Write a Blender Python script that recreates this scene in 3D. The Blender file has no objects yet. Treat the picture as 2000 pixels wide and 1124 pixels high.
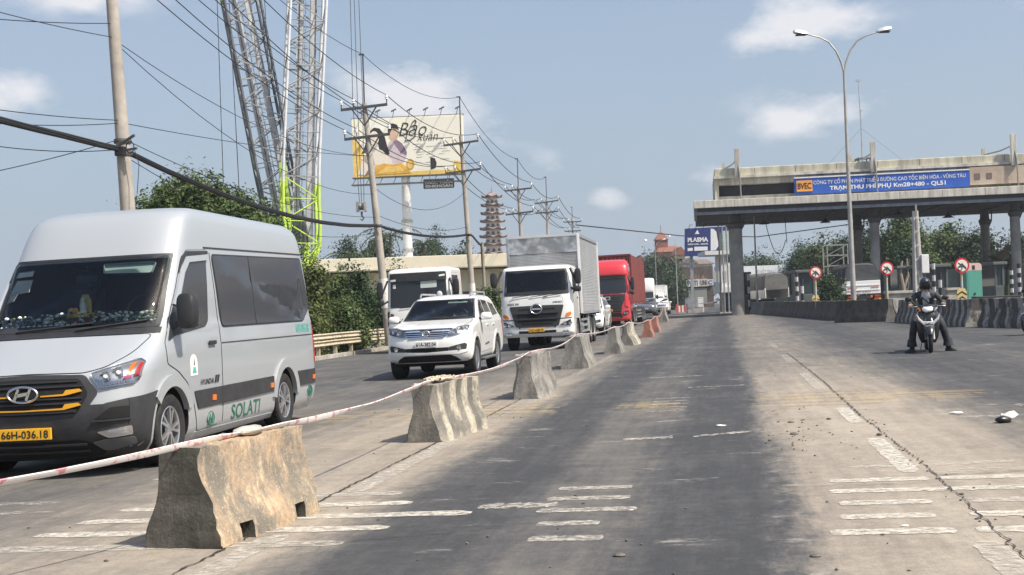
import bpy, bmesh, math, random
from mathutils import Vector, Matrix, noise
from mathutils.bvhtree import BVHTree
from mathutils.geometry import tessellate_polygon
PI = math.pi
R = math.radians
rng = random.Random(11)
scene = bpy.context.scene
C = scene.collection

# ---------------------------------------------------------------- camera
EYE = 1.38          # eye height above the road
FPX = 2400.0        # focal length in pixels of the 2000 px wide photograph
PIT, ROL, TILT = 0.0178, 0.035, 0.018     # pitch up, roll, cross fall of the road
r0 = Vector((1, 0, 0)); fw = Vector((0, math.cos(PIT), math.sin(PIT))); u0 = Vector((0, -math.sin(PIT), math.cos(PIT)))
cr = r0*math.cos(ROL) - u0*math.sin(ROL)
cu = u0*math.cos(ROL) + r0*math.sin(ROL)
cam_d = bpy.data.cameras.new('camera')
cam = bpy.data.objects.new('camera', cam_d); C.objects.link(cam)
m = Matrix((cr, cu, -fw)).transposed().to_4x4(); m.translation = Vector((0, 0, EYE))
cam.matrix_world = m
cam_d.sensor_width = 36.0; cam_d.lens = 36.0*FPX/2000.0
cam_d.clip_start = 0.1; cam_d.clip_end = 6000
scene.camera = cam

# ---------------------------------------------------------------- light
SUN_EL, SUN_AZ = R(54), R(-31)            # azimuth measured from +X towards +Y: sun on the right, a little behind the camera
sd = Vector((math.cos(SUN_EL)*math.cos(SUN_AZ), math.cos(SUN_EL)*math.sin(SUN_AZ), math.sin(SUN_EL)))
sl = bpy.data.lights.new('sun', 'SUN'); sl.energy = 3.9; sl.angle = R(0.6); sl.color = (1.0, 0.925, 0.80)
so = bpy.data.objects.new('sun', sl); C.objects.link(so); so.rotation_euler = sd.to_track_quat('Z', 'Y').to_euler()
so.location = (40, -20, 60)
world = bpy.data.worlds.new('World'); scene.world = world; world.use_nodes = True
wn, wl = world.node_tree.nodes, world.node_tree.links
for n_ in list(wn): wn.remove(n_)
def wnode(t, **k):
    n = wn.new(t)
    for a, b in k.items(): setattr(n, a, b)
    return n
def wmath(op, a, b=None, clamp=False):
    n = wnode('ShaderNodeMath', operation=op); n.use_clamp = clamp
    for i, x in enumerate((a, b)):
        if x is None: continue
        if isinstance(x, (int, float)): n.inputs[i].default_value = x
        else: wl.new(x, n.inputs[i])
    return n.outputs[0]
sky = wnode('ShaderNodeTexSky', sky_type='NISHITA')
sky.sun_disc = False; sky.sun_elevation = SUN_EL; sky.sun_rotation = PI/2 - SUN_AZ
sky.air_density = 1.0; sky.dust_density = 3.2; sky.ozone_density = 1.6; sky.altitude = 10
tc = wnode('ShaderNodeTexCoord'); sx = wnode('ShaderNodeSeparateXYZ'); wl.new(tc.outputs['Generated'], sx.inputs[0])
# soft fair-weather clouds: a few heaps (azimuth, elevation, half sizes, weight) and thin veils everywhere
az = wmath('ARCTAN2', sx.outputs[0], sx.outputs[1]); el = wmath('ARCSINE', sx.outputs[2])
no = wnode('ShaderNodeTexNoise'); no.inputs['Scale'].default_value = 11; no.inputs['Detail'].default_value = 7; no.inputs['Roughness'].default_value = 0.62
no2 = wnode('ShaderNodeTexNoise'); no2.inputs['Scale'].default_value = 2.1; no2.inputs['Detail'].default_value = 4
mp = wnode('ShaderNodeMapping'); mp.inputs['Scale'].default_value = (1, 1, 2.0); wl.new(tc.outputs['Generated'], mp.inputs[0])
wl.new(mp.outputs[0], no.inputs['Vector']); wl.new(mp.outputs[0], no2.inputs['Vector'])
tot = None
CLOUDS = [(-.082, .180, .050, .021, 1.1), (-.030, .150, .05, .02, .6), (.240, .216, .050, .019, 1.15), (.262, .148, .056, .017, 1.05), (.195, .204, .035, .010, .7), (.225, .138, .03, .010, .6), (-.39, .178, .035, .018, .95), (.082, .088, .022, .011, .95), (-.33, .252, .05, .016, .8), (.40, .21, .012, .01, .4), (.036, .118, .025, .012, .55), (.165, .10, .03, .012, .6),
          (.75, .22, .08, .03, .9), (-.8, .24, .09, .03, .9), (1.4, .3, .12, .04, .8), (-1.5, .26, .1, .04, .8), (2.3, .25, .1, .03, .9), (-2.4, .3, .12, .04, .9), (3.0, .2, .08, .03, .8)]
for (a0, e0, sa, se, wt) in CLOUDS:
    da = wmath('DIVIDE', wmath('SUBTRACT', az, a0), sa); de = wmath('DIVIDE', wmath('SUBTRACT', el, e0), se)
    d2 = wmath('ADD', wmath('POWER', wmath('ABSOLUTE', da), 2.0), wmath('POWER', wmath('ABSOLUTE', de), 2.0))
    g = wmath('MULTIPLY', wmath('EXPONENT', wmath('MULTIPLY', d2, -.8)), wt)
    tot = g if tot is None else wmath('ADD', tot, g)
puff = wmath('MULTIPLY', wmath('SUBTRACT', wmath('ADD', tot, wmath('MULTIPLY', no.outputs[0], 3.2)), 1.98), 1.25, True)
puff = wmath('MULTIPLY', puff, wmath('MULTIPLY', tot, 2.0, True))
veil = wmath('MULTIPLY', wmath('SUBTRACT', no2.outputs[0], 0.42), 0.55, True)
cover = wmath('ADD', wmath('MULTIPLY', puff, 0.78), wmath('MULTIPLY', veil, 0.30), True)
hz = wmath('POWER', wmath('SUBTRACT', 1.0, wmath('ABSOLUTE', sx.outputs[2]), True), 2.2)     # greyer towards the horizon
mixh = wnode('ShaderNodeMix', data_type='RGBA'); wl.new(wmath('MULTIPLY', hz, 0.92), mixh.inputs[0])
wl.new(sky.outputs[0], mixh.inputs[6]); mixh.inputs[7].default_value = (2.42, 2.98, 3.65, 1)
mixc = wnode('ShaderNodeMix', data_type='RGBA'); wl.new(cover, mixc.inputs[0])
wl.new(mixh.outputs[2], mixc.inputs[6]); mixc.inputs[7].default_value = (5.6, 5.5, 5.6, 1)
bg = wnode('ShaderNodeBackground'); bg.inputs[1].default_value = 0.108
wo = wnode('ShaderNodeOutputWorld'); wl.new(mixc.outputs[2], bg.inputs[0]); wl.new(bg.outputs[0], wo.inputs[0])
scene.view_settings.view_transform = 'Standard'; scene.view_settings.look = 'None'
scene.view_settings.exposure = 0.66; scene.view_settings.gamma = 1.0; scene.view_settings.use_curve_mapping = False
scene.cycles.max_bounces = 6; scene.cycles.transparent_max_bounces = 12; scene.cycles.caustics_reflective = False; scene.cycles.caustics_refractive = False

# ---------------------------------------------------------------- places
YAW = R(9.7)
UD = Vector((math.sin(YAW), math.cos(YAW), 0)); VD = Vector((math.cos(YAW), -math.sin(YAW), 0))
def gz(x, y=0):
    return TILT*max(-30.0, min(45.0, x))
def ray(px, py): return fw + cr*((px-1000)/FPX) + cu*((562-py)/FPX)
def P(px, py, Y):                      # a point at depth Y on the sight line through a place in the photograph
    d = ray(px, py); return Vector((0, 0, EYE)) + d*(Y/d.y)
def G(px, py):                         # where that sight line meets the road
    d = ray(px, py); return Vector((0, 0, EYE)) + d*(EYE/(TILT*d.x - d.z))
def RD(lat, s, h=0.0):                 # road coordinates: metres to the right, metres along
    p = VD*lat + UD*s; return Vector((p.x, p.y, gz(p.x) + h))
def at(px, Y, h=0.0):                  # on the ground below column px at depth Y
    x = P(px, 600, Y).x; return Vector((x, Y, gz(x) + h))
def zat(px, py, Y): return P(px, py, Y).z

# ---------------------------------------------------------------- materials
MATS = {}
def hexc(r, g, b): return (r, g, b, 1)
def mat(name, col=(.5, .5, .5), rough=.6, metal=0.0, var=0.0, vscale=3.0, col2=None, bump=0.0, bscale=30.0, coat=0.0, spec=None, alpha=None, emit=0.0, sub=None, detail=5.0, thr=(.35, .65), st=None):
    if name in MATS: return MATS[name]
    M = bpy.data.materials.new(name); M.use_nodes = True
    n, l = M.node_tree.nodes, M.node_tree.links
    b = n['Principled BSDF']
    b.inputs['Base Color'].default_value = (*col, 1); b.inputs['Roughness'].default_value = rough; b.inputs['Metallic'].default_value = metal
    if coat: b.inputs['Coat Weight'].default_value = coat; b.inputs['Coat Roughness'].default_value = .04
    if spec is not None: b.inputs['Specular IOR Level'].default_value = spec
    if emit: b.inputs['Emission Color'].default_value = (*col, 1); b.inputs['Emission Strength'].default_value = emit
    if var or col2 or bump:
        t = n.new('ShaderNodeTexCoord')
    if var or col2:
        nz = n.new('ShaderNodeTexNoise'); nz.inputs['Scale'].default_value = vscale; nz.inputs['Detail'].default_value = detail; nz.inputs['Roughness'].default_value = .65
        if st:
            mp_ = n.new('ShaderNodeMapping'); mp_.inputs['Scale'].default_value = st; l.new(t.outputs['Object'], mp_.inputs[0]); l.new(mp_.outputs[0], nz.inputs['Vector'])
        else: l.new(t.outputs['Object'], nz.inputs['Vector'])
        rp = n.new('ShaderNodeValToRGB'); l.new(nz.outputs[0], rp.inputs[0])
        c2 = col2 or tuple(min(1, c*(1-var)) for c in col)
        c1 = col if col2 else tuple(min(1, c*(1+var)) for c in col)
        rp.color_ramp.elements[0].position = thr[0]; rp.color_ramp.elements[1].position = thr[1]
        rp.color_ramp.elements[0].color = (*c2, 1); rp.color_ramp.elements[1].color = (*c1, 1)
        l.new(rp.outputs[0], b.inputs['Base Color'])
        mr = n.new('ShaderNodeMapRange'); l.new(nz.outputs[0], mr.inputs[0]); mr.inputs[3].default_value = min(1, rough*1.2); mr.inputs[4].default_value = rough*.85
        l.new(mr.outputs[0], b.inputs['Roughness'])
    if bump:
        nb = n.new('ShaderNodeTexNoise'); nb.inputs['Scale'].default_value = bscale; nb.inputs['Detail'].default_value = 6
        l.new(t.outputs['Object'], nb.inputs['Vector'])
        bp = n.new('ShaderNodeBump'); bp.inputs['Strength'].default_value = bump; bp.inputs['Distance'].default_value = .02
        l.new(nb.outputs[0], bp.inputs['Height']); l.new(bp.outputs[0], b.inputs['Normal'])
    MATS[name] = M; return M
def paint(name, col, dust=.25, rough=.22, metal=0.0):
    """vehicle paint: glossy coat, road dust gathering low on the body and in blotches"""
    if name in MATS: return MATS[name]
    M = mat(name, col, rough, metal, coat=.85)
    n, l = M.node_tree.nodes, M.node_tree.links; b = n['Principled BSDF']
    t = n.new('ShaderNodeTexCoord'); s = n.new('ShaderNodeSeparateXYZ'); l.new(t.outputs['Object'], s.inputs[0])
    nz = n.new('ShaderNodeTexNoise'); nz.inputs['Scale'].default_value = 2.4; nz.inputs['Detail'].default_value = 7; l.new(t.outputs['Object'], nz.inputs['Vector'])
    mr = n.new('ShaderNodeMapRange'); l.new(s.outputs[2], mr.inputs[0]); mr.inputs[1].default_value = .2; mr.inputs[2].default_value = 1.3; mr.inputs[3].default_value = dust*1.7; mr.inputs[4].default_value = dust*.35
    mm = n.new('ShaderNodeMath'); mm.operation = 'MULTIPLY'; l.new(mr.outputs[0], mm.inputs[0]); l.new(nz.outputs[0], mm.inputs[1])
    mx = n.new('ShaderNodeMix'); mx.data_type = 'RGBA'; l.new(mm.outputs[0], mx.inputs[0]); mx.inputs[6].default_value = (*col, 1); mx.inputs[7].default_value = (.33, .28, .22, 1)
    l.new(mx.outputs[2], b.inputs['Base Color'])
    m2 = n.new('ShaderNodeMath'); m2.operation = 'MULTIPLY_ADD'; l.new(mm.outputs[0], m2.inputs[0]); m2.inputs[1].default_value = .9; m2.inputs[2].default_value = rough; l.new(m2.outputs[0], b.inputs['Roughness'])
    return M
def glassmat(name, tint=(.25, .3, .3), rough=.02, refl=1.0):
    if name in MATS: return MATS[name]
    M = bpy.data.materials.new(name); M.use_nodes = True
    n, l = M.node_tree.nodes, M.node_tree.links
    for x in list(n): n.remove(x)
    o = n.new('ShaderNodeOutputMaterial'); t = n.new('ShaderNodeBsdfTransparent'); t.inputs[0].default_value = (*tint, 1)
    g = n.new('ShaderNodeBsdfGlossy'); g.inputs['Roughness'].default_value = rough; g.inputs[0].default_value = (refl, refl, refl, 1)
    f = n.new('ShaderNodeFresnel'); f.inputs[0].default_value = 1.5
    mx = n.new('ShaderNodeMixShader'); l.new(f.outputs[0], mx.inputs[0]); l.new(t.outputs[0], mx.inputs[1]); l.new(g.outputs[0], mx.inputs[2]); l.new(mx.outputs[0], o.inputs[0])
    MATS[name] = M; return M
def leafmat(name, c1, c2, trans=.25):
    if name in MATS: return MATS[name]
    M = bpy.data.materials.new(name); M.use_nodes = True
    n, l = M.node_tree.nodes, M.node_tree.links; b = n['Principled BSDF']; o = n['Material Output']
    ge = n.new('ShaderNodeNewGeometry'); t = n.new('ShaderNodeTexCoord')
    nz = n.new('ShaderNodeTexNoise'); nz.inputs['Scale'].default_value = .9; nz.inputs['Detail'].default_value = 3; l.new(t.outputs['Object'], nz.inputs['Vector'])
    ad = n.new('ShaderNodeMath'); ad.operation = 'MULTIPLY_ADD'; l.new(ge.outputs['Random Per Island'], ad.inputs[0]); ad.inputs[1].default_value = .55; ad.inputs[2].default_value = -.27
    a2 = n.new('ShaderNodeMath'); l.new(ad.outputs[0], a2.inputs[0]); l.new(nz.outputs[0], a2.inputs[1])
    rp = n.new('ShaderNodeValToRGB'); l.new(a2.outputs[0], rp.inputs[0])
    rp.color_ramp.elements[0].position = .25; rp.color_ramp.elements[1].position = .8
    rp.color_ramp.elements[0].color = (*c1, 1); rp.color_ramp.elements[1].color = (*c2, 1)
    l.new(rp.outputs[0], b.inputs['Base Color']); b.inputs['Roughness'].default_value = .55; b.inputs['Specular IOR Level'].default_value = .3
    tr = n.new('ShaderNodeBsdfTranslucent'); l.new(rp.outputs[0], tr.inputs[0])
    mx = n.new('ShaderNodeMixShader'); mx.inputs[0].default_value = trans; l.new(b.outputs[0], mx.inputs[1]); l.new(tr.outputs[0], mx.inputs[2]); l.new(mx.outputs[0], o.inputs[0])
    MATS[name] = M; return M

WHITE = paint('white_paint', (.82, .82, .80), .12)
TRUCKWHITE = paint('truck_white_paint', (.80, .795, .77), .14, .3)
SILVER = paint('silver_paint', (.375, .405, .435), .24, .45, .14)
RED = paint('red_paint', (.62, .025, .035), .2, .25)
GREYCAR = paint('grey_paint', (.10, .105, .115), .3)
BLACKP = mat('black_plastic', (.022, .023, .025), .5, var=.3, vscale=6)
GREYP = mat('grey_plastic', (.032, .033, .036), .55, var=.25, vscale=5)
DARK = mat('dark_void', (.008, .008, .009), .9)
RUBBER = mat('rubber', (.020, .020, .021), .85, var=.35, vscale=9, bump=.3, bscale=60)
CHROME = mat('chrome', (.75, .76, .78), .14, 1.0)
ALLOY = mat('alloy', (.55, .56, .58), .3, .85, var=.2)
STEEL = mat('galvanised_steel', (.42, .43, .44), .45, .6, var=.25, vscale=4)
TINT = mat('tinted_glass', (.020, .022, .026), .06, spec=.6)
SMOKE = mat('smoked_glass', (.042, .045, .052), .14, spec=.4)
SCREEN = glassmat('windscreen_glass', (.64, .72, .72))
LENS = glassmat('lamp_lens', (.85, .88, .9), .05)
YELLOW = mat('plate_yellow', (.80, .42, .02), .5, var=.08)
PLATEW = mat('plate_white', (.75, .75, .72), .5, var=.1)
INK = mat('black_ink', (.012, .012, .012), .6)
GOLD = mat('gold_trim', (.75, .36, .02), .35, .3)
AMBER = mat('amber_lens', (.72, .18, .015), .2)
REDL = mat('red_lens', (.5, .015, .012), .25)
WHITEP = mat('white_plastic', (.72, .72, .70), .5, var=.08)
CONC = mat('concrete', (.40, .375, .33), .9, var=.28, vscale=1.6, bump=.35, bscale=14)
CONCD = mat('dark_concrete', (.17, .165, .155), .9, var=.35, vscale=.8, bump=.3, bscale=9)

# ---------------------------------------------------------------- mesh building
class MB:
    def __init__(s): s.v = []; s.f = []; s.mi = []; s.k = 0
    def add(s, vs, fs):
        o = len(s.v); s.v += [tuple(x) for x in vs]; s.f += [[i+o for i in f] for f in fs]; s.mi += [s.k]*len(fs); return s
    def use(s, k): s.k = k; return s
    def box(s, lo, hi, M=None):
        (a, b, c), (d, e, f) = lo, hi
        vs = [Vector(p) for p in ((a, b, c), (d, b, c), (d, e, c), (a, e, c), (a, b, f), (d, b, f), (d, e, f), (a, e, f))]
        if M is not None: vs = [M @ p for p in vs]
        return s.add(vs, [(0, 3, 2, 1), (4, 5, 6, 7), (0, 1, 5, 4), (1, 2, 6, 5), (2, 3, 7, 6), (3, 0, 4, 7)])
    def bar(s, a, b, w, h=None, up=(0, 0, 1)):
        a, b = Vector(a), Vector(b); h = h or w; d = (b-a)
        if d.length < 1e-6: return s
        d.normalize(); x = d.cross(Vector(up))
        if x.length < 1e-3: x = d.cross(Vector((0, 1, 0)))
        x.normalize(); z = x.cross(d)
        vs = [p + x*sx*w/2 + z*sz*h/2 for p in (a, b) for sx, sz in ((-1, -1), (1, -1), (1, 1), (-1, 1))]
        return s.add(vs, [(0, 1, 2, 3), (7, 6, 5, 4), (0, 4, 5, 1), (1, 5, 6, 2), (2, 6, 7, 3), (3, 7, 4, 0)])
    def loft(s, rings, close=True, caps=True):
        n = len(rings[0]); vs = [p for r in rings for p in r]; fs = []
        for i in range(len(rings)-1):
            for j in range(n if close else n-1):
                k = (j+1) % n; fs.append((i*n+j, i*n+k, (i+1)*n+k, (i+1)*n+j))
        if caps: fs.append(tuple(reversed(range(n)))); fs.append(tuple(range((len(rings)-1)*n, len(rings)*n)))
        return s.add(vs, fs)
    def tube(s, pts, r, n=6, caps=True):
        pts = [Vector(p) for p in pts]; rr = r if isinstance(r, (list, tuple)) else [r]*len(pts); rings = []; px = None
        for i, p in enumerate(pts):
            d = pts[min(i+1, len(pts)-1)] - pts[max(i-1, 0)]
            if d.length < 1e-9: d = Vector((0, 0, 1))
            d.normalize()
            x = (px - d*px.dot(d)) if px is not None else d.cross(Vector((0, 0, 1)))
            if x.length < 1e-3: x = d.cross(Vector((0, 1, 0)))
            if x.length < 1e-3: x = Vector((1, 0, 0))
            x.normalize(); px = x; y = d.cross(x)
            rings.append([p + (x*math.cos(2*PI*j/n) + y*math.sin(2*PI*j/n))*rr[i] for j in range(n)])
        return s.loft(rings, True, caps)
    def prism(s, poly, lo, hi, ax='y', M=None):
        def q(a, b, c):
            v = Vector({'y': (a, c, b), 'x': (c, a, b), 'z': (a, b, c)}[ax]); return M @ v if M is not None else v
        n = len(poly)
        vs = [q(a, b, lo) for a, b in poly] + [q(a, b, hi) for a, b in poly]
        fs = [(i, (i+1) % n, n+(i+1) % n, n+i) for i in range(n)]
        tri = tessellate_polygon([[Vector((a, b, 0)) for a, b in poly]])
        fs += [tuple(t) for t in tri] + [tuple(n+i for i in reversed(t)) for t in tri]
        return s.add(vs, fs)
    def lathe(s, prof, n=16, M=None, caps=False):
        rings = []
        for r, z in prof:
            rg = [Vector((r*math.cos(2*PI*j/n), r*math.sin(2*PI*j/n), z)) for j in range(n)]
            rings.append([M @ p for p in rg] if M is not None else rg)
        return s.loft(rings, True, caps)
    def ball(s, c, r, n=8, m=5, sq=(1, 1, 1)):
        prof = [(max(1e-4, math.sin(PI*i/m)), -math.cos(PI*i/m)) for i in range(m+1)]
        M = Matrix.Translation(c) @ Matrix.Diagonal((r*sq[0], r*sq[1], r*sq[2], 1)); return s.lathe(prof, n, M)
    def quad(s, a, b, c, d): return s.add([a, b, c, d], [(0, 1, 2, 3)])
    def mesh(s, name, mats, smooth=30, fix=True):
        me = bpy.data.meshes.new(name); me.from_pydata(s.v, [], s.f); 
        for mm in (mats if isinstance(mats, (list, tuple)) else [mats]): me.materials.append(mm)
        if max(s.mi, default=0): me.polygons.foreach_set('material_index', s.mi)
        if fix:
            b = bmesh.new(); b.from_mesh(me); bmesh.ops.recalc_face_normals(b, faces=b.faces[:]); b.to_mesh(me); b.free()
        if smooth: shade(me, smooth)
        me.update(); return me
    def build(s, name, mats, parent=None, smooth=30, fix=True, bevel=0, loc=None, rot=None):
        return link(name, s.mesh(name, mats, smooth, fix), parent, bevel, loc, rot)
def shade(me, deg=30):
    me.polygons.foreach_set('use_smooth', [True]*len(me.polygons)); me.set_sharp_from_angle(angle=R(deg))
def link(name, me, parent=None, bevel=0, loc=None, rot=None):
    o = bpy.data.objects.new(name, me); C.objects.link(o)
    if parent is not None: o.parent = parent
    if loc is not None: o.location = loc
    if rot is not None: o.rotation_euler = rot
    if bevel:
        b = o.modifiers.new('bevel', 'BEVEL'); b.width = bevel; b.segments = 2; b.limit_method = 'ANGLE'; b.angle_limit = R(40)
    return o
def tag(o, label=None, cat=None, group=None, kind=None):
    if label: o['label'] = label
    if cat: o['category'] = cat
    if group: o['group'] = group
    if kind: o['kind'] = kind
    return o
def thing(name, label, cat, loc=(0, 0, 0), hd=0.0, group=None, tilt=True):
    """an Empty on the ground; local x right, y away from its front, z up; hd = heading in degrees to the right"""
    o = bpy.data.objects.new(name, None); C.objects.link(o); o.empty_display_size = .3
    a = R(hd); k = TILT if tilt else 0
    y = Vector((math.sin(a), math.cos(a), k*math.sin(a))).normalized(); x = Vector((math.cos(a), -math.sin(a), k*math.cos(a))).normalized(); z = x.cross(y)
    M = Matrix((x, y, z)).transposed().to_4x4(); M.translation = Vector(loc); o.matrix_world = M
    return tag(o, label, cat, group)
def copy_tree(o, parent=None):
    c = o.copy(); C.objects.link(c)
    if parent is not None: c.parent = parent
    for ch in list(o.children): copy_tree(ch, c)
    return c
def place(o, loc, hd=0.0, scale=1.0, tilt=True):
    a = R(hd); k = TILT if tilt else 0
    y = Vector((math.sin(a), math.cos(a), k*math.sin(a))).normalized(); x = Vector((math.cos(a), -math.sin(a), k*math.cos(a))).normalized(); z = x.cross(y)
    M = Matrix((x*scale, y*scale, z*scale)).transposed().to_4x4(); M.translation = Vector(loc); o.matrix_world = M
def pchip(xs, ys, x):
    n = len(xs)
    if x <= xs[0]: return ys[0]
    if x >= xs[-1]: return ys[-1]
    d = [(ys[i+1]-ys[i])/(xs[i+1]-xs[i]) for i in range(n-1)]
    i = max(k for k in range(n-1) if xs[k] <= x); h = xs[i+1]-xs[i]
    def sl(k):
        if k == 0: return d[0]
        if k == n-1: return d[-1]
        return 0 if d[k-1]*d[k] <= 0 else 2*d[k-1]*d[k]/(d[k-1]+d[k])
    t = (x-xs[i])/h; a, b = sl(i)*h, sl(i+1)*h
    return (2*t**3-3*t*t+1)*ys[i] + (t**3-2*t*t+t)*a + (-2*t**3+3*t*t)*ys[i+1] + (t**3-t*t)*b

# ---------------------------------------------------------------- vehicle bodies: horizontal rings, then patches laid on the skin
def ring(z, yf, hw, df, nf, yr, dr, nr, ny=14, nq=12):
    """closed outline at height z; front faces -y; superelliptic corners"""
    pts = []
    for i in range(nq+1):                         # from the right side to the front centre
        t = PI/2*i/nq; pts.append((hw*math.cos(t)**(2/nf), yf+df-df*math.sin(t)**(2/nf)))
    fr = pts + [(-x, y) for x, y in reversed(pts[:-1])]
    pts = []
    for i in range(nq+1):
        t = PI/2*i/nq; pts.append((hw*math.cos(t)**(2/nr), yr-dr+dr*math.sin(t)**(2/nr)))
    re = [(-x, y) for x, y in pts] + [(x, y) for x, y in reversed(pts[:-1])]
    y0, y1 = yf+df, yr-dr
    left = [(-hw, y0+(y1-y0)*k/ny) for k in range(1, ny)]; right = [(hw, y1+(y0-y1)*k/ny) for k in range(1, ny)]
    return [Vector((x, y, z)) for x, y in fr+left+re+right]
def hull(keys, nz=46):
    """keys: rows (z, yf, hw, df, nf, yr, dr, nr)"""
    zs = [k[0] for k in keys]; out = []
    lv = sorted(set([zs[0]+(zs[-1]-zs[0])*i/nz for i in range(nz+1)] + zs))
    for z in lv:
        out.append(ring(z, *[pchip(zs, [k[j] for k in keys], z) for j in range(1, 8)]))
    return MB().loft(out)
def cut(me, cutters, mats_pick=None):
    """boolean difference; the cut faces take material index 1"""
    b = bmesh.new(); b.from_mesh(me); bmesh.ops.triangulate(b, faces=b.faces[:]); b.to_mesh(me); b.free()
    me.materials.append(DARK); base = bpy.data.objects.new('tmp', me); C.objects.link(base); tmp = [base]
    for mb in cutters:
        cm = mb.mesh('cutter', DARK, 0); co = bpy.data.objects.new('tmpc', cm); C.objects.link(co); tmp.append(co)
        cm.materials.clear(); cm.materials.append(me.materials[0]); cm.materials.append(DARK)
        for pl_ in cm.polygons: pl_.material_index = 1
        mo = base.modifiers.new('b', 'BOOLEAN'); mo.operation = 'DIFFERENCE'; mo.solver = 'EXACT'; mo.object = co
    dg = bpy.context.evaluated_depsgraph_get(); dg.update()
    res = bpy.data.meshes.new_from_object(base.evaluated_get(dg), depsgraph=dg)
    for o in tmp: bpy.data.objects.remove(o)
    return res
def rpoly(pts, r=.03, n=4):
    out = []; k = len(pts)
    for i in range(k):
        p, a, b = Vector(pts[i]).to_2d(), Vector(pts[i-1]).to_2d(), Vector(pts[(i+1) % k]).to_2d()
        rr = min(r, (a-p).length*.45, (b-p).length*.45); s, e = p+(a-p).normalized()*rr, p+(b-p).normalized()*rr
        for j in range(n+1):
            t = j/n; q = s*(1-t)**2 + p*2*t*(1-t) + e*t*t; out.append((q.x, q.y))
    return out
AX = {'F': (lambda a, b: Vector((a, -20, b)), Vector((0, 1, 0))), 'R': (lambda a, b: Vector((a, 20, b)), Vector((0, -1, 0))),
      'S': (lambda a, b: Vector((20, a, b)), Vector((-1, 0, 0))), 'L': (lambda a, b: Vector((-20, a, b)), Vector((1, 0, 0))), 'T': (lambda a, b: Vector((a, b, 20)), Vector((0, 0, -1)))}
def patch(bvh, poly, ax, name, mt, parent, off=.006, step=.12, rim=.02, smooth=35, relax=0):
    """a panel cut to a 2-D outline and laid on a body, standing off its skin, with a rim down to it"""
    b = bmesh.new(); b.faces.new([b.verts.new((x, y, 0)) for x, y in poly])
    bmesh.ops.triangulate(b, faces=b.faces[:])
    for k in (0, 1):
        lo, hi = min(p[k] for p in poly), max(p[k] for p in poly); c = math.ceil(lo/step)*step
        while c < hi:
            co = Vector((0, 0, 0)); co[k] = c; no_ = Vector((0, 0, 0)); no_[k] = 1
            bmesh.ops.bisect_plane(b, geom=b.verts[:]+b.edges[:]+b.faces[:], plane_co=co, plane_no=no_, dist=1e-5); c += step
    b.verts.index_update(); b.verts.ensure_lookup_table(); f0, d = AX[ax]; top = []; low = []
    for v in b.verts:
        h, nn, _, _ = bvh.ray_cast(f0(v.co.x, v.co.y), d)
        if h is None:
            h, nn, _, _ = bvh.find_nearest(f0(v.co.x, v.co.y)+d*(20-.9))
        if nn.dot(d) > 0: nn = -nn
        nn = (nn*.5 - d*.5).normalized()
        top.append(h+nn*off); low.append(h-nn*rim)
    if relax:      # even out the facets of the body skin so that reflections run smoothly
        inn = [(v.index, [e.other_vert(v).index for e in v.link_edges]) for v in b.verts if not v.is_boundary]; k = 1 if ax in 'FR' else 0
        for _ in range(relax):
            new = {i: sum(top[j][k] for j in nb)/len(nb) for i, nb in inn}
            for i, z in new.items(): top[i] = Vector([z if q == k else top[i][q] for q in range(3)])
    fs = [[v.index for v in f.verts] for f in b.faces]; be = [(e.verts[0].index, e.verts[1].index) for e in b.edges if len(e.link_faces) == 1]; b.free()
    n = len(top); mb = MB(); mb.add(top+low, fs + [(i, j, n+j, n+i) for i, j in be])
    return mb.build(name, mt, parent, smooth)
_FONT = {}
def text2d(s, size=1.0, bold=0.0, sp=1.0, shear=0.0, align='CENTER'):
    """outline text as flat triangles: (list of 2-D points, faces)"""
    cu_ = bpy.data.curves.new('t', 'FONT'); cu_.body = s; cu_.size = size; cu_.align_x = align; cu_.align_y = 'CENTER'; cu_.offset = bold; cu_.space_character = sp; cu_.shear = shear; cu_.resolution_u = 3
    o = bpy.data.objects.new('t', cu_); C.objects.link(o); dg = bpy.context.evaluated_depsgraph_get(); dg.update()
    me = bpy.data.meshes.new_from_object(o.evaluated_get(dg), depsgraph=dg)
    vs = [(v.co.x, v.co.y) for v in me.vertices]; fs = [tuple(p.vertices) for p in me.polygons]
    bpy.data.objects.remove(o); bpy.data.meshes.remove(me); return vs, fs
def textfit(s, w, h, **k):
    vs, fs = text2d(s, 1.0, **k)
    if not vs: return vs, fs
    x0, x1 = min(v[0] for v in vs), max(v[0] for v in vs); y0, y1 = min(v[1] for v in vs), max(v[1] for v in vs)
    return [((x-(x0+x1)/2)*w/(x1-x0), (y-(y0+y1)/2)*h/(y1-y0)) for x, y in vs], fs
def text_on(bvh, s, ax, c, w, h, name, mt, parent, off=.012, flip=False, **k):
    vs, fs = textfit(s, w, h, **k); f0, d = AX[ax]; out = []
    for x, y in vs:
        p, nn, _, _ = bvh.ray_cast(f0(c[0]+(-x if flip else x), c[1]+y), d)
        if p is None: p = f0(c[0]+x, c[1]+y)+d*19
        out.append(p-d*off)
    return MB().add(out, fs).build(name, mt, parent, 0, False)
def text_flat(s, w, h, name, mt, parent=None, loc=(0, 0, 0), off=0.0, **k):
    """lettering in the xz plane facing -y"""
    vs, fs = textfit(s, w, h, **k); L = Vector(loc)
    return MB().add([L+Vector((x, -off, y)) for x, y in vs], fs).build(name, mt, parent, 0, False)
WHEELS = {}
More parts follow.
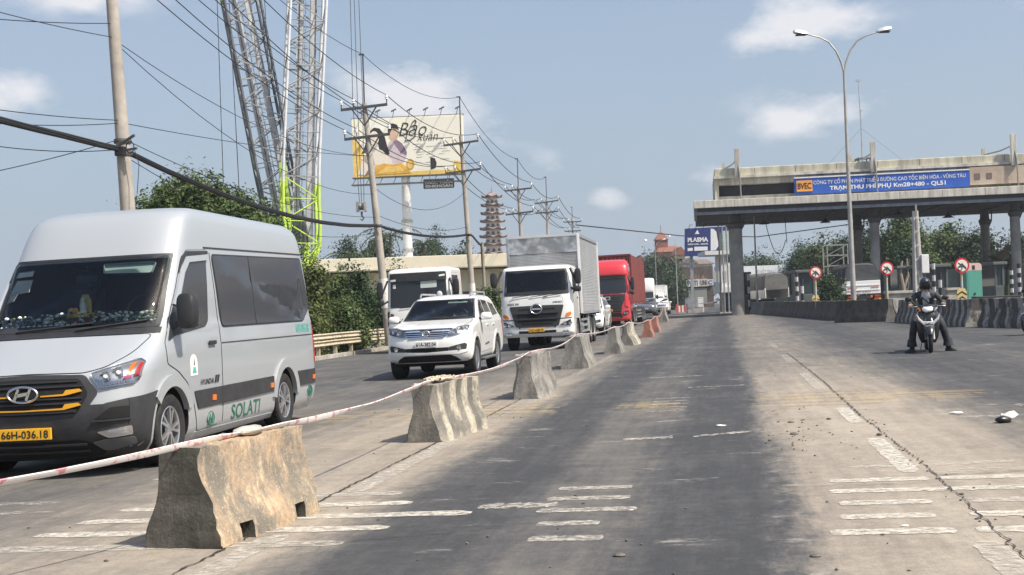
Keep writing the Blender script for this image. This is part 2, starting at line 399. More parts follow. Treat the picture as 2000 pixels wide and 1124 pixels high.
def wheel(parent, x, y, Rw, W, side, style='alloy', rim_mat=None, rr=.66):
    """tyre with tread blocks > rim with spokes > hub cap"""
    key = (round(Rw, 3), round(W, 3), style)
    if key not in WHEELS:
        t = MB(); M = Matrix.Rotation(PI/2, 4, 'Y'); h = W/2
        prof = [(Rw*rr, -h*.8), (Rw*.82, -h), (Rw*.95, -h*.96), (Rw*.995, -h*.8), (Rw, -h*.4), (Rw, h*.4), (Rw*.995, h*.8), (Rw*.95, h*.96), (Rw*.82, h), (Rw*rr, h*.8), (Rw*rr, -h*.8)]
        t.lathe(prof, 36, M)
        for k in range(40):
            a = 2*PI*k/40; ca, sa = math.cos(a), math.sin(a); tx = Vector((0, -sa, ca)); nr_ = Vector((0, ca, sa))
            for xx in (-h*.55, 0, h*.55):
                p = nr_*(Rw-.002) + Vector((xx, 0, 0)); t.bar(p-tx*Rw*.05, p+tx*Rw*.05, h*.4, .014, up=nr_)
        tm = t.mesh('tyre', RUBBER, 30)
        r = MB(); Rr = Rw*rr
        r.lathe([(Rr, h*.82), (Rr*.97, h*.86), (Rr*.92, h*.8), (Rr*.88, h*.2), (Rr*.88, -h*.6), (Rr, -h*.8)], 36, M)
        if style == 'alloy':
            for k in range(10):
                a = 2*PI*(k//2)/5 + (.2 if k % 2 else -.2); b_ = 2*PI*(k//2)/5 + (.12 if k % 2 else -.12)
                r.bar((h*.72, Rr*.2*math.cos(b_), Rr*.2*math.sin(b_)), (h*.66, Rr*.93*math.cos(a), Rr*.93*math.sin(a)), Rr*.13, .03, up=(1, 0, 0))
            r.lathe([(0.001, h*.8), (Rr*.22, h*.78), (Rr*.26, h*.55)], 16, M)
        else:
            r.lathe([(0.001, h*.55), (Rr*.35, h*.55), (Rr*.42, h*.2), (Rr*.75, h*.1), (Rr*.9, h*.3)], 24, M)
            for k in range(8):
                a = 2*PI*k/8; r.lathe([(.001, .03), (Rr*.05, .03), (Rr*.05, 0)], 6, Matrix.Translation((h*.35, Rr*.55*math.cos(a), Rr*.55*math.sin(a))) @ M)
        rm = r.mesh('rim', rim_mat or ALLOY, 30)
        d = MB(); d.lathe([(.001, h*.05), (Rr*.88, h*.0)], 20, M); dm = d.mesh('brake_disc', BLACKP, 30)
        WHEELS[key] = (tm, rm, dm)
    tm, rm, dm = WHEELS[key]
    w = link('wheel', tm, parent, 0, (x, y, Rw), (0, 0, 0 if side > 0 else PI))
    link('rim', rm, w); link('brake_disc', dm, w); return w
def tree_of(me): 
    b = bmesh.new(); b.from_mesh(me); t = BVHTree.FromBMesh(b); b.free(); return t
def cyl_cut(y, z, r, x0, x1):
    return MB().lathe([(r, x0), (r, x1)], 40, Matrix.Translation((0, y, z)) @ Matrix.Rotation(PI/2, 4, 'Y'), True)
def arc(y, z, r0_, r1_, a0, a1, n=16):
    o = [(y+r1_*math.cos(R(a0+(a1-a0)*i/n)), z+r1_*math.sin(R(a0+(a1-a0)*i/n))) for i in range(n+1)]
    return o + [(y+r0_*math.cos(R(a1+(a0-a1)*i/n)), z+r0_*math.sin(R(a1+(a0-a1)*i/n))) for i in range(n+1)]
# ================================================================ ground and road
def sheet(name, xs, ys, zf, mt, parent=None, M=None):
    mb = MB(); nx = len(xs); vs = []
    for y in ys:
        for x in xs: vs.append((x, y, zf(x, y)))
    fs = [(j*nx+i, j*nx+i+1, (j+1)*nx+i+1, (j+1)*nx+i) for j in range(len(ys)-1) for i in range(nx-1)]
    mb.add(vs, fs); return mb.build(name, mt, parent, 0, False)
gm = mat('dirt_ground', (.23, .19, .14), .95, col2=(.085, .095, .05), vscale=.12, bump=.4, bscale=2.0)
g = sheet('ground', [-3000, -600, -200, -80, -30, 45, 100, 300, 900, 3000], [-60, 0, 40, 120, 400, 1200, 4000], lambda x, y: gz(x)-.06, gm); tag(g, kind='structure')

def road_material():
    M = bpy.data.materials.new('worn_asphalt'); M.use_nodes = True
    n, l = M.node_tree.nodes, M.node_tree.links; b = n['Principled BSDF']
    def N(t, **k):
        x = n.new(t)
        for a, v in k.items(): setattr(x, a, v)
        return x
    def MA(op, a, b_=None, c=None, clamp=False):
        x = N('ShaderNodeMath', operation=op); x.use_clamp = clamp
        for i, v in enumerate((a, b_, c)):
            if v is None: continue
            if isinstance(v, (int, float)): x.inputs[i].default_value = v
            else: l.new(v, x.inputs[i])
        return x.outputs[0]
    def NOI(sc, det=5, vec=None, ro=.6):
        x = N('ShaderNodeTexNoise'); x.inputs['Scale'].default_value = sc; x.inputs['Detail'].default_value = det; x.inputs['Roughness'].default_value = ro
        l.new(vec, x.inputs['Vector']); return x.outputs[0]
    def MAP(v, sc):
        x = N('ShaderNodeMapping'); x.inputs['Scale'].default_value = sc; l.new(v, x.inputs[0]); return x.outputs[0]
    def MIX(f, a, c):
        x = N('ShaderNodeMix', data_type='RGBA')
        if isinstance(f, (int, float)): x.inputs[0].default_value = f
        else: l.new(f, x.inputs[0])
        for i, v in ((6, a), (7, c)):
            if isinstance(v, tuple): x.inputs[i].default_value = (*v, 1)
            else: l.new(v, x.inputs[i])
        return x.outputs[2]
    t = N('ShaderNodeTexCoord').outputs['Object']; s = N('ShaderNodeSeparateXYZ'); l.new(t, s.inputs[0])
    lat, lon = s.outputs[0], s.outputs[1]
    warp = NOI(1.0, 5, MAP(t, (1.2, .22, 1))); warp2 = NOI(6.0, 5, MAP(t, (1.0, .5, 1)))
    wob = MA('MULTIPLY', MA('SUBTRACT', warp, .5), MA('MULTIPLY_ADD', lon, .022, .45))
    u = MA('ADD', lat, MA('ADD', wob, MA('ADD', MA('MULTIPLY', MA('SUBTRACT', warp2, .5), .45), MA('MULTIPLY', MA('SUBTRACT', NOI(24.0, 5, MAP(t, (1.0, .6, 1)), .8), .5), .34))))
    u = MA('MULTIPLY', MA('ADD', u, 14.0), 1/28.0)
    rp = N('ShaderNodeValToRGB'); l.new(u, rp.inputs[0]); el_ = rp.color_ramp.elements
    stops = [(-14, .5), (-10.5, .42), (-8.6, .38), (-7.0, .48), (-5.9, .36), (-5.0, .56), (-4.1, .78), (-2.75, .84), (-2.15, .10), (-1.65, .03), (-1.2, .36), (-.75, .32), (-.4, .04), (.22, .03), (.5, .74), (1.35, .92), (2.2, .78), (2.9, .42), (3.5, .10), (4.6, .12), (5.4, .40), (6.6, .12), (8.5, .30), (11, .2), (14, .35)]
    while len(el_) < len(stops): el_.new(.5)
    for e, (a, v) in zip(el_, stops): e.position = (a+14)/28
    for e, (a, v) in zip(list(el_), stops): e.color = (v, v, v, 1)
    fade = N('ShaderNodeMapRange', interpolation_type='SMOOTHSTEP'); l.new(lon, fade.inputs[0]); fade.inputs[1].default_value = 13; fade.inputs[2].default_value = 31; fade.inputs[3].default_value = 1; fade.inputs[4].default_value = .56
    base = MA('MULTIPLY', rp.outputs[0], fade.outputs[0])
    streak = NOI(1.0, 6, MAP(t, (5.0, .35, 1)), .7); blot = NOI(.55, 6, MAP(t, (1, .8, 1)), .65); cross = NOI(1.0, 5, MAP(t, (.5, 4.5, 1)), .7)
    d = MA('ADD', base, MA('MULTIPLY', MA('SUBTRACT', streak, .5), .62))
    d = MA('ADD', d, MA('MULTIPLY', MA('SUBTRACT', blot, .5), .6))
    d = MA('ADD', d, MA('MULTIPLY', MA('SUBTRACT', MA('ADD', MA('MULTIPLY', cross, .3), MA('MULTIPLY', NOI(4.5, 6, t, .75), .7)), .5), .62), clamp=True)
    col = N('ShaderNodeValToRGB'); l.new(d, col.inputs[0]); ce = col.color_ramp.elements
    cs = [(0, (.049, .051, .054)), (.22, (.080, .079, .080)), (.5, (.150, .139, .124)), (.78, (.27, .235, .195)), (1, (.35, .305, .25))]
    while len(ce) < len(cs): ce.new(.5)
    for e, (a, v) in zip(ce, cs): e.position = a
    for e, (a, v) in zip(list(ce), cs): e.color = (*v, 1)
    # yellow paint nearly worn off over two old rumble bands
    yb = MA('SUBTRACT', 1.0, MA('MULTIPLY', MA('ABSOLUTE', MA('SUBTRACT', lon, 16.6)), .85), clamp=True)
    ym = MA('MULTIPLY', MA('MULTIPLY', yb, MA('GREATER_THAN', MA('ADD', cross, MA('MULTIPLY', streak, .5)), .76)), MA('GREATER_THAN', base, .22))
    c1 = MIX(MA('MULTIPLY', ym, .32), col.outputs[0], (.46, .33, .13))
    # pale scuffs of crushed concrete, dark oil spots
    sc_ = NOI(1.0, 7, MAP(t, (1.1, 2.2, 1)), .75); sm = MA('MULTIPLY', MA('SUBTRACT', sc_, .60), 9.0, clamp=True)
    c2 = MIX(MA('MULTIPLY', sm, .5), c1, (.50, .47, .43))
    oil = NOI(.9, 3, MAP(t, (1.6, .5, 1))); om = MA('MULTIPLY', MA('SUBTRACT', oil, .64), 8.0, clamp=True)
    c3 = MIX(MA('MULTIPLY', om, .35), c2, (.05, .05, .053))
    grit = MA('ADD', MA('MULTIPLY', NOI(70, 3, t, .8), .6), MA('MULTIPLY', NOI(14, 4, t, .75), .4)); gr = MA('MULTIPLY_ADD', grit, 1.7, .15)
    mg = N('ShaderNodeVectorMath', operation='SCALE'); l.new(c3, mg.inputs[0]); l.new(gr, mg.inputs['Scale'])
    l.new(mg.outputs[0], b.inputs['Base Color'])
    b.inputs['Roughness'].default_value = .82; b.inputs['Specular IOR Level'].default_value = .3
    bp = N('ShaderNodeBump'); bp.inputs['Strength'].default_value = .55; bp.inputs['Distance'].default_value = .012
    hh = MA('ADD', MA('MULTIPLY', NOI(90, 4, t, .8), .6), MA('MULTIPLY', warp2, .5)); l.new(hh, bp.inputs['Height']); l.new(bp.outputs[0], b.inputs['Normal'])
    return M
ROADM = road_material()
RM = Matrix(((VD.x, UD.x, 0, 0), (VD.y, UD.y, 0, 0), (0, 0, 1, 0), (0, 0, 0, 1)))
def rz_(lat, s): return gz((VD*lat+UD*s).x)
# break lines of the cross fall fall between these rows, so the sheet follows it closely
lats = [-13.6, -10, -5, 0, 5, 10, 16, 24, 40]; ss = [-14, -5, 0, 10, 20, 40, 60, 80, 110, 140, 180, 220, 260, 300, 360, 440]
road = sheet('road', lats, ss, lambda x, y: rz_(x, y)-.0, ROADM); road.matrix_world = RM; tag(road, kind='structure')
PAINTM = {}
def worn_paint(name, col, keep, sc=(13, 15, 1)):
    if name in PAINTM: return PAINTM[name]
    M = bpy.data.materials.new(name); M.use_nodes = True; n, l = M.node_tree.nodes, M.node_tree.links; b = n['Principled BSDF']; o = n['Material Output']
    t = n.new('ShaderNodeTexCoord'); mp_ = n.new('ShaderNodeMapping'); mp_.inputs['Scale'].default_value = sc; l.new(t.outputs['Object'], mp_.inputs[0])
    z = n.new('ShaderNodeTexNoise'); z.inputs['Scale'].default_value = 1.0; z.inputs['Detail'].default_value = 8; z.inputs['Roughness'].default_value = .75; l.new(mp_.outputs[0], z.inputs['Vector'])
    r = n.new('ShaderNodeMapRange'); l.new(z.outputs[0], r.inputs[0]); r.inputs[1].default_value = keep-.13; r.inputs[2].default_value = keep+.14
    z2 = n.new('ShaderNodeTexNoise'); z2.inputs['Scale'].default_value = 3.0; z2.inputs['Detail'].default_value = 6; l.new(t.outputs['Object'], z2.inputs['Vector'])
    mx = n.new('ShaderNodeMix'); mx.data_type = 'RGBA'; l.new(z2.outputs[0], mx.inputs[0]); mx.inputs[6].default_value = (*[c*.68 for c in col], 1); mx.inputs[7].default_value = (*col, 1)
    l.new(mx.outputs[2], b.inputs['Base Color']); b.inputs['Roughness'].default_value = .75
    tr = n.new('ShaderNodeBsdfTransparent'); ms = n.new('ShaderNodeMixShader'); l.new(r.outputs[0], ms.inputs[0]); l.new(tr.outputs[0], ms.inputs[1]); l.new(b.outputs[0], ms.inputs[2]); l.new(ms.outputs[0], o.inputs[0])
    PAINTM[name] = M; return M
FRESH = worn_paint('worn_white_line', (.66, .62, .54), .455); OLD = worn_paint('old_white_line', (.62, .58, .51), .515)
FAINT = worn_paint('faint_white_line', (.56, .53, .48), .56); YEL = worn_paint('faint_yellow_line', (.48, .37, .19), .57)
def strip(name, a0, a1, b0, b1, mt, jag=.03, n=26, skew=0.0):
    """painted strip in road coordinates: lat a0..a1, along b0..b1, with ragged edges"""
    mb = MB(); long_x = abs(a1-a0) > abs(b1-b0); vs = []; r = random.Random(round((a0*7+b0*13)*100))
    for i in range(n+1):
        t = i/n; e = min(1, min(t, 1-t)*n*.8+.55)
        j0, j1 = r.uniform(-jag, jag), r.uniform(-jag, jag)
        if long_x:
            x = a0+(a1-a0)*t; mid = (b0+b1)/2; hw_ = (b1-b0)/2*e
            for y in (mid-hw_+j0, mid+hw_+j1): vs.append((x, y+skew*t, rz_(x, y)+.004))
        else:
            y = b0+(b1-b0)*t; mid = (a0+a1)/2; hw_ = (a1-a0)/2*e
            for x in (mid-hw_+j0, mid+hw_+j1): vs.append((x+skew*t, y, rz_(x, y)+.004))
    mb.add(vs, [(2*i, 2*i+1, 2*i+3, 2*i+2) for i in range(n)])
    return mb.build(name, mt, road, 0, False)
for k, s0 in enumerate((7.28, 7.78, 8.28, 8.78, 9.27)):
    strip('rumble_strip', (.56, .66, .70, .68, .72)[k], (1.25, 1.22, 1.28, 1.30, 1.42)[k], s0-.085, s0+.085, FRESH, .014)
    strip('rumble_strip', (1.36, 1.42, 1.5, 1.3, 1.5)[k], (2.4, 2.6, 1.9, 2.2, 2.9)[k], s0-.085, s0+.085, FRESH if k != 2 else OLD, .016)
    strip('rumble_strip', (-1.2, -1.22, -1.3, -1.3, -1.28)[k], (-.75, -.82, -.62, -.7, -.72)[k], s0-.08, s0+.08, OLD, .015)
    strip('rumble_strip', -4.75+.05*k, (-2.35, -2.2, -1.75, -2.3, -2.5)[k], s0-.09, s0+.09, FRESH if k in (1, 2, 3) else OLD, .018)
    strip('rumble_strip', 3.4, 5.0, s0-.08, s0+.08, FAINT, .02)
    strip('rumble_strip', -8.4, -5.4, s0-.08, s0+.08, FAINT, .02)
for k, s0 in enumerate((15.6, 16.1, 16.6, 17.1, 17.6)):
    strip('rumble_strip', .7, 1.9+.2*(k % 2), s0-.09, s0+.09, YEL, .03); strip('rumble_strip', -3.9, -2.6, s0-.09, s0+.09, YEL, .03)
    strip('rumble_strip', -1.0, -.5, s0-.07, s0+.07, FAINT, .03)
for b0, b1, mt_ in ((5.2, 6.95, OLD), (9.6, 11.9, FRESH), (13.3, 15.1, FRESH), (18.2, 21.9, OLD), (26, 29, FAINT), (33, 36, FAINT)):
    strip('lane_dash', 1.26, 1.42, b0, b1, mt_, .012)
strip('edge_line', -2.98, -2.80, 4.5, 7.6, OLD, .02); strip('edge_line', -3.02, -2.84, 9.4, 13.0, OLD, .02); strip('edge_line', -3.0, -2.84, 14.6, 19.0, FAINT, .02)
strip('edge_line', -3.05, -2.9, 21, 33, FAINT, .02)
for (a0, a1, b0, b1) in ((-1.75, -1.2, 8.42, 8.62), (-1.05, -.55, 12.4, 12.6), (-.35, .25, 12.5, 12.62), (1.6, 2.6, 9.55, 9.7), (2.4, 3.3, 13.4, 13.6), (.9, 2.2, 9.9, 10.0), (3.2, 3.9, 14.5, 14.75), (-1.4, -.4, 22.4, 22.55), (-.6, .3, 19.5, 19.6), (2.5, 3.6, 9.05, 9.2), (-5.2, -4.3, 10.5, 10.62), (-5.6, -4.6, 11.9, 12.0)):
    strip('pale_scuff', a0, a1, b0, b1, FAINT if a0 > 1.5 else OLD, .05, 22, rng.uniform(-.25, .35))
# the joint between the slabs, broken open, and the finer cross joints
CRACKM = mat('open_joint', (.045, .040, .035), .95, var=.4, vscale=20)
def crack(name, pts, w, jag, seed):
    r = random.Random(seed); mb = MB(); vs = []
    n = 0
    for i in range(len(pts)-1):
        (a, b), (c, d) = pts[i], pts[i+1]; L_ = math.hypot(c-a, d-b); k = max(2, int(L_/.06))
        nx, ny = -(d-b)/L_, (c-a)/L_
        for j in range(k):
            t = j/k; o = r.gauss(0, jag); ww = w*r.uniform(.25, 1.3)
            x, y = a+(c-a)*t+nx*o, b+(d-b)*t+ny*o
            for q in (-ww, ww): vs.append((x+nx*q, y+ny*q, rz_(x, y)+.008))
            n += 1
    mb.add(vs, [(2*i, 2*i+1, 2*i+3, 2*i+2) for i in range(n-1)]); return mb.build(name, CRACKM, road, 0, False)
crack('slab_joint', [(1.42, 4.5), (1.46, 7.2), (1.50, 10), (1.46, 14)], .006, .010, 3); crack('slab_joint', [(1.46, 14), (1.5, 20), (1.46, 30)], .010, .012, 4)
crack('slab_joint', [(-3.08, 4.5), (-3.06, 12.5), (-3.1, 20)], .010, .006, 5); crack('slab_joint', [(-3.0, 9.03), (-.1, 9.0), (1.4, 9.05)], .004, .004, 6)
crack('slab_joint', [(-3.0, 13.6), (.2, 13.6)], .006, .006, 7); crack('slab_joint', [(-2.9, 7.1), (-1.6, 7.6), (-1.0, 8.0)], .004, .01, 8)
crack('slab_joint', [(1.5, 9.4), (2.2, 9.5), (3.4, 9.42)], .008, .012, 9)
# loose stones and clods
ST = mat('loose_stone', (.12, .105, .09), .95, var=.5, vscale=30); STW = mat('white_scrap', (.62, .62, .60), .7, var=.2, vscale=20)
mb = MB()
for k in range(230):
    if k < 60: la, s0 = rng.gauss(.75, .22), rng.gauss(12.6, 1.2)
    elif k < 95: la, s0 = rng.gauss(1.47, .05), rng.uniform(6, 14)
    else: la, s0 = rng.uniform(-5.5, 4), 5.5+rng.random()**2*22
    rr = rng.uniform(.004, .013)*(2.0 if rng.random() < .05 else 1); p = Vector((la, s0, rz_(la, s0)+rr*.4))
    mb.ball(p, rr, 5, 3, (rng.uniform(.8, 1.6), rng.uniform(.8, 1.4), .7))
o = mb.build('gravel', ST, None, 0, False); o.matrix_world = RM; tag(o, kind='stuff')
for (px, py, r_, lab, mt_) in ((1552, 849, .035, 'dark flattened clod on the pale lane, farther one of two', ST), (1545, 826, .03, 'small dark lump of earth beside a larger clod on the pale lane', ST), (1210, 1087, .03, 'black lump in the dark wheel track at the bottom of the picture', ST), (1592, 1088, .025, 'thin black scrap on the pale lane by the bottom edge', ST)):
    p = G(px, py); mb = MB(); mb.ball((0, 0, r_*.25), r_, 9, 6, (1.3, .9, .4))
    for i, v in enumerate(mb.v): mb.v[i] = tuple(Vector(v)*(1+.35*noise.noise(Vector(v)*25)))
    tag(mb.build('clod', mt_, None, 50, loc=p), lab, 'clod', 'clods on the road')
for (px, py, r_, lab) in ((1408, 833, .035, 'small white scrap of plastic in the dark wheel track'), (1868, 809, .05, 'crumpled white plastic bag lying on the pale concrete at the right'), (1768, 1028, .018, 'tiny white scrap between the painted rumble strips'), (1232, 997, .012, 'white fleck on the dark lane beside the worn strips')):
    p = G(px, py); mb = MB(); mb.ball((0, 0, r_*.2), r_, 10, 6, (1.5, .9, .35))
    for i, v in enumerate(mb.v): mb.v[i] = tuple(Vector(v)*(1+.6*noise.noise(Vector(v)*40)))
    tag(mb.build('plastic_scrap', STW, None, 50, loc=p), lab, 'litter')
p = G(1963, 826); t = thing('litter_bag', 'black bag with a white crumpled sheet on it, on the road at the right edge', 'litter', p)
mb = MB(); mb.ball((0, 0, .03), .07, 12, 7, (1.2, .9, .5))
for i, v in enumerate(mb.v): mb.v[i] = tuple(Vector(v)*(1+.5*noise.noise(Vector(v)*18)))
mb.build('bag', mat('black_film', (.02, .02, .022), .3), t, 60)
mb = MB(); mb.ball((.05, .03, .06), .07, 10, 6, (1.2, .8, .5))
for i, v in enumerate(mb.v): mb.v[i] = tuple(Vector(v)*(1+.5*noise.noise(Vector(v)*23)))
mb.build('crumpled_sheet', STW, t, 60)

# earth shoulder and kerb along the left edge of the road
mb = MB(); lat0, lat1 = -15.6, -13.6
vs = []; sv = [-10+4*i for i in range(80)]
for s0 in sv: vs += [tuple(RD(lat1, s0, 0)), tuple(RD(lat1, s0, .13)), tuple(RD(lat1-.22, s0, .13)), tuple(RD(lat1-.22, s0, .02))]
mb.add(vs, [(4*i+j, 4*i+j+1, 4*i+j+5, 4*i+j+4) for i in range(len(sv)-1) for j in range(3)])
tag(mb.build('kerb', CONC, None, 0), kind='structure')

# ================================================================ jersey barriers
def barrier_mat(name, base, stain, pale, dark, stripes=0.0, period=.34, white=(.55, .53, .48)):
    M = bpy.data.materials.new(name); M.use_nodes = True; n, l = M.node_tree.nodes, M.node_tree.links; b = n['Principled BSDF']
    t = n.new('ShaderNodeTexCoord').outputs['Object']
    def NOI(sc, det, scale):
        mp_ = n.new('ShaderNodeMapping'); mp_.inputs['Scale'].default_value = scale; l.new(t, mp_.inputs[0])
        z = n.new('ShaderNodeTexNoise'); z.inputs['Scale'].default_value = sc; z.inputs['Detail'].default_value = det; z.inputs['Roughness'].default_value = .68; l.new(mp_.outputs[0], z.inputs['Vector']); return z.outputs[0]
    def RMP(v, a, c):
        r = n.new('ShaderNodeMapRange'); l.new(v, r.inputs[0]); r.inputs[1].default_value = a; r.inputs[2].default_value = c; return r.outputs[0]
    def MIX(f, a, c):
        x = n.new('ShaderNodeMix'); x.data_type = 'RGBA'; l.new(f, x.inputs[0])
        for i, v in ((6, a), (7, c)):
            if isinstance(v, tuple): x.inputs[i].default_value = (*v, 1)
            else: l.new(v, x.inputs[i])
        return x.outputs[2]
    def MUL(a, v):
        x = n.new('ShaderNodeMath'); x.operation = 'MULTIPLY'; l.new(a, x.inputs[0])
        if isinstance(v, float): x.inputs[1].default_value = v
        else: l.new(v, x.inputs[1])
        return x.outputs[0]
    run = NOI(1.0, 7, (13, 13, 1.9)); big = NOI(2.6, 5, (1, 1, 1)); fine = NOI(26, 5, (1, 1, 1))
    c = MIX(RMP(big, .40, .60), base, stain)
    if stripes:
        s = n.new('ShaderNodeSeparateXYZ'); l.new(t, s.inputs[0])
        ad = n.new('ShaderNodeMath'); ad.operation = 'MULTIPLY_ADD'; l.new(s.outputs[2], ad.inputs[0]); ad.inputs[1].default_value = (.0 if period < .22 else .4); l.new(s.outputs[1], ad.inputs[2])
        m_ = n.new('ShaderNodeMath'); m_.operation = 'PINGPONG'; l.new(ad.outputs[0], m_.inputs[0]); m_.inputs[1].default_value = period
        st = RMP(m_.outputs[0], period*.48, period*.54); wear = RMP(run, .74, .60)
        c = MIX(MUL(MUL(st, wear), stripes), c, white)
    c = MIX(MUL(RMP(run, .52, .63), .62 if period != .36 else .3), c, pale)
    c = MIX(MUL(RMP(NOI(2.2, 7, (1.2, 1.2, 1.0)), .50, .60), .85), c, dark)
    c = MIX(MUL(RMP(fine, .40, .68), .55), c, dark); c = MIX(MUL(RMP(NOI(70, 3, (1, 1, 1)), .60, .66), .6), c, pale)
    l.new(c, b.inputs['Base Color']); b.inputs['Roughness'].default_value = .93
    bp = n.new('ShaderNodeBump'); bp.inputs['Strength'].default_value = .7; bp.inputs['Distance'].default_value = .012
    ad = n.new('ShaderNodeMath'); l.new(fine, ad.inputs[0]); l.new(run, ad.inputs[1]); l.new(ad.outputs[0], bp.inputs['Height']); l.new(bp.outputs[0], b.inputs['Normal'])
    return M
BM_TAN = barrier_mat('stained_concrete', (.47, .33, .21), (.27, .225, .175), (.68, .55, .36), (.16, .145, .12))
BM_RIB = barrier_mat('striped_concrete', (.25, .23, .195), (.185, .172, .155), (.40, .365, .295), (.13, .122, .11), .85, .19, (.56, .51, .40))
BM_GREY = barrier_mat('grey_concrete', (.30, .285, .26), (.21, .20, .185), (.42, .395, .35), (.13, .125, .115))
BM_BLK = barrier_mat('sooty_concrete', (.105, .098, .088), (.075, .070, .064), (.16, .148, .13), (.05, .047, .043))
BM_STR = barrier_mat('black_striped_concrete', (.088, .082, .074), (.11, .102, .092), (.135, .125, .11), (.055, .052, .048), 1.0, .36, (.42, .395, .35))
BM_END = barrier_mat('shaded_dirty_end', (.135, .122, .10), (.10, .095, .075), (.19, .17, .135), (.06, .058, .045))  # dirty mottled concrete, darkened further to paint in the shade of the end
BM_PLN = barrier_mat('pale_concrete', (.24, .235, .225), (.16, .155, .15), (.36, .345, .32), (.085, .083, .08))
BM_RED = barrier_mat('red_painted_concrete', (.50, .12, .07), (.30, .20, .17), (.58, .26, .19), (.18, .12, .10))
def barrier(label, c, hd, ln, h, wb, wt, mt_, seed=1, ribs=0, notch=0, mt_end=None, group='concrete barriers beside the tape', chip=.012):
    """a precast barrier: sloped toe, steep stem, broken edges; local y runs along it"""
    r = random.Random(seed); prof = [(0, .0), (1, .0), (1.0, .12), (.92, .25), (.56, .52), (.44, .75), (.40, 1)]
    t = thing('concrete_barrier', label, 'barrier', c, hd, group)
    n = max(10, int(ln/.055)); n = min(n, 44); rings = []
    zl = [0, .04, .12, .2, .28, .36, .45, .55, .66, .78, .9, .97, 1.0]
    def hwid(z):
        k = pchip([0, .12, .25, .45, .6, .8, 1], [1, .97, .86, .60, .50, .44, .40], z); return wt/2 + (wb/2-wt/2)*(k-.40)/.60
    off = Vector((seed*3.1, seed*1.7, 0))
    for i in range(n+1):
        y = -ln/2+ln*i/n; rg = []
        rb = max(0, .5+.5*math.cos(2*PI*ribs*i/n))**1.5*.13*wb if ribs else 0
        pr = [(hwid(z), z) for z in zl]; pts = [(x, z) for x, z in pr] + [(-x, z) for x, z in reversed(pr)]
        for x, z in pts:
            sg = 1 if x > 0 else -1; xx = x - sg*rb*min(1, (1.05-z)*3)*(1 if z > .03 else .6)
            q = Vector((xx, y, z*h)); e = noise.noise(q*5+off)*chip*1.6 + noise.noise(q*17+off)*chip*.8
            edge = 1 if (i in (0, n) or z in (0, 1.0)) else .6
            rg.append(q + Vector((sg*e*edge, e*edge*(1 if i in (0, n) else 0), (e-chip*.5)*(.8 if z >= .97 else 0))))
        rings.append(rg)
    me = MB().loft(rings).mesh('stem', mt_, 40)
    if notch:
        cs = []
        for f in ((-.27, .27) if notch == 2 else (0,)):
            q = MB(); q.box((-wb, ln*f-.07, -.05), (wb, ln*f+.07, .115)); cs.append(q)
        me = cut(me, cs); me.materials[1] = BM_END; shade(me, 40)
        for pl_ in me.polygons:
            if pl_.normal.y < -.55: pl_.material_index = 1  # near end takes the darker material: its shade is put into the colour
    link('stem', me, t)
    return t
def mid(nl, nr_, ln, hd):
    a, b = G(*nl), G(*nr_); c = (a+b)/2; y = Vector((math.sin(R(hd)), math.cos(R(hd)), 0)); p = c+y*ln/2; p.z = gz(p.x); return p
BAR = []
def bset(label, nl, nr_, ln, hd, h, wb, wt, mt_, **k):
    """placed by the right-hand corner of the near end"""
    b = G(*nr_); y = Vector((math.sin(R(hd)), math.cos(R(hd)), 0)); x = Vector((math.cos(R(hd)), -math.sin(R(hd)), 0))
    p = b - x*wb/2 + y*ln/2; p.z = gz(p.x); BAR.append((p, hd, ln, h)); return barrier(label, p, hd, ln, h, wb, wt, mt_, **k)
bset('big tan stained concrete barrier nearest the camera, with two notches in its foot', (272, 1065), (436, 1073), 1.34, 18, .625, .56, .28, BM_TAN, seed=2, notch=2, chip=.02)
bset('fluted concrete barrier with yellowed stripes, second from the camera', (808, 860), (872, 864), 1.55, 17.5, .62, .52, .30, BM_RIB, seed=5, ribs=4, chip=.016)
bset('grey fluted concrete barrier with ragged top, third from the camera', (1007, 779), (1060, 779), 1.6, 12, .68, .52, .30, BM_GREY, seed=7, ribs=4, chip=.022)
bset('plain grey concrete barrier, fourth from the camera, in front of the grey box truck', (1115, 719), (1150, 720), 1.6, 10, .72, .62, .34, BM_GREY, seed=8, chip=.015)
bset('slim grey concrete barrier, fifth along the tape', (1190, 690), (1213, 691), 1.4, 10, .72, .46, .2, BM_GREY, seed=9)
bset('cream ribbed concrete barrier, sixth along the tape', (1217, 674), (1242, 675), 1.7, 12, .74, .62, .2, BM_RIB, seed=10, ribs=4)
bset('grey barrier with a red painted panel, seventh along the tape', (1257, 658), (1275, 659), 1.4, 10, .66, .42, .2, BM_RED, seed=11)
bset('second red painted barrier, just beyond the first red one', (1270, 650), (1288, 650), 1.5, 10, .72, .42, .2, BM_RED, seed=12)
bset('grey barrier with pale side, farthest along the tape', (1288, 629), (1304, 630), 2.2, 10, 1.0, .62, .25, BM_GREY, seed=13)
def row(p, q, n, h, wb, wt, mts, labels, seed):
    p, q = Vector((*p, 0)), Vector((*q, 0)); d = q-p; hd = math.degrees(math.atan2(d.x, d.y)); L_ = d.length/n
    for k in range(n):
        c = p + d*((k+.5)/n); c.z = gz(c.x)
        barrier(labels[k], c, hd, L_-.05, h, wb, wt, mts[k % len(mts)], seed=seed+k, group='barriers round the toll island', chip=.014)
o_ = ['sooty black barrier at the near end of the long row left of the light pole', 'second sooty barrier from the near end of the long row', 'third sooty barrier of the long row, below the left no-entry sign', 'fourth sooty barrier of the long row, left of the sign post', 'fifth sooty barrier of the long row, in front of the grey covered truck', 'sixth sooty barrier of the long row, toward the big column', 'pale end of the long row, second barrier from the big column', 'palest barrier of the long row, against the big column']
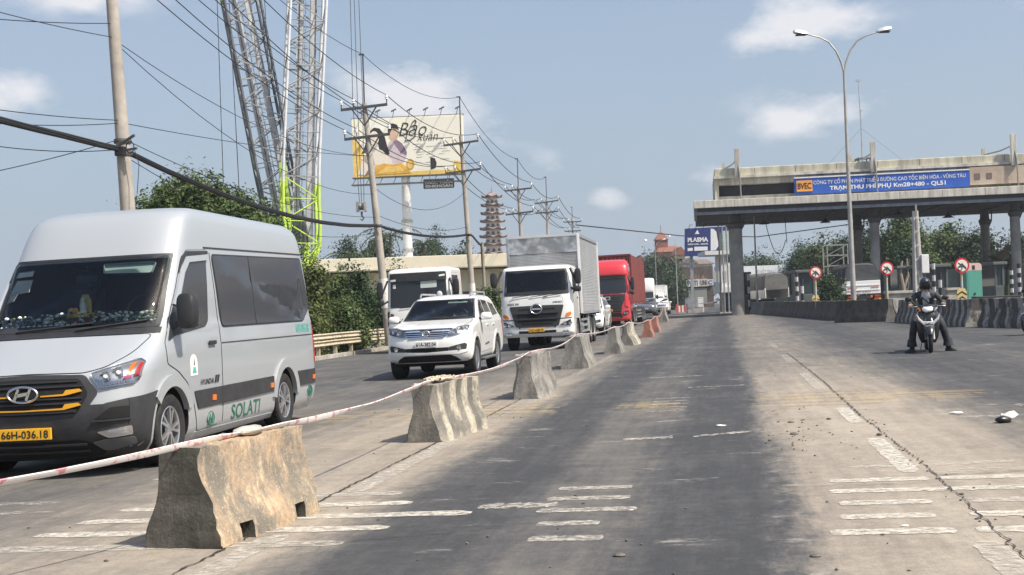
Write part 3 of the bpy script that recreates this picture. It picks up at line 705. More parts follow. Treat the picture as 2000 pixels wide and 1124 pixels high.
row((15.9, 58.9), (20.3, 104.5), 8, .95, .7, .26, [BM_BLK]*6+[BM_PLN]*2, o_, 20)
row((14.75, 55.6), (16.35, 53.1), 1, .98, .72, .26, [BM_BLK], ['lone sooty barrier standing aslant below the light pole'], 40)
row((16.4, 53.4), (17.5, 55.5), 1, .95, .7, .26, [BM_PLN], ['pale grey barrier meeting the lone sooty one at an angle'], 41)
row((16.25, 51.3), (15.3, 40.6), 3, .92, .72, .26, [BM_STR], ['black and grey striped barrier farthest left, half behind the rider', 'middle barrier of the three striped ones behind the rider', 'striped barrier with cream end, right of the rider'], 44)
row((15.4, 40.0), (15.9, 35.2), 1, .92, .72, .26, [BM_STR], ['striped barrier cut off by the right edge of the picture'], 49)

# warning tape strung over the barrier tops
TAPE = mat('barrier_tape', (.78, .74, .71), .45, col2=(.70, .30, .32), vscale=9, thr=(.41, .45))
def tape():
    y1 = lambda i, f: (BAR[i][0] + Vector((math.sin(R(BAR[i][1])), math.cos(R(BAR[i][1])), 0))*BAR[i][2]*f + Vector((0, 0, BAR[i][3]+.012)))
    anc = [Vector((-2.9, 5.2, .62)), y1(0, -.42), y1(0, .1), y1(0, .48), y1(1, -.44), y1(1, .2), y1(1, .46), y1(2, -.3), y1(2, .4), y1(3, -.3), y1(3, .4), y1(4, 0), y1(5, 0), y1(6, 0), y1(7, 0), y1(8, 0)]
    a0 = P(0, 932, 6.6); anc[0] = a0 + (a0-anc[1])*.8
    pts = []
    for i in range(len(anc)-1):
        a, b = anc[i], anc[i+1]; L_ = (b-a).length; n = max(3, int(L_/.35)); sag = .010*L_ if L_ > 1.5 else 0
        if i == 0: sag = .03
        for k in range(n): t = k/n; pts.append(a.lerp(b, t) - Vector((0, 0, 4*sag*t*(1-t))))
    pts.append(anc[-1]); mb = MB(); vs = []
    for i, p in enumerate(pts):
        d = (pts[min(i+1, len(pts)-1)]-pts[max(i-1, 0)]).normalized(); tw = .6+.7*noise.noise(Vector((i*.23, 2, 5)))
        s_ = d.cross(Vector((0, 0, 1))).normalized(); up = s_.cross(d)
        w = up*math.cos(tw)+s_*math.sin(tw); hw_ = .021+.006*noise.noise(Vector((i*.7, 0, 1)))
        nn = d.cross(w)*.004
        vs += [p+w*hw_+nn, p+nn*2.2, p-w*hw_+nn, p-w*hw_-nn, p-nn*2.2, p+w*hw_-nn]
    mb.add(vs, [(6*i+j, 6*i+(j+1) % 6, 6*(i+1)+(j+1) % 6, 6*(i+1)+j) for i in range(len(pts)-1) for j in range(6)])
    o = mb.build('warning_tape', TAPE, None, 60); tag(o, 'long white and red plastic tape strung slack over the barrier tops', 'tape')
    return pts
tape()
# a stone weighing the tape down on the first barrier, a knot of tape on the second
def rock(name, p, r_, sq, mt_, label, cat, seed):
    mb = MB(); mb.ball((0, 0, 0), r_, 14, 9, sq); off = Vector((seed, seed*2, 0))
    for i, v in enumerate(mb.v): mb.v[i] = tuple(Vector(v)*(1+.35*noise.noise(Vector(v)*9+off)+.15*noise.noise(Vector(v)*30+off)))
    return tag(mb.build(name, mt_, None, 35, loc=p), label, cat)
b0 = BAR[0]; yv = Vector((math.sin(R(b0[1])), math.cos(R(b0[1])), 0))
rock('stone', b0[0]+yv*.16+Vector((0, 0, .648)), .13, (.7, 1.15, .24), CONC, 'flat grey stone holding the tape down on the nearest barrier', 'stone', 4).rotation_euler = (0, 0, -.5)
b1 = BAR[1]; yv = Vector((math.sin(R(b1[1])), math.cos(R(b1[1])), 0)); t = thing('tape_knot', 'bundle of knotted tape and rope on top of the fluted barrier', 'rope', b1[0]+Vector((0, 0, b1[3]))-yv*.35, b1[1])
for k in range(9):
    r1 = random.Random(k); pts = [Vector((.11*math.cos(a+k)*r1.uniform(.6, 1.1), .30*math.sin(a+k*.5)*r1.uniform(.6, 1.1)+.1, .02+.03*r1.random())) for a in [2*PI*j/14 for j in range(15)]]
    MB().tube(pts, .011, 5).build('loop', mat('old_rope', (.47, .41, .31), .9, var=.3, vscale=20), t, 60)
# ================================================================ trees and bushes
LEAF = leafmat('leaves', (.040, .068, .022), (.135, .19, .062)); LEAFD = leafmat('dark_leaves', (.020, .042, .018), (.065, .112, .045), .2)
LEAFF = leafmat('far_leaves', (.030, .056, .034), (.082, .128, .062), .2); LEAFY = leafmat('yellow_green_leaves', (.055, .085, .022), (.17, .20, .065))
PALM = leafmat('palm_fronds', (.030, .048, .016), (.085, .105, .045), .2); DRY = leafmat('dry_leaves', (.10, .085, .05), (.24, .20, .12), .2)
BARK = mat('bark', (.12, .095, .07), .95, var=.4, vscale=6, bump=.6, bscale=12)
def foliage_mesh(name, blobs, n, leaf, seed, mt, flat=.55):
    """many small leaf faces in irregular clumps spread through the volume of a few lobes (x, y, z, rx, ry, rz)"""
    r = random.Random(seed); mb = MB(); tw = sum(b[3]*b[4]+b[4]*b[5]+b[3]*b[5] for b in blobs)
    for (x, y, z, a, b, c) in blobs:
        k = int(n*(a*b+b*c+a*c)/tw); ncl = max(6, k//34)
        for _ in range(ncl):
            v = Vector((r.gauss(0, 1), r.gauss(0, 1), r.gauss(0, 1))).normalized(); rad = (.62+.42*r.random()) if r.random() < .82 else r.random()*.7
            if r.random() < .06: rad = 1.08+.3*r.random()
            bump = 1+.48*noise.noise(v*2.3+Vector((seed, 0, 0)))
            cc = Vector((x+v.x*a*rad*bump, y+v.y*b*rad*bump, z+v.z*c*rad*bump)); cs = leaf*r.uniform(1.6, 5.2); ls = r.uniform(.7, 1.5)
            if cc.z < .05: cc.z = .05+r.random()*.3
            for _ in range(34):
                o_ = Vector((r.gauss(0, .5), r.gauss(0, .5), r.gauss(0, .38)))*cs; p = cc+o_
                nn = (v*.7+o_.normalized()*.5+Vector((r.gauss(0, .5), r.gauss(0, .5), r.gauss(.35, .5)))).normalized()
                u_ = nn.orthogonal().normalized(); u_.rotate(Matrix.Rotation(r.random()*6.28, 3, nn)); w = nn.cross(u_); s_ = leaf*ls*r.uniform(.5, 1.3)
                mb.add([p-u_*s_*.5, p+w*s_*.28+nn*s_*.06, p+u_*s_*.6-nn*s_*.10, p-w*s_*.28+nn*s_*.06], [(0, 1, 2, 3)])
    return mb.mesh(name, mt, 0, False)
def limbs(blobs, base, r0_, seed, zb=0):
    r = random.Random(seed); mb = MB(); top = Vector((sum(b[0] for b in blobs)/len(blobs), sum(b[1] for b in blobs)/len(blobs), min(b[2]-b[5]*.3 for b in blobs)))
    fork = Vector(base).lerp(top, .7); mb.tube([Vector(base), Vector(base).lerp(fork, .5)+Vector((r.gauss(0, .1), r.gauss(0, .1), 0)), fork], [r0_*1.3, r0_, r0_*.75], 7)
    for b in blobs:
        for k in range(2):
            e = Vector((b[0]+r.gauss(0, b[3]*.4), b[1]+r.gauss(0, b[4]*.4), b[2]+b[5]*r.uniform(-.1, .6))); m_ = fork.lerp(e, .5)+Vector((0, 0, -.1*b[5]))
            mb.tube([fork, m_, e], [r0_*.55, r0_*.35, r0_*.12], 5)
    return mb
def tree(name, label, cat, loc, blobs, n, leaf, mt_, seed, trunk=.16, base=(0, 0, 0), group=None):
    t = thing(name, label, cat, loc, 0, group, False)
    link('crown', foliage_mesh('crown', blobs, n, leaf, seed, mt_), t); limbs(blobs, base, trunk, seed).build('trunk', BARK, t, 40); return t
def pxtree(name, label, cat, px0, px1, pytop, Y, n, leaf, mt_, seed, zlow=.25, lobes=5, group=None, trunk=.16, depth=.7):
    """a tree standing at depth Y, as wide and as tall there as the picture shows it"""
    b = at((px0+px1)/2, Y); w = (px1-px0)/FPX*Y/2; h = zat((px0+px1)/2, pytop, Y)-b.z; r = random.Random(seed); bl = []
    z0 = h*zlow
    for k in range(lobes):
        f = (k+.5)/lobes*2-1; env = (1-abs(f)**2.2)*.55+.45; rz = (h-z0)*.5*env*r.uniform(.75, 1.0)
        bl.append((f*w*.62, r.uniform(-.4, .4)*w*depth, z0+(h-z0)*env*.98-rz, w*r.uniform(.36, .5), w*depth*r.uniform(.4, .55), rz))
    bl.append((r.uniform(-.2, .2)*w, 0, h*.52, w*.66, w*depth*.6, h*.40))
    return tree(name, label, cat, b, bl, n, leaf, mt_, seed, trunk, (0, 0, 0), group)
# the broad tree behind the minibus
tb = at(410, 44); bz = tb.z
def L(px, py, Y=44): return P(px, py, Y)-tb
bl = []
for px, py, rx, rz in ((300, 400, .85, .8), (345, 370, .8, .75), (395, 372, 1.0, .9), (440, 395, .9, .9), (360, 425, 1.3, 1.0), (490, 415, .95, .9), (525, 440, .7, .8), (450, 440, 1.2, .9), (560, 480, .7, .9), (410, 470, 2.2, 1.0)):
    q = L(px, py); bl.append((q.x*.93, rng.uniform(-.6, .6), q.z-.4, rx, rx*.9, rz))
tree('broadleaf_tree', 'broad dark green tree rising behind the silver minibus', 'tree', tb, bl, 46000, .13, LEAF, 3, .2)
for (a, b, top, Y, n, mt_, sd_, lab) in ((588, 640, 500, 49.5, 4200, LEAFY, 21, 'yellow green bush just behind the tail of the minibus'), (626, 690, 527, 53, 5200, LEAF, 22, 'dense bush behind the guardrail between minibus and second pole'),
        (668, 735, 515, 54.5, 5200, LEAFD, 23, 'taller dark bush left of the second pole'), (718, 790, 548, 56, 4200, LEAFD, 24, 'dark bush around the foot of the second pole'), (560, 630, 590, 47.5, 4200, LEAFY, 25, 'low bright bush half hidden by the minibus tail'), (630, 720, 585, 50.5, 5600, LEAF, 26, 'low leafy bush right above the guardrail'), (740, 812, 506, 63, 3600, LEAFD, 27, 'round shrub behind the white truck cab'), (930, 985, 548, 62, 2600, LEAF, 28, 'sparse shrub between the white cab and the box truck')):
    pxtree('bush', lab, 'bush', a, b, top, Y, int(n*2.2), .115, mt_, sd_, .02, 5, 'bushes along the guardrail', .05, .8)
for (a, b, top, Y, n, mt_, sd_, lab) in ((655, 720, 462, 128, 2600, LEAFF, 31, 'round tree above the cream roof, left of the second pole'), (700, 790, 448, 132, 3400, LEAFF, 32, 'wide tree above the cream roof behind the palm'), (800, 850, 472, 130, 2200, LEAFF, 33, 'low tree right of the billboard column'), (828, 880, 438, 134, 1500, LEAFF, 34, 'thin feathery tree above the cream roof'), (872, 935, 474, 140, 2200, LEAFF, 35, 'low tree behind the third pole')):
    pxtree('far_tree', lab, 'tree', a, b, top, Y, int(n*3.2), .24, mt_, sd_, .35, 4, 'trees behind the cream building', .18)
def palm(label, px, pytop, Y, n, ln, sd_, group='palms behind the cream building'):
    b = at(px, Y); h = zat(px, pytop, Y)-b.z; t = thing('palm_tree', label, 'palm', b, 0, group, False); r = random.Random(sd_)
    MB().tube([(0, 0, 0), (.1, 0, h*.5), (.25, 0, h)], [.22, .16, .13], 8).build('trunk', BARK, t, 40)
    for k in range(n):
        a = 2*PI*k/n+r.uniform(-.2, .2); up = r.uniform(.2, 1.1); mb = MB(); d = Vector((math.cos(a), math.sin(a), 0)); sd2 = d.cross(Vector((0, 0, 1)))
        sp = [Vector((.25, 0, h))+d*ln*q*(1-.25*q*(1-up))+Vector((0, 0, ln*(up*q*.9-.95*q*q))) for q in [i/9 for i in range(10)]]
        mb.tube(sp, [.035]*9+[.01], 4)
        for i in range(1, 10):
            for s_ in (-1, 1):
                l_ = ln*.22*math.sin(PI*(.15+.8*i/10)); tip = sp[i]+sd2*s_*l_+d*l_*.5-Vector((0, 0, l_*.55))
                mb.add([sp[i]-d*.07, sp[i]+d*.07, tip], [(0, 1, 2)])
        mb.build('frond', PALM, t, 0, False)
    return t
palm('small palm with upright fronds above the left of the cream roof', 672, 505, 120, 13, 2.3, 1); palm('tall drooping palm right of the second pole', 762, 462, 118, 15, 3.2, 2); palm('palm standing right of the billboard column', 826, 478, 122, 13, 2.4, 3)

# ================================================================ guardrail along the left
def guardrail():
    t = thing('guardrail', 'weathered cream double rail guardrail on short posts in front of the bushes', 'guardrail', RD(-14.5, 44), 9.7)
    M_ = mat('rusted_cream_paint', (.50, .44, .33), .7, col2=(.22, .17, .11), vscale=5, thr=(.30, .52), bump=.2, bscale=20)
    for z0 in (.48, .74):
        mb = MB(); pf = [(-.02, -.11), (.035, -.07), (-.015, 0), (.035, .07), (-.02, .11)]; vs = []
        ys = [-16+1*i for i in range(44)]
        for y in ys: vs += [(x, y, z0+z+.012*noise.noise(Vector((y*.4, z0, 0)))) for x, z in pf] + [(x-.012, y, z0+z) for x, z in reversed(pf)]
        k = 10; mb.add(vs, [(k*i+j, k*i+(j+1) % k, k*(i+1)+(j+1) % k, k*(i+1)+j) for i in range(len(ys)-1) for j in range(k)]); mb.build('rail', M_, t, 20)
    for k in range(21):
        y = -15+2*k; mb = MB().box((-.17, y-.05, -.2), (-.03, y+.05, .86)); mb.build('post', M_, t, 0)
    return t
guardrail()

# ================================================================ utility poles, cross arms and wires
POLEM = mat('pole_concrete', (.36, .325, .285), .92, var=.22, vscale=1.2, bump=.35, bscale=10); WIRE = mat('black_cable', (.012, .012, .013), .6)
WOODG = mat('grey_steel_arm', (.11, .11, .115), .6, .4, var=.2); PORC = mat('white_porcelain', (.75, .75, .74), .2); POLEW = mat('limewashed_band', (.66, .64, .60), .9, col2=(.40, .36, .31), vscale=7, thr=(.3, .45))
POLES = []
def catenary(a, b, sag, n=14):
    a, b = Vector(a), Vector(b); return [a.lerp(b, i/n) - Vector((0, 0, 4*sag*(i/n)*(1-i/n))) for i in range(n+1)]
def upole(label, px, Y, topz, lean, arms, rod=0, r_=.15, group='concrete utility poles on the left', lb=None, white=False, steel=False, shade_=None):
    b = at(px, Y, -.1); t = thing('utility_pole', label, 'utility pole', b, 9.7, group, False)
    n = 9; pts = [Vector((lean*topz*(i/n), 0, topz*i/n)) for i in range(n+1)]
    MB().tube(pts, [r_*1.25-(r_*.55)*i/n for i in range(n+1)], 14).build('shaft', STEEL if steel else POLEM, t, 40)
    if white: MB().tube([Vector((lean*z, 0, z)) for z in (1.8, 2.4, 3.05)], r_*1.255, 14).build('limewash_band', POLEW, t, 40)
    tips = []
    for (z, hw_, dz) in arms:
        a = Vector((lean*z, 0, z)); mb = MB(); l_, r2 = a+Vector((-hw_, -.12, -dz)), a+Vector((hw_, -.12, dz)); mb.bar(l_, r2, .09, .11)
        for s_ in (-1, 1): mb.bar(a+Vector((s_*hw_*.55, -.12, s_*dz*.5)), a+Vector((0, -.1, -.8)), .05)
        arm = mb.build('cross_arm', WOODG, t, 0); row_ = []
        for f in (-.98, -.45, .98):
            p = a+Vector((f*hw_, -.12, f*dz+.06)); q = MB()
            q.tube([p, p+Vector((0, 0, .34))], .025, 6); q.build('insulator_pin', WOODG, arm)
            q = MB(); q.lathe([(.03, 0), (.085, .02), (.05, .07), (.085, .10), (.05, .16), (.02, .2)], 8, Matrix.Translation(p+Vector((0, 0, .15)))); q.build('insulator', PORC, arm, 50)
            row_.append(p+Vector((0, 0, .34)))
        tips.append(row_)
    if rod:
        a = Vector((lean*topz, 0, topz-.6)); MB().tube([a, a+Vector((0, 0, .6+rod))], .035, 6).build('ground_wire_mast', WOODG, t); MB().bar(a+Vector((-.18, 0, .6+rod)), a+Vector((.05, 0, .6+rod)), .06).build('mast_clamp', WOODG, t)
    M = t.matrix_world.copy(); d = dict(o=t, tips=[[M @ p for p in rw] for rw in tips], rod=M @ Vector((lean*topz, 0, topz+rod)), at=lambda z, M=M, l_=lean: M @ Vector((l_*z, 0, z))); POLES.append(d); return d
LEANS = (-.055, -.066, -.028, .012, .02, .03)
zt = lambda px, py, Y: zat(px, py, Y) - at(px, Y).z
p1 = upole('thick concrete pole rising behind the silver minibus, cut off at the top', 272, 29.6, 12.6, -.05, [(12.3, 1.0, .05), (11.2, 1.0, .05)], 0, .17)
p2 = upole('leaning concrete pole with two cross arms in front of the billboard', 760, 52, zt(712, 198, 52), -.075, [(zt(712, 206, 52), 1.02, .06), (zt(712, 264, 52), 1.0, .06)], 2.1, .155, white=True)
p3 = upole('concrete pole with two cross arms right of the billboard', 927, 69, zt(905, 262, 69), -.04, [(zt(905, 277, 69), 1.0, .08), (zt(905, 332, 69), 1.02, .08)], 2.2, .15, white=True)
p4 = upole('light grey pole with two cross arms right of the pagoda', 1026, 88, zt(1020, 362, 88), -.02, [(zt(1020, 368, 88), .98, .06), (zt(1020, 414, 88), 1.0, .08)], 2.0, .15)
p5 = upole('dark pole with crowded cross arms above the box truck', 1075, 108, zt(1073, 388, 108), 0, [(zt(1073, 393, 108), 1.05, .1), (zt(1073, 413, 108), 1.0, .05)], 2.0, .15)
p6 = upole('farthest pole with one cross arm above the corner of the box truck', 1124, 138, zt(1122, 424, 138), 0, [(zt(1122, 432, 138), 1.0, 0), (zt(1122, 450, 138), .9, 0)], 1.2, .15)
p0 = dict(tips=[[Vector((-8.6+f, -2, 12.3)) for f in (-1, -.45, 1)], [Vector((-8.6+f, -2, 11.2)) for f in (-1, -.45, 1)]], at=lambda z: Vector((-8.9, -2, z)))
def wire(pts, r_, label, group, name='cable'):
    return tag(MB().tube(pts, r_, 5).build(name, WIRE, None, 60), label, 'cable', group)
chain = [p0, p1, p2, p3, p4, p5, p6]
spn = ['left of the pole behind the minibus', 'from the minibus pole to the leaning pole', 'across the billboard', 'from billboard to pagoda', 'just right of the pagoda', 'running to the farthest pole']
for i in range(len(chain)-1):
    a, b = chain[i], chain[i+1]
    for lv in (0, 1):
        for k in range(3):
            pa, pb = a['tips'][lv][k], b['tips'][lv][k]
            wire(catenary(pa, pb, (.55, .55, .5, .45, .45, .5)[i]+.07*k), .0125+.0028*i, f"{('upper', 'lower')[lv]} power line, {('left', 'middle', 'right')[k]} of three, {spn[i]}", 'power lines between the poles')
for i in range(2, 5):
    wire(catenary(chain[i]['rod'], chain[i+1]['rod'], .7), .008+.003*i, f'thin ground wire high above the power lines, {spn[i]}', 'power lines between the poles')
wire(catenary(p1['at'](14.2), p2['rod'], .8), .012, 'thin ground wire high above the power lines, left of the billboard', 'power lines between the poles')
# the sagging bundle of telephone cables at mid height
def bundle(pts, r_, label):
    t = thing('cable_bundle', label, 'cable', pts[0], 0, 'telephone cable bundle', False); o = Vector(pts[0]); seed = rng.random()*50
    for k in range(5):
        a = 2*PI*k/5; q = [Vector(p)-o+Vector((0, math.cos(a+i*.5)*r_*.8, math.sin(a+i*.5)*r_*.8)) for i, p in enumerate(pts)]
        MB().tube(q, r_*.62, 6).build('strand', WIRE, t, 60)
    return t
zb1, zb2, zb3 = zt(251, 285, 29.6), zt(741, 436, 52), zt(916, 455, 69)
bnd = lambda a, b, s_: catenary(a, b, s_, 18)
bundle(bnd(Vector((-13.2, 8, 5.9)), p1['at'](zb1), .12), .055, 'thick black cable bundle coming from the left edge to the first pole')
bundle(bnd(p1['at'](zb1), p2['at'](zb2), .55), .055, 'thick black cable bundle sagging from the first pole over the tree to the second')
bundle(bnd(p2['at'](zb2), p3['at'](zb3), .28), .048, 'black cable bundle between the second and third poles')
for (z1, z2, s_, lab) in ((zt(251, 262, 29.6), zt(741, 420, 52), .5, 'thin phone wire just above the cable bundle'), (zt(251, 296, 29.6), zt(741, 448, 52), .9, 'slack thin phone wire below the cable bundle'), (zt(240, 232, 29.6), zt(735, 300, 52), .15, 'almost straight thin wire from the first pole toward the crane'), (zt(236, 70, 29.6), zt(720, 300, 52), .7, 'pair of service wires from the top of the first pole, upper one'), (zt(236, 75, 29.6), zt(730, 375, 52), 1.0, 'pair of service wires from the top of the first pole, lower one')):
    wire(catenary(p1['at'](z1), p2['at'](z2), s_), .010, lab, 'phone wires on the left')
for (px, py, z1, s_, lab) in ((-250, -50, zt(213, 66, 29.6), .1, 'service wire slanting in from the upper left corner to the first pole'), (-250, 10, zt(210, 38, 29.6), .1, 'flat service wire high at the left of the first pole'), (-250, 175, zt(225, 228, 29.6), .1, 'thin wire left of the first pole at half height'), (-250, 215, zt(226, 233, 29.6), .15, 'second thin wire left of the first pole at half height'), (-250, 380, zt(250, 262, 29.6), .1, 'wire rising from the lower left toward the first pole'), (-250, 235, zt(250, 283, 29.6), .25, 'thin wire hugging the thick bundle at the left edge')):
    wire(catenary(P(px, py, 22), p1['at'](z1), s_), .010, lab, 'phone wires on the left')
for (z2, z3, s_, lab) in ((zt(741, 415, 52), zt(912, 440, 69), .4, 'thin slack wire above the bundle between second and third pole'), (zt(741, 360, 52), zt(912, 372, 69), 1.0, 'deep slack wire between second and third pole below the billboard')):
    wire(catenary(p2['at'](z2), p3['at'](z3), s_), .012, lab, 'phone wires on the left')
# clamps, brackets and a coil on the first pole
mb = MB()
for z in (zt(251, 268, 29.6), zt(251, 292, 29.6)): mb.lathe([(.205, -.05), (.215, 0), (.205, .05)], 16, Matrix.Translation((-.05*z, 0, z)))
mb.bar((-.05*zb1, -.2, zb1+.1), (-.05*zb1+.45, -.3, zb1+.3), .05); mb.bar((-.05*zb1, -.2, zb1-.05), (-.05*zb1+.5, -.3, zb1-.02), .05); mb.build('cable_bracket', WOODG, p1['o'], 30)
MB().box((-.05*zb1-.08, -.30, zb1-.16), (-.05*zb1+.16, -.18, zb1+.05)).build('junction_box', BLACKP, p1['o'], 0, bevel=.01)
for k in range(2): MB().tube([(-.05*zb1+.30+.1*math.cos(a), -.25, zb1+.02+.14*math.sin(a)) for a in [2*PI*j/14 for j in range(15)]], .012, 5).build('cable_coil', WIRE, p1['o'])
MB().tube([(-.05*zb1+.4, -.25, zb1), (-.05*zb1+.52, -.25, zb1-.4), (-.05*zb1+.45, -.25, zb1-1.1)], .009, 5).build('hanging_cable', WIRE, p1['o'])
for dct, px, py, Y in ((p2, 741, 436, 52), (p3, 916, 455, 69)):
    z = zt(px, py, Y); ln = -.075 if dct is p2 else -.04; mb = MB(); mb.lathe([(.2, -.04), (.21, 0), (.2, .04)], 12, Matrix.Translation((ln*z, 0, z))); mb.bar((ln*z, -.2, z), (ln*z+.3, -.25, z-.1), .06); mb.build('cable_bracket', WOODG, dct['o'], 30)
# the short post by the third pole where the bundle dives, and the far cable crossing to the toll station
b = at(948, 66, -.1); t = thing('cable_post', 'short weathered post right of the third pole where the thick cable bends down', 'post', b, 9.7, None, False); hq = zt(945, 470, 66)
MB().tube([(0, 0, 0), (-.04, 0, hq)], .085, 8).build('shaft', mat('rusty_post', (.30, .25, .18), .85, var=.3), t, 40); MB().bar((-.3, 0, hq-.1), (.2, 0, hq-.1), .06).build('arm', WOODG, t)
q = p3['at'](zb3); e = b+Vector((-.1, 0, hq-.15)); tag(MB().tube([q, q.lerp(e, .35)+Vector((0, 0, .12)), q.lerp(e, .7)+Vector((0, 0, 0)), e, e+Vector((.03, 0, -1.5))], .055, 7).build('cable_loop', WIRE, None, 60), 'thick cable arching down from the third pole to the short post', 'cable')
wire([P(1126, 440, 138), P(1330, 461, 170), P(1480, 463, 175), P(1650, 440, 160), P(1800, 415, 150)], .07, 'long cable crossing from the farthest pole to the toll station', None)

# ================================================================ lattice crane
LIME = mat('lime_paint', (.50, .68, .10), .45, var=.2, vscale=.8); CRD = mat('dark_crane_steel', (.11, .115, .125), .5, .3, var=.35, vscale=1.5); CRW = mat('white_crane_steel', (.66, .67, .68), .45, .1, var=.15, vscale=.6); CRG = mat('grey_lacing', (.33, .335, .34), .5, .2, var=.3)
cb = at(575, 62); crane = thing('crawler_crane', 'lime green crawler crane with two lattice booms standing behind the trees', 'crane', cb, 0, None, False)
def boom(path, w, dep, chord, lace, lime_to, nm_, lime_from=1e9):
    """lattice boom through local points; four chords and zigzag lacing"""
    pts = [Vector(p)-cb for p in path]; lens = [0]
    for i in range(1, len(pts)): lens.append(lens[-1]+(pts[i]-pts[i-1]).length)
    tot_ = lens[-1]
    def pos(s_):
        i = max(k for k in range(len(pts)-1) if lens[k] <= s_+1e-6); return pts[i].lerp(pts[i+1], (s_-lens[i])/(lens[i+1]-lens[i]))
    ax = (pts[-1]-pts[0]).normalized(); X = Vector((1, 0, 0)); X = (X-ax*X.dot(ax)).normalized(); Yv = ax.cross(X)
    Yv.rotate(Matrix.Rotation(.28, 3, ax)); X.rotate(Matrix.Rotation(.28, 3, ax))
    par = link(nm_, MB().tube([pos(0)-ax*.3, pos(0)], .25, 8).mesh('boom_foot', LIME), crane)
    corner = lambda s_, a, b_: pos(s_)+X*a*w/2*min(1, .35+s_*.5)+Yv*b_*dep/2
    for a in (-1, 1):
        for b_ in (-1, 1):
            seg = MB(); seg2 = MB(); k = int(tot_/1.0)
            p_ = [corner(tot_*i/k, a, b_) for i in range(k+1)]; cut_ = max(1, int(lime_to/tot_*k)); top_ = min(k, int(lime_from/tot_*k))
            seg.tube(p_[:cut_+1], .085, 7).build('chord', LIME, par, 60)
            if cut_ < top_: MB().tube(p_[cut_:top_+1], .075, 7).build('chord', chord, par, 60)
            if top_ < k: MB().tube(p_[top_:], .08, 7).build('chord', LIME, par, 60)
    mb = MB(); ml = MB(); k = int(tot_/1.05)
    for i in range(k):
        s0, s1 = tot_*i/k, tot_*(i+1)/k; M2 = ml if (s0 < lime_to*.8 or s0 > lime_from) else mb
        for b_ in (-1, 1):
            f = 1 if i % 2 else -1
            M2.tube([corner(s0, f, b_), corner(s1, -f, b_)], .036, 5)
            M2.tube([corner(s0, f, b_*.999), corner(s0, -f, b_)], .022, 4)
        for a in (-1, 1):
            f = 1 if i % 2 else -1; M2.tube([corner(s0, a, f), corner(s1, a, -f)], .03, 5)
        if i % 5 == 4:
            for sg in (-1, 1): M2.bar(corner(s0, -1, sg), corner(s0, 1, sg), .07)
    tag(mb.build('lacing', lace, par, 60), kind='stuff')
    if ml.v: tag(ml.build('lime_lacing', LIME, par, 60), kind='stuff')
    # walkway grating, ladder and pendant ropes inside
    q = MB()
    for s_ in (-.12, .12): q.tube([pos(1)+X*s_, pos(tot_)+X*s_], .018, 4)
    i = 1.0
    while i < tot_: q.tube([pos(i)-X*.12, pos(i)+X*.12], .012, 4); i += .5
    tag(q.build('ladder', CRG, par, 60), kind='stuff')
    q = MB()
    for s_ in (-.55, .1): q.bar(pos(1.2)+X*(s_+.22)+Yv*.35, pos(tot_)+X*(s_+.22)+Yv*.35, .34, .02, up=Yv)
    q.build('walkway', mat('walkway_grey', (.46, .465, .47), .6, .1, var=.25), par, 0)
    for s_ in (-.4, .42): MB().tube([pos(.5)+X*s_+Yv*.3, pos(tot_)+X*s_+Yv*.3], .02, 4).build('hoist_rope', CRD, par)
    return pos, X, Yv, tot_
YB = 62
boom([P(585, 520, YB), P(561, 455, YB), P(536, 340, YB), P(470, 0, YB), P(446, -125, YB)], 1.75, 1.5, CRD, CRG, .5, 'dark_boom', 14.6)
boom([P(596, 520, YB-.9), P(585, 420, YB-.9), P(585, 330, YB-.9), P(600, 0, YB-.9), P(605, -125, YB-.9)], 1.75, 1.5, CRW, CRG, 4.6, 'white_boom', 15.6)
# base body of the crane, mostly behind the trees
mb = MB(); mb.box((-2.4, -.6, 1.2), (.9, 5.2, 2.7)); mb.build('machine_house', LIME, crane, 0, bevel=.08)
mb = MB(); mb.box((-3.7, -1.0, 1.2), (-2.6, .3, 2.7)); o = mb.build('operator_cab', LIME, crane, 0, bevel=.06); MB().box((-3.6, -1.03, 1.8), (-2.7, -1.005, 2.6)).build('cab_window', TINT, o, 0)
for s_ in (-1, 1):
    mb = MB(); mb.prism([(-2.6, .55), (-2.2, .1), (4.6, .1), (5.0, .55), (4.6, 1.05), (-2.2, 1.05)], s_*1.9-.4, s_*1.9+.4, 'x'); mb.build('crawler_track', BLACKP, crane, 20)
mb = MB(); q0 = P(560, 440, YB)-cb; mb.box((q0.x-.1, -.9, q0.z-1.0), (q0.x+1.0, -.2, q0.z+.4)); mb.build('boom_hinge_box', CRD, crane, 0, bevel=.04)
for x0, y0, x1, y1 in ((548, 318, 560, 480), (556, 318, 570, 480)): MB().bar(P(x0, y0, YB-1.3)-cb, P(x1, y1, YB-1.3)-cb, .12).build('gantry_strut', LIME, crane)
for px0, px1 in ((420, 436), (441, 466)):
    MB().tube([P(px0, -125, YB)-cb, P(px1, 350, YB)-cb, P(px1+3, 430, YB)-cb], .022, 5).build('pendant_rope', CRD, crane)
MB().tube([P(510, -125, YB)-cb, P(528, 200, YB)-cb], .02, 5).build('pendant_rope', CRD, crane)
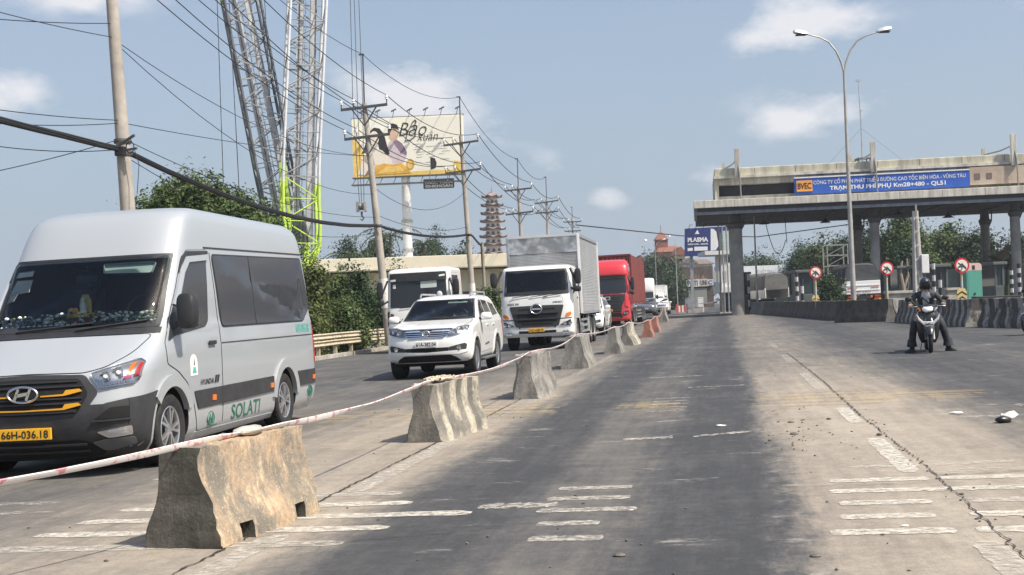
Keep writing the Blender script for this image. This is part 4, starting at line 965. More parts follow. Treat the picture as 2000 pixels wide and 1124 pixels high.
# hook block of a second crane hanging on its ropes
hb = P(706, 404, 75); hk = thing('crane_hook_block', 'small grey crane hook block hanging on long ropes left of the billboard', 'hook block', hb, 0, None, False)
for px in (681, 688, 696): MB().tube([P(px, -125, 75)-hb, P(px+8+(px-681)*.3, 200, 75)-hb, P(px+21-(px-681)*.4, 396, 75)-hb], .022, 5).build('rope', CRD, hk)
mb = MB(); mb.box((-.32, -.15, -.32), (-.14, .15, .32)); mb.box((.14, -.15, -.32), (.32, .15, .32)); mb.build('cheek_plate', CRG, hk, 0, bevel=.02)
mb = MB(); mb.lathe([(.24, -.1), (.2, 0), (.24, .1)], 14, Matrix.Rotation(PI/2, 4, 'Y'), True); mb.build('sheave', CRD, hk, 40)
MB().tube([(0, 0, -.3), (0, 0, -.55), (.12, 0, -.72), (.02, 0, -.84), (-.12, 0, -.74)], [.07, .06, .05, .05, .03], 7).build('hook', CRD, hk, 50)

# ================================================================ billboard
BY = 98
bc = at(800, BY, 0); bb = thing('billboard', 'large cream billboard with script lettering and two people on one white column', 'billboard', bc, 4, None, False)
bw, bh = (906-687)/FPX*BY, (341-226)/FPX*BY; bz0 = zat(797, 343, BY)-bc.z; bx = P(797, 300, BY).x-bc.x
CREAM = mat('billboard_cream', (.90, .85, .64), .6, col2=(.91, .90, .82), vscale=.25, thr=(.4, .6))
MB().box((bx-bw/2, 0, bz0), (bx+bw/2, .35, bz0+bh)).build('panel', CREAM, bb, 0)
def disp(name, poly, mt_, off):   # flat print on the panel, in panel metres from its lower left corner
    return MB().prism([(bx-bw/2+a*bw, bz0+b*bh) for a, b in poly], -.004-off*.006, -.001, 'y').build(name, mt_, bb, 0)
def ell(cx, cy, rx, ry, n=20, a0=0, a1=2*PI): return [(cx+rx*math.cos(a0+(a1-a0)*i/n), cy+ry*math.sin(a0+(a1-a0)*i/n)) for i in range(n)]
PEACH = mat('print_skin', (.66, .46, .33), .6, var=.1); PEACH2 = mat('print_pale', (.80, .72, .62), .6, var=.06); HAIR = mat('print_black', (.03, .025, .028), .6); MAUVE = mat('print_mauve', (.24, .17, .24), .6, var=.25); SHIRT = mat('print_shirt', (.62, .52, .55), .6, var=.1); OCHRE = mat('print_ochre', (.72, .40, .07), .6, var=.25, vscale=1.0); GOLDP = mat('print_gold', (.80, .55, .14), .6, var=.15); BROWN = mat('print_brown', (.30, .17, .10), .6)
disp('print_ground', [(0, 0), (1, 0), (1, .06), (.6, .07), (.3, .05), (0, .10)], GOLDP, 0); disp('print_left_glow', [(0, .1), (.12, .05), (.10, .4), (.05, .62), (0, .66)], GOLDP, 0)
disp('print_paper', [(.46, .10), (.80, .07), (.985, .12), (.985, .97), (.5, .97), (.43, .6)], mat('print_paper_white', (.84, .81, .70), .6), 0)
disp('print_shirt', [(.33, .58), (.36, .62), (.42, .60), (.47, .50), (.49, .36), (.46, .22), (.34, .2), (.31, .4)], SHIRT, 1); disp('print_vest', [(.40, .62), (.45, .55), (.49, .40), (.485, .34), (.44, .38), (.40, .48), (.37, .58)], MAUVE, 2)
disp('print_man_face', ell(.375, .71, .045, .11), PEACH, 2); disp('print_man_hair', [(.325, .78), (.33, .86), (.37, .90), (.41, .87), (.425, .78), (.405, .80), (.37, .82), (.35, .76), (.335, .70)], HAIR, 3)
disp('print_woman_hair', [(.16, .78), (.20, .84), (.25, .82), (.29, .72), (.31, .55), (.335, .38), (.30, .33), (.25, .38), (.23, .6), (.17, .55), (.12, .42), (.08, .40), (.11, .52), (.145, .7)], HAIR, 2); disp('print_woman_face', ell(.20, .66, .042, .12), PEACH2, 3)
disp('print_shoulder', [(.10, .36), (.20, .50), (.27, .44), (.35, .28), (.36, .20), (.14, .2), (.07, .32)], PEACH2, 3); disp('print_back', [(.04, .05), (.10, .36), (.18, .40), (.2, .2), (.14, .02)], PEACH2, 3); disp('print_back_shadow', [(.1, .02), (.17, .22), (.2, .05)], BROWN, 4)
disp('print_drape', [(.20, .03), (.20, .18), (.28, .22), (.36, .19), (.44, .22), (.50, .12), (.52, .04)], OCHRE, 4); disp('print_drape_light', [(.22, .05), (.30, .16), (.42, .17), (.46, .08)], GOLDP, 5); disp('print_medallion', ell(.52, .19, .035, .09), OCHRE, 5); disp('print_medallion_inner', ell(.515, .17, .022, .06), GOLDP, 6)
disp('print_dark_mark', [(.70, .08), (.70, .29), (.74, .27), (.755, .19), (.745, .11)], HAIR, 3); disp('print_gold_glow', [(.9, .02), (.985, .02), (.985, .2), (.91, .22)], GOLDP, 2)
text_flat('Bảo', bw*.25, bh*.25, 'lettering', INK, bb, (bx+bw*.05, -.03, bz0+bh*.80), shear=.35, bold=-.012); text_flat('xuân', bw*.19, bh*.15, 'lettering', INK, bb, (bx+bw*.18, -.03, bz0+bh*.655), shear=.35, bold=-.012)
mb = MB(); q = lambda a, b: (bx-bw/2+a*bw, -.03, bz0+b*bh)
mb.tube([q(.485, .62), q(.51, .76), q(.555, .91), q(.575, .94), q(.585, .91), q(.56, .83), q(.575, .74), q(.57, .66), q(.53, .60), q(.475, .59)], .035, 5); mb.build('flourish', INK, bb)
GREYT = mat('print_grey', (.45, .44, .42), .7); r1 = random.Random(5); mb = MB()
for k in range(9):
    for j in range(3):
        x, y = .56+.11*j+r1.uniform(-.02, .02), .56-.045*k
        if r1.random() < .7: mb.prism([(bx-bw/2+a*bw, bz0+b*bh) for a, b in ((x, y), (x+r1.uniform(.03, .09), y+.004), (x+.07, y+.018), (x+.01, y+.016))], -.012, -.002, 'y')
mb.build('small_print', GREYT, bb, 0)
MB().box((bx-bw/2-.08, -.05, bz0-.10), (bx+bw/2+.08, .45, bz0-.004)).build('bottom_frame', WOODG, bb, 0); MB().box((bx-bw/2-.06, .0, bz0+bh+.002), (bx+bw/2+.06, .4, bz0+bh+.05)).build('top_frame', WOODG, bb, 0)
for k in range(9):
    x = bx-bw/2+bw*(k+.1)/8.2; MB().bar((x, -.9, bz0-.65), (x, .3, bz0-.1), .05).build('catwalk_bracket', WOODG, bb)
MB().box((bx-bw/2, -1.0, bz0-.74), (bx+bw/2, -.3, bz0-.66)).build('catwalk', WOODG, bb, 0)
for k in range(7):
    x = bx-bw/2+bw*(k+.6)/7; mb = MB(); mb.tube([(x, 0, bz0+bh), (x+.25, -.9, bz0+bh+.35)], .025, 5); mb.bar((x+.05, -1.0, bz0+bh+.3), (x+.45, -.95, bz0+bh+.5), .18, .1); mb.build('lamp', WOODG, bb)
colx = 0; pr = (815-793)/2/FPX*BY*.86
MB().tube([(colx, .5, -.2), (colx-.05, .5, 3), (colx-.05, .5, bz0-.1)], [pr*1.05, pr, pr*.92], 20).build('column', mat('white_column', (.66, .67, .68), .4, .2, var=.08), bb, 40)
for py in (432, 488): z = zat(802, py, BY)-bc.z; MB().lathe([(pr, -.12), (pr*1.22, -.1), (pr*1.22, .1), (pr, .12)], 20, Matrix.Translation((colx-.05, .5, z))).build('flange', STEEL, bb, 40)
# small framed sign under it
sc_ = P(857, 359, BY-1); sg = thing('hanging_sign', 'small dark framed sign with white block letters under the billboard', 'sign', sc_, 4, None, False); sw, sh = 58/FPX*BY, 17/FPX*BY
MB().box((-sw/2, .0, -sh/2), (sw/2, .08, sh/2)).build('board', mat('sign_slate', (.10, .11, .14), .6), sg, 0)
mb = MB(); mb.bar((-sw/2, 0, sh/2), (sw/2, 0, sh/2), .09); mb.bar((-sw/2, 0, -sh/2), (sw/2, 0, -sh/2), .09); mb.bar((-sw/2, 0, -sh/2), (-sw/2, 0, sh/2), .09); mb.bar((sw/2, 0, -sh/2), (sw/2, 0, sh/2), .09); mb.build('frame', WOODG, sg, 0)
text_flat('PHÚC TUẤN', sw*.92, sh*.42, 'lettering', PLATEW, sg, (0, 0, sh*.2), .01, bold=.03); text_flat('ĐHKHOÁN', sw*.92, sh*.40, 'lettering', PLATEW, sg, (0, 0, -sh*.24), .01, bold=.03)
for s_ in (-1, 1): MB().bar((s_*sw*.3, .05, sh/2), (s_*sw*.3, .3, sh/2+.75), .05).build('hanger', WOODG, sg)

# ================================================================ cream building on the left, pagoda and the far roofs
WALLC = mat('cream_render', (.74, .68, .53), .9, var=.08, vscale=.35, bump=.15, bscale=3)
Y_ = 92; a, b = at(560, Y_), at(1010, Y_); t = thing('long_building', 'long flat-roofed cream building behind the bushes and trucks', 'building', (a+b)/2, -2, None, False); hw_ = (b.x-a.x)/2; zc = lambda py: zat(800, py, Y_)-((a+b)/2).z
MB().box((-hw_, .6, 0), (hw_, 14, zc(530))).build('wall', WALLC, t, 0)
mb = MB(); mb.box((-hw_-.3, -.5, zc(526)+.004), (hw_+.3, 14.3, zc(502))); mb.build('parapet', WALLC, t, 0, bevel=.03)
MB().box((-hw_-.35, -.62, zc(528)), (hw_+.35, -.1, zc(526))).build('ledge', mat('ledge_grey', (.33, .31, .26), .9), t, 0)
for k in range(14):
    x = -hw_+1+k*(2*hw_-2)/13; MB().box((x-.2, .25, 0), (x+.2, .596, zc(532))).build('pillar', WALLC, t, 0)
    if k < 13:
        w = MB().box((x+.5, .5, .9), (x+1.0, .59, 2.9)); MB().box((x+.5, .52, .5), (x+1.05, .594, 3.0)).build('shutter', mat('shutter_dark', (.07, .07, .075), .6), t, 0)
# pagoda
PY = 250; pc = at(968, PY); pg = thing('pagoda', 'tall many-tiered pagoda with upturned red eaves far beyond the box truck', 'pagoda', pc, 20, None, False); sc = PY/FPX
PW = mat('pagoda_plaster', (.74, .70, .66), .9, var=.12, vscale=.4); PR = mat('pagoda_tile', (.25, .195, .178), .8, var=.5, vscale=1.2)
tiers = [(386, 46), (403, 50), (419, 52), (434, 56), (449, 58), (464, 61), (480, 62), (497, 63), (514, 65)]
zz = lambda py: zat(968, py, PY)-pc.z
prev = zz(378)
for i, (py, wpx) in enumerate(tiers):
    z = zz(py); hw_ = wpx*sc/2*.60; top = prev-(.15 if i else .3); n = 8
    if i < len(tiers): 
        bot = zz(tiers[i+1][0])+.2 if i+1 < len(tiers) else 0
    M8 = lambda r_, zz_, lift=0: [Vector((r_*math.cos(2*PI*j/16)*(1.0 if j % 2 else 1.14), r_*math.sin(2*PI*j/16)*(1.0 if j % 2 else 1.14), zz_+(0 if j % 2 else lift))) for j in range(16)]
    MB().loft([[Vector((hw_*.84*math.cos(2*PI*j/8), hw_*.84*math.sin(2*PI*j/8), q)) for j in range(8)] for q in (bot, z)]).build('storey_wall', PW, pg, 0)
    rf = MB(); hi = z+.85 if i else zz(374); rf.loft([M8(hw_*1.42, z-.05, .42), M8(hw_*1.42, z+.08, .42), M8(hw_*1.1, z+.28, .1), M8(hw_*.8, z+.6), M8(hw_*(.5 if i else .05), hi)]); roof_ = rf.build('eave_roof', PR, pg, 25)
    for j in range(0, 8, 1):
        a_ = 2*PI*j/8; 
        if math.sin(a_) < .3: MB().box((-.28, -.05, 0), (.28, .05, .55), Matrix.Translation((hw_*.85*math.cos(a_+PI/8)*.94, hw_*.85*math.sin(a_+PI/8)*.94, bot+.35)) @ Matrix.Rotation(a_+PI/8+PI/2, 4, 'Z')).build('window', mat('pagoda_window', (.09, .075, .07), .6), pg, 0)
    prev = z
MB().tube([(0, 0, zz(375)), (0, 0, zz(362))], [.12, .03], 6).build('finial', PR, pg)
# ================================================================ toll station
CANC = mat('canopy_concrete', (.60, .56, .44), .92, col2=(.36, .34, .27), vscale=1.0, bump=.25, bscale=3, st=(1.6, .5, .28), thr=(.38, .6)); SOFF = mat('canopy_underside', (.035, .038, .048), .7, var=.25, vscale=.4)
LIGHTC = mat('fascia_cream', (.66, .63, .55), .85, col2=(.38, .36, .32), vscale=1.0, st=(2.2, .6, .35), thr=(.36, .6)); STAIN = mat('peeled_sign_board', (.58, .49, .40), .85, col2=(.40, .31, .24), vscale=.7)
CY0, CY1 = 94.0, 109.0          # near and far edge of the roof
c0 = at(1362, CY0); TOLLH = 2.2   # it stands nearly square to the picture
toll = thing('toll_canopy', 'long concrete toll station canopy with blue banner on round columns', 'toll station', c0, 8.6, None, False)
TI = toll.matrix_world.inverted()
def CL(px, py, yl):                     # local point of the sight line on the canopy plane y = yl
    o_ = TI @ Vector((0, 0, EYE)); d = TI.to_3x3() @ ray(px, py); return o_ + d*((yl-o_.y)/d.y)
Z = lambda px, py, Y: CL(px, py, Y-CY0).z
X_ = lambda px, py, yl=0: CL(px, py, yl).x
Wd = X_(2160, 370)
zb, zf = Z(1440, 404, CY0), Z(1440, 389, CY0)
MB().box((0, 0, zb+.004), (Wd, 15, zf)).build('roof_slab', LIGHTC, toll, 0, bevel=.03)
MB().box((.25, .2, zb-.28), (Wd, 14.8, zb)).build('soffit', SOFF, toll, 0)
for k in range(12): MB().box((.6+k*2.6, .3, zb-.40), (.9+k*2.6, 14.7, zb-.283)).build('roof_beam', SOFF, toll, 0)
for y in (.25, 14.6): MB().box((.1, y, zb-.5), (Wd, y+.22, zb-.003)).build('gutter', mat('steel_gutter', (.20, .215, .24), .5, .3, var=.2), toll, 0)
x1 = X_(1396, 360, 1); zr = Z(1440, 328, CY0+1); zm = Z(1440, 346, CY0+1)
# upper storey: parapet box over a recess with dark openings
MB().box((x1, 1.0, zm), (Wd, 13.5, zr)).build('parapet', CANC, toll, 0, bevel=.05)
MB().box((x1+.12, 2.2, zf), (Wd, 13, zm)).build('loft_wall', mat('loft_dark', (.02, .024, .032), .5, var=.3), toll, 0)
MB().box((x1, 1.1, zf+.002), (x1+.3, 13.4, zm-.002)).build('end_wall', CANC, toll, 0)
MB().box((x1+.3, 1.2, zm-.55), (Wd, 2.2, zm-.005)).build('lintel', LIGHTC, toll, 0); MB().box((x1+.3, 1.5, zf+.002), (Wd, 2.2, zf+.35)).build('cill', CANC, toll, 0)
MB().box((x1-.05, .85, zm-.08), (Wd, 1.0, zm+.12)).build('cornice', LIGHTC, toll, 0)
bx0, bx1 = X_(1551, 365, .7), X_(1894, 350, .7); zb0, zb1 = Z(1551, 381, CY0+.7), Z(1551, 347, CY0+.7)
ban = MB().box((bx0, .70, zb0), (bx1, .84, zb1)).build('banner', mat('banner_blue', (.025, .105, .46), .5, var=.12, vscale=.6), toll, 0)
MB().box((bx0, .66, zb1-.10), (bx1, .70, zb1)).build('banner_edge', PLATEW, ban, 0)
OR = mat('logo_orange', (.85, .36, .06), .5)
lw = (1585-1555)/FPX*CY0; MB().box((bx0+.18, .62, zb0+.22), (bx0+.18+lw, .695, zb1-.28)).build('logo_panel', OR, ban, 0)
text_flat('BVEC', lw*.86, (zb1-zb0)*.36, 'lettering', INK, ban, (bx0+.18+lw/2, .61, (zb0+zb1)/2-.03), .003, bold=.02)
bwid = bx1-bx0; bhh = zb1-zb0
text_flat('CÔNG TY CỔ PHẦN PHÁT TRIỂN ĐƯỜNG CAO TỐC BIÊN HÒA - VŨNG TÀU', bwid*.865, bhh*.33, 'lettering', PLATEW, ban, (bx0+bwid*.545, .69, zb0+bhh*.70), .003, bold=.008)
text_flat('TRẠM THU PHÍ PHỤ Km28+480 - QL51', bwid*.66, bhh*.36, 'lettering', PLATEW, ban, (bx0+bwid*.535, .69, zb0+bhh*.29), .003, bold=.03)
MB().box((bx1+.02, .72, zb0+.1), (Wd, .84, zb1+.1)).build('peeled_board', STAIN, toll, 0)
for k in range(2): MB().box((bx1+.35+k*.85, .70, zb0+.5), (bx1+.75+k*.85, .717, zb0+.95)).build('old_letter', mat('faded_letter', (.17, .13, .11), .8), toll, 0)
JO = mat('joint_dark', (.14, .13, .11), .9)
for k in range(1, 11): MB().box((k*3.05, -.004, zb+.05), (k*3.05+.035, .0-.0005, zf-.03)).build('panel_joint', JO, toll, 0); MB().box((x1+k*3.05, .995, zm+.16), (x1+k*3.05+.04, .9995, zr-.06)).build('panel_joint', JO, toll, 0)
PIPE = mat('grey_pipe', (.24, .24, .245), .5, .3)
for (px, tall) in ((1440, 289), (1706, 275), (1981, 260)):   # stub columns rising through the roof
    x = X_(px, 320, .6); MB().box((x-.19, .5, zm-.2), (x+.19, .845, Z(px, tall, CY0))).build('roof_post', LIGHTC, toll, 0, bevel=.02)
    MB().box((x-1.05, 6, zr-.2), (x-.83, 6.25, Z(px, tall+28, CY0+6))).build('roof_stub', CANC, toll, 0)
    MB().tube([(x-.9, 6.2, Z(px, tall+40, CY0+6)), (x-.4, 3, Z(px, tall+34, CY0+3)), (x, .6, Z(px, tall+22, CY0)), (x+.14, .42, Z(px, tall+50, CY0)), (x+.2, .4, zb)], .06, 6).build('brace_pipe', PIPE, toll)
    cx = X_(px+(4 if px > 1500 else -2), 500, 2.6)
    for (yy, dx, r_) in ((2.6, 0, .36 if px > 1500 else .52), (12.2, -.05, .36)):
        if px < 1500 and yy > 5: continue
        zt_ = zb-.55; col = MB(); col.tube([(cx+dx, yy, -.3), (cx+dx, yy, zt_-.5)], r_, 20); o = col.build('column', mat('column_concrete', (.27, .265, .25), .9, var=.22, vscale=.8, bump=.2, bscale=6), toll, 40)
        MB().lathe([(r_, zt_-1.0), (r_*1.35, zt_-.8), (r_*1.4, zt_-.62), (r_*1.05, zt_-.5), (r_*.9, zt_+.6)], 16, Matrix.Translation((cx+dx, yy, 0)), True).build('capital', mat('dark_steel_head', (.09, .092, .10), .6, .3), o, 40)
        MB().tube([(cx+dx+r_+.2, yy-.1, zb-.4), (cx+dx+r_+.15, yy-.1, zt_-.7), (cx+dx+r_*.8, yy-.1, zt_-1.2), (cx+dx+r_+.03, yy-.1, .3)], .055, 6).build('downpipe', mat('black_pipe', (.03, .03, .032), .5), o)
for k, px in enumerate((1492, 1612, 1754, 1852)):
    x = X_(px, 430, 6); z1 = zb-.40; pz = Z(px, (437, 434, 418, 424)[k], CY0+6); l_ = MB(); l_.tube([(x, 6, z1+.3), (x, 6, pz+.2)], .02, 5); o = l_.build('lamp_stem', BLACKP, toll)
    MB().lathe([(.03, .3), (.09, .2), (.20, .10), (.42, -.02), (.43, -.06), (.01, -.05)], 14, Matrix.Translation((x, 6, pz))).build('lamp_shade', BLACKP, o, 40)
for (px0, px1, py0, pym, py1) in ((1496, 1534, 436, 487, 470), (1534, 1536, 426, 440, 476)):
    MB().tube([(X_(px0+(px1-px0)*t, 450, 8), 8, Z(1500, py0+(pym-py0)*2*t*(1-t)*2 + (py1-py0)*t*t, CY0+8)) for t in [i/10 for i in range(11)]], .03, 5).build('loose_cable', WIRE, toll)
# antenna mast and speaker cage on the roof
x = X_(1684, 300, 4.2); an = thing('antenna_mast', 'thin antenna mast standing on the canopy roof behind the tall street light', 'antenna', toll.matrix_world @ Vector((x, 4.2, zr-.004)), 0, None, False); az_ = lambda py: Z(1683, py, CY0+4)-zr
MB().tube([(0, 0, 0), (0, 0, az_(240)), (-.05, 0, az_(190)), (-.1, 0, az_(156))], [.07, .05, .035, .02], 6).build('mast', STEEL, an)
mb = MB(); mb.bar((-.25, 0, az_(156)), (.1, 0, az_(156)), .16); mb.bar((-.1, 0, az_(216)), (.2, 0, az_(216)), .05); mb.build('antenna_head', STEEL, an)
mb = MB()
for a_ in (-.45, .45):
    for z in (.15, .5): mb.bar((a_*0-.45, a_, z+.05), (.45, a_, z+.05), .06); mb.bar((a_, -.45, z+.05), (a_, .45, z+.05), .06)
    for b_ in (-.45, .45): mb.bar((a_, b_, 0), (a_, b_, .6), .07)
mb.build('base_cage', BLACKP, an, 0)
for s_ in (-1, 1): MB().tube([(0, 0, az_(250)), (s_*3.0, -1, .05)], .008, 4).build('guy_wire', WIRE, an)
# ---------------------------------------------------------------- street lights
def street_light(label, px, Y, pytop, arm, group, two=True, r_=.1):
    b = at(px, Y, -.05); t = thing('street_light', label, 'street light', b, 0, group, False); h = zat(px, pytop, Y)-b.z; k = h-1.9*arm/2.1
    MB().tube([(0, 0, 0), (0, 0, .8), (-.02, 0, k*.55), (-.03, 0, k)], [r_*1.5, r_*1.3, r_*.95, r_*.55], 12).build('pole', mat('lamp_pole_steel', (.40, .385, .36), .5, .35, var=.25, vscale=1.0), t, 40)
    MB().box((-.22, -.22, 0), (.22, .22, .08)).build('base_plate', STEEL, t, 0)
    for s_ in ((-1, 1) if two else (-1,)):
        c_ = [(-.03, 0, k-.02)]+[(-.03+s_*arm*f, 0, k+(h-k)*g_) for f, g_ in ((.06, .25), (.16, .52), (.32, .76), (.52, .88), (.72, .94), (.80, .97))]
        a_ = MB().tube(c_, [r_*.5, r_*.45, r_*.42, r_*.38, r_*.34, r_*.3, r_*.3], 8).build('arm', mat('lamp_pole_steel'), t, 50)
        hd_ = MB(); x0, x1_ = -.03+s_*arm*.78, -.03+s_*arm*1.12; zc_ = k+(h-k)*.98
        hd_.loft([[Vector((x0+(x1_-x0)*f, y*w, zc_+.06*f*2+z*w2)) for y, z in ((-1, -.3), (-.6, .7), (0, 1), (.6, .7), (1, -.3), (.5, -.6), (-.5, -.6))] for f, w, w2 in ((0, .08, .07), (.15, .16, .13), (.6, .19, .15), (.92, .15, .11), (1, .06, .05))])
        o = hd_.build('lamp_head', mat('lamp_head_grey', (.55, .57, .60), .35, .2), a_, 40)
        MB().box((min(x0, x1_)+.12*arm/2, -.13, zc_-.06), (max(x0, x1_)-.05*arm, .13, zc_-.02)).build('lamp_glass', BLACKP, o, 0)
    return t
street_light('tall street light with two curved arms in front of the blue banner', 1668, 57, 62, 2.05, 'street lights')
street_light('slim lamp post under the left end of the canopy', 1480, 101, 362, 1.2, 'street lights', False, .075)
street_light('far street light with curved arm above the red roof', 1284, 190, 469, 1.5, 'street lights', True, .06)
street_light('far thin street light left of the blue billboard', 1324, 175, 462, .8, 'street lights', False, .06)
b = at(1795, 66, -.05); t = thing('concrete_post', 'pale square concrete lamp post rising behind the rider', 'post', b, 0, None, False); h = zat(1798, 412, 66)-b.z
mb = MB(); mb.loft([[Vector((x*w+.0*z, y*w, z)) for x, y in ((-1, -1), (1, -1), (1, 1), (-1, 1))] for z, w in ((0, .26), (h*.5, .2), (h, .13))]); mb.build('shaft', mat('pale_post', (.52, .50, .46), .9, var=.15, bump=.2, bscale=8), t, 0, bevel=.02)
for k in range(7): MB().box((-.045, -.29+.018*k, .9+k*h/7.6), (.045, -.20+.018*k, 1.0+k*h/7.6+.5)).build('recess', mat('recess_grey', (.26, .255, .24), .9), t, 0)
MB().box((.12, -.36, 2.2), (.52, -.14, 3.2)).build('meter_box', WHITEP, t, 0, bevel=.03)
# ---------------------------------------------------------------- no-entry-for-carts signs
def sign(label, px, py, Y, pole_w, seed):
    c = P(px, py, Y); b = Vector((c.x, Y, gz(c.x))); t = thing('road_sign', label, 'road sign', b, -4, 'no entry signs at the toll lanes', False); h = c.z-b.z; r_ = .345
    M = Matrix.Translation((0, -.08, h)) @ Matrix.Rotation(PI/2, 4, 'X')
    o = MB().lathe([(.001, 0), (r_, 0), (r_, .02), (.001, .02)], 32, M).build('sign_plate', mat('sign_red', (.50, .025, .035), .45, var=.1), t, 40)
    MB().lathe([(.001, .024), (r_*.76, .024), (r_*.76, .018), (.001, .018)], 32, M).build('sign_face', mat('sign_white', (.74, .71, .64), .5, var=.1), o, 40)
    def fl(poly, nm_, k=0): MB().prism([(a*r_, h+b_*r_) for a, b_ in poly], -.112-.003*k, -.106, 'y').build(nm_, INK if k else mat('sign_black', (.05, .035, .035), .6), o, 0)
    fl([(-.5, .42), (-.1, .16), (-.02, .36), (.62, -.36), (.50, -.52), (.0, -.10), (-.22, .02), (-.56, .34)], 'cart_symbol'); fl([(-.30, .0), (-.22, .06), (-.34, -.30), (-.42, -.26)], 'cart_symbol', 1)
    mb = MB(); mb.tube([(-.28*r_+.10*math.cos(a_), -.112, h-.36*r_+.10*math.sin(a_)) for a_ in [2*PI*i/12 for i in range(13)]], .018, 4); mb.build('cart_wheel', INK, o)
    mb = MB(); n = 6
    for k in range(n): MB().tube([(0, 0, h*k/n*1.05), (0, 0, h*(k+1)/n*1.05)], .052, 8).build('pole_band', mat('dusty_white_band') if k % 2 else mat('faded_yellow_band', (.52, .42, .22), .6, var=.2), t, 40)
    MB().box((-.1, -.07, h-.04), (.1, -.0, h+.04)).build('bracket', STEEL, t, 0); return t
sign('red and white no-entry sign above the long black barrier row', 1592, 533, 67, .1, 1)
sign('red and white no-entry sign beside the white truck tail', 1731, 525, 62, .1, 2)
sign('red and white no-entry sign above the striped barriers', 1877, 519, 56, .1, 3)
CHEV = mat('chevron_yellow', (.62, .47, .20), .5, var=.12)
for (px, Y, sc_, lab) in ((1880, 55.2, 1.0, 'yellow chevron board at the foot of the rightmost sign'), (1594, 73.5, .9, 'yellow chevron board at the foot of the leftmost sign')):
    p = at(px, Y); t = thing('chevron_board', lab, 'chevron board', p, 0, 'chevron boards', False); MB().prism([(-.22, .45), (.22, .45), (.22, 1.1), (.14, 1.26), (-.14, 1.26), (-.22, 1.1)], 0, .05, 'y').build('board', CHEV, t, 0)
    for k in range(3): z = .48+.23*k; MB().prism([(-.21, z), (0, z+.14), (.21, z), (.21, z+.06), (0, z+.20), (-.21, z+.06)], -.012, -.002, 'y').build('chevron', INK, t, 0)
    for s_ in (-.16, .16): MB().box((s_-.03, .005, 0), (s_+.03, .045, .46)).build('leg', STEEL, t, 0)
# ---------------------------------------------------------------- toll booths, guard posts and fences between the lanes
BOOTH = mat('booth_green_grey', (.085, .105, .10), .5, var=.2, vscale=1.5); BGLASS = mat('booth_glass', (.03, .04, .042), .08)
def booth(label, px0, px1, pytop, Y, dep=2.6, mt_=BOOTH):
    a, b = at(px0, Y), at(px1, Y); p = (a+b)/2; w = (b.x-a.x)/2; h = zat(px0, pytop, Y)-p.z; t = thing('toll_booth', label, 'toll booth', p, 0, 'toll booths', False)
    MB().box((-w, 0, .25), (w, dep, h*.45)).build('base', mt_, t, 0, bevel=.02); MB().box((-w+.06, .06, h*.45+.003), (w-.06, dep-.06, h-.2)).build('glazing', BGLASS, t, 0)
    for sx_ in (-1, 1):
        for y in (0, dep-.1): MB().box((sx_*w-.06 if sx_ > 0 else -w-.06+.06, y, h*.45+.004), (sx_*w+.06 if sx_ > 0 else -w+.12, y+.1, h-.2)).build('corner_post', mt_, t, 0)
    MB().box((-w-.2, -.25, h-.196), (w+.2, dep+.25, h)).build('roof', mat('booth_roof', (.10, .11, .11), .6), t, 0, bevel=.03); MB().box((-w-.3, -.4, 0), (w+.3, dep+.4, .246)).build('kerb_island', CONCD, t, 0); return t
booth('dark green toll booth behind the leftmost sign', 1560, 1592, 528, 84); booth('dark toll booth right behind the rider', 1808, 1852, 517, 74); booth('black toll booth between the two right-hand columns', 1946, 1962, 512, 78); booth('dark booth right of the big left column', 1452, 1464, 532, 104); booth('dark toll booth under the middle columns', 1758, 1776, 520, 92)
def guard(label, px, Y, pytop, n, wcol=mat('dusty_white_band', (.40, .39, .37), .7, var=.2)):
    p = at(px, Y); h = zat(px, pytop, Y)-p.z; t = thing('striped_post', label, 'post', p, 0, 'black and white guard posts', False)
    for k in range(n): MB().tube([(0, 0, h*k/n), (0, 0, h*(k+1)/n)], .11, 8).build('band', wcol if k % 2 else BLACKP, t, 40)
for px, Y, py, n, lab in ((1558, 82, 532, 9, 'striped guard post at the left side of the left booth'), (1568, 80, 545, 5, 'short striped guard post in front of the left booth'), (1826, 73, 515, 8, 'striped guard post at the corner of the booth behind the rider'), (1838, 71, 532, 5, 'second striped post at the booth behind the rider'), (1978, 74, 520, 9, 'striped guard post at the right edge beside the column'), (1993, 72, 515, 9, 'reddish striped guard post at the very right edge'), (1464, 103, 535, 6, 'striped post by the big left column')):
    guard(lab, px, Y, py, n)
# green portable cabin, roofed stall and low walls
p = at(1905, 69); w = 31/FPX*69; h = zat(1905, 514, 69)-p.z; t = thing('portable_toilet', 'upright green portable cabin with pale pink top between the columns', 'cabin', p, 0, None, False)
TEAL = mat('teal_plastic', (.09, .30, .24), .5, var=.1); MB().box((-w/2, 0, .1), (w/2, 1.0, h*.84)).build('cabin_body', TEAL, t, 0, bevel=.03); MB().prism([(-w/2, h*.84+.004), (w/2, h*.84+.004), (w/2, h*.95), (w/2-.12, h), (-w/2+.12, h), (-w/2, h*.95)], 0, 1.0, 'y').build('cabin_top', mat('pink_plastic', (.66, .46, .42), .5), t, 0)
MB().box((-w/2+.1, -.012, .25), (w/2-.1, -.002, h*.8)).build('door', mat('teal_door', (.10, .33, .26), .45), t, 0); MB().box((-.09, -.014, h*.86), (.06, -.002, h*.95)).build('vent', BLACKP, t, 0); MB().box((-.05, -.04, h*.32), (.05, -.013, h*.36)).build('latch', BLACKP, t, 0)
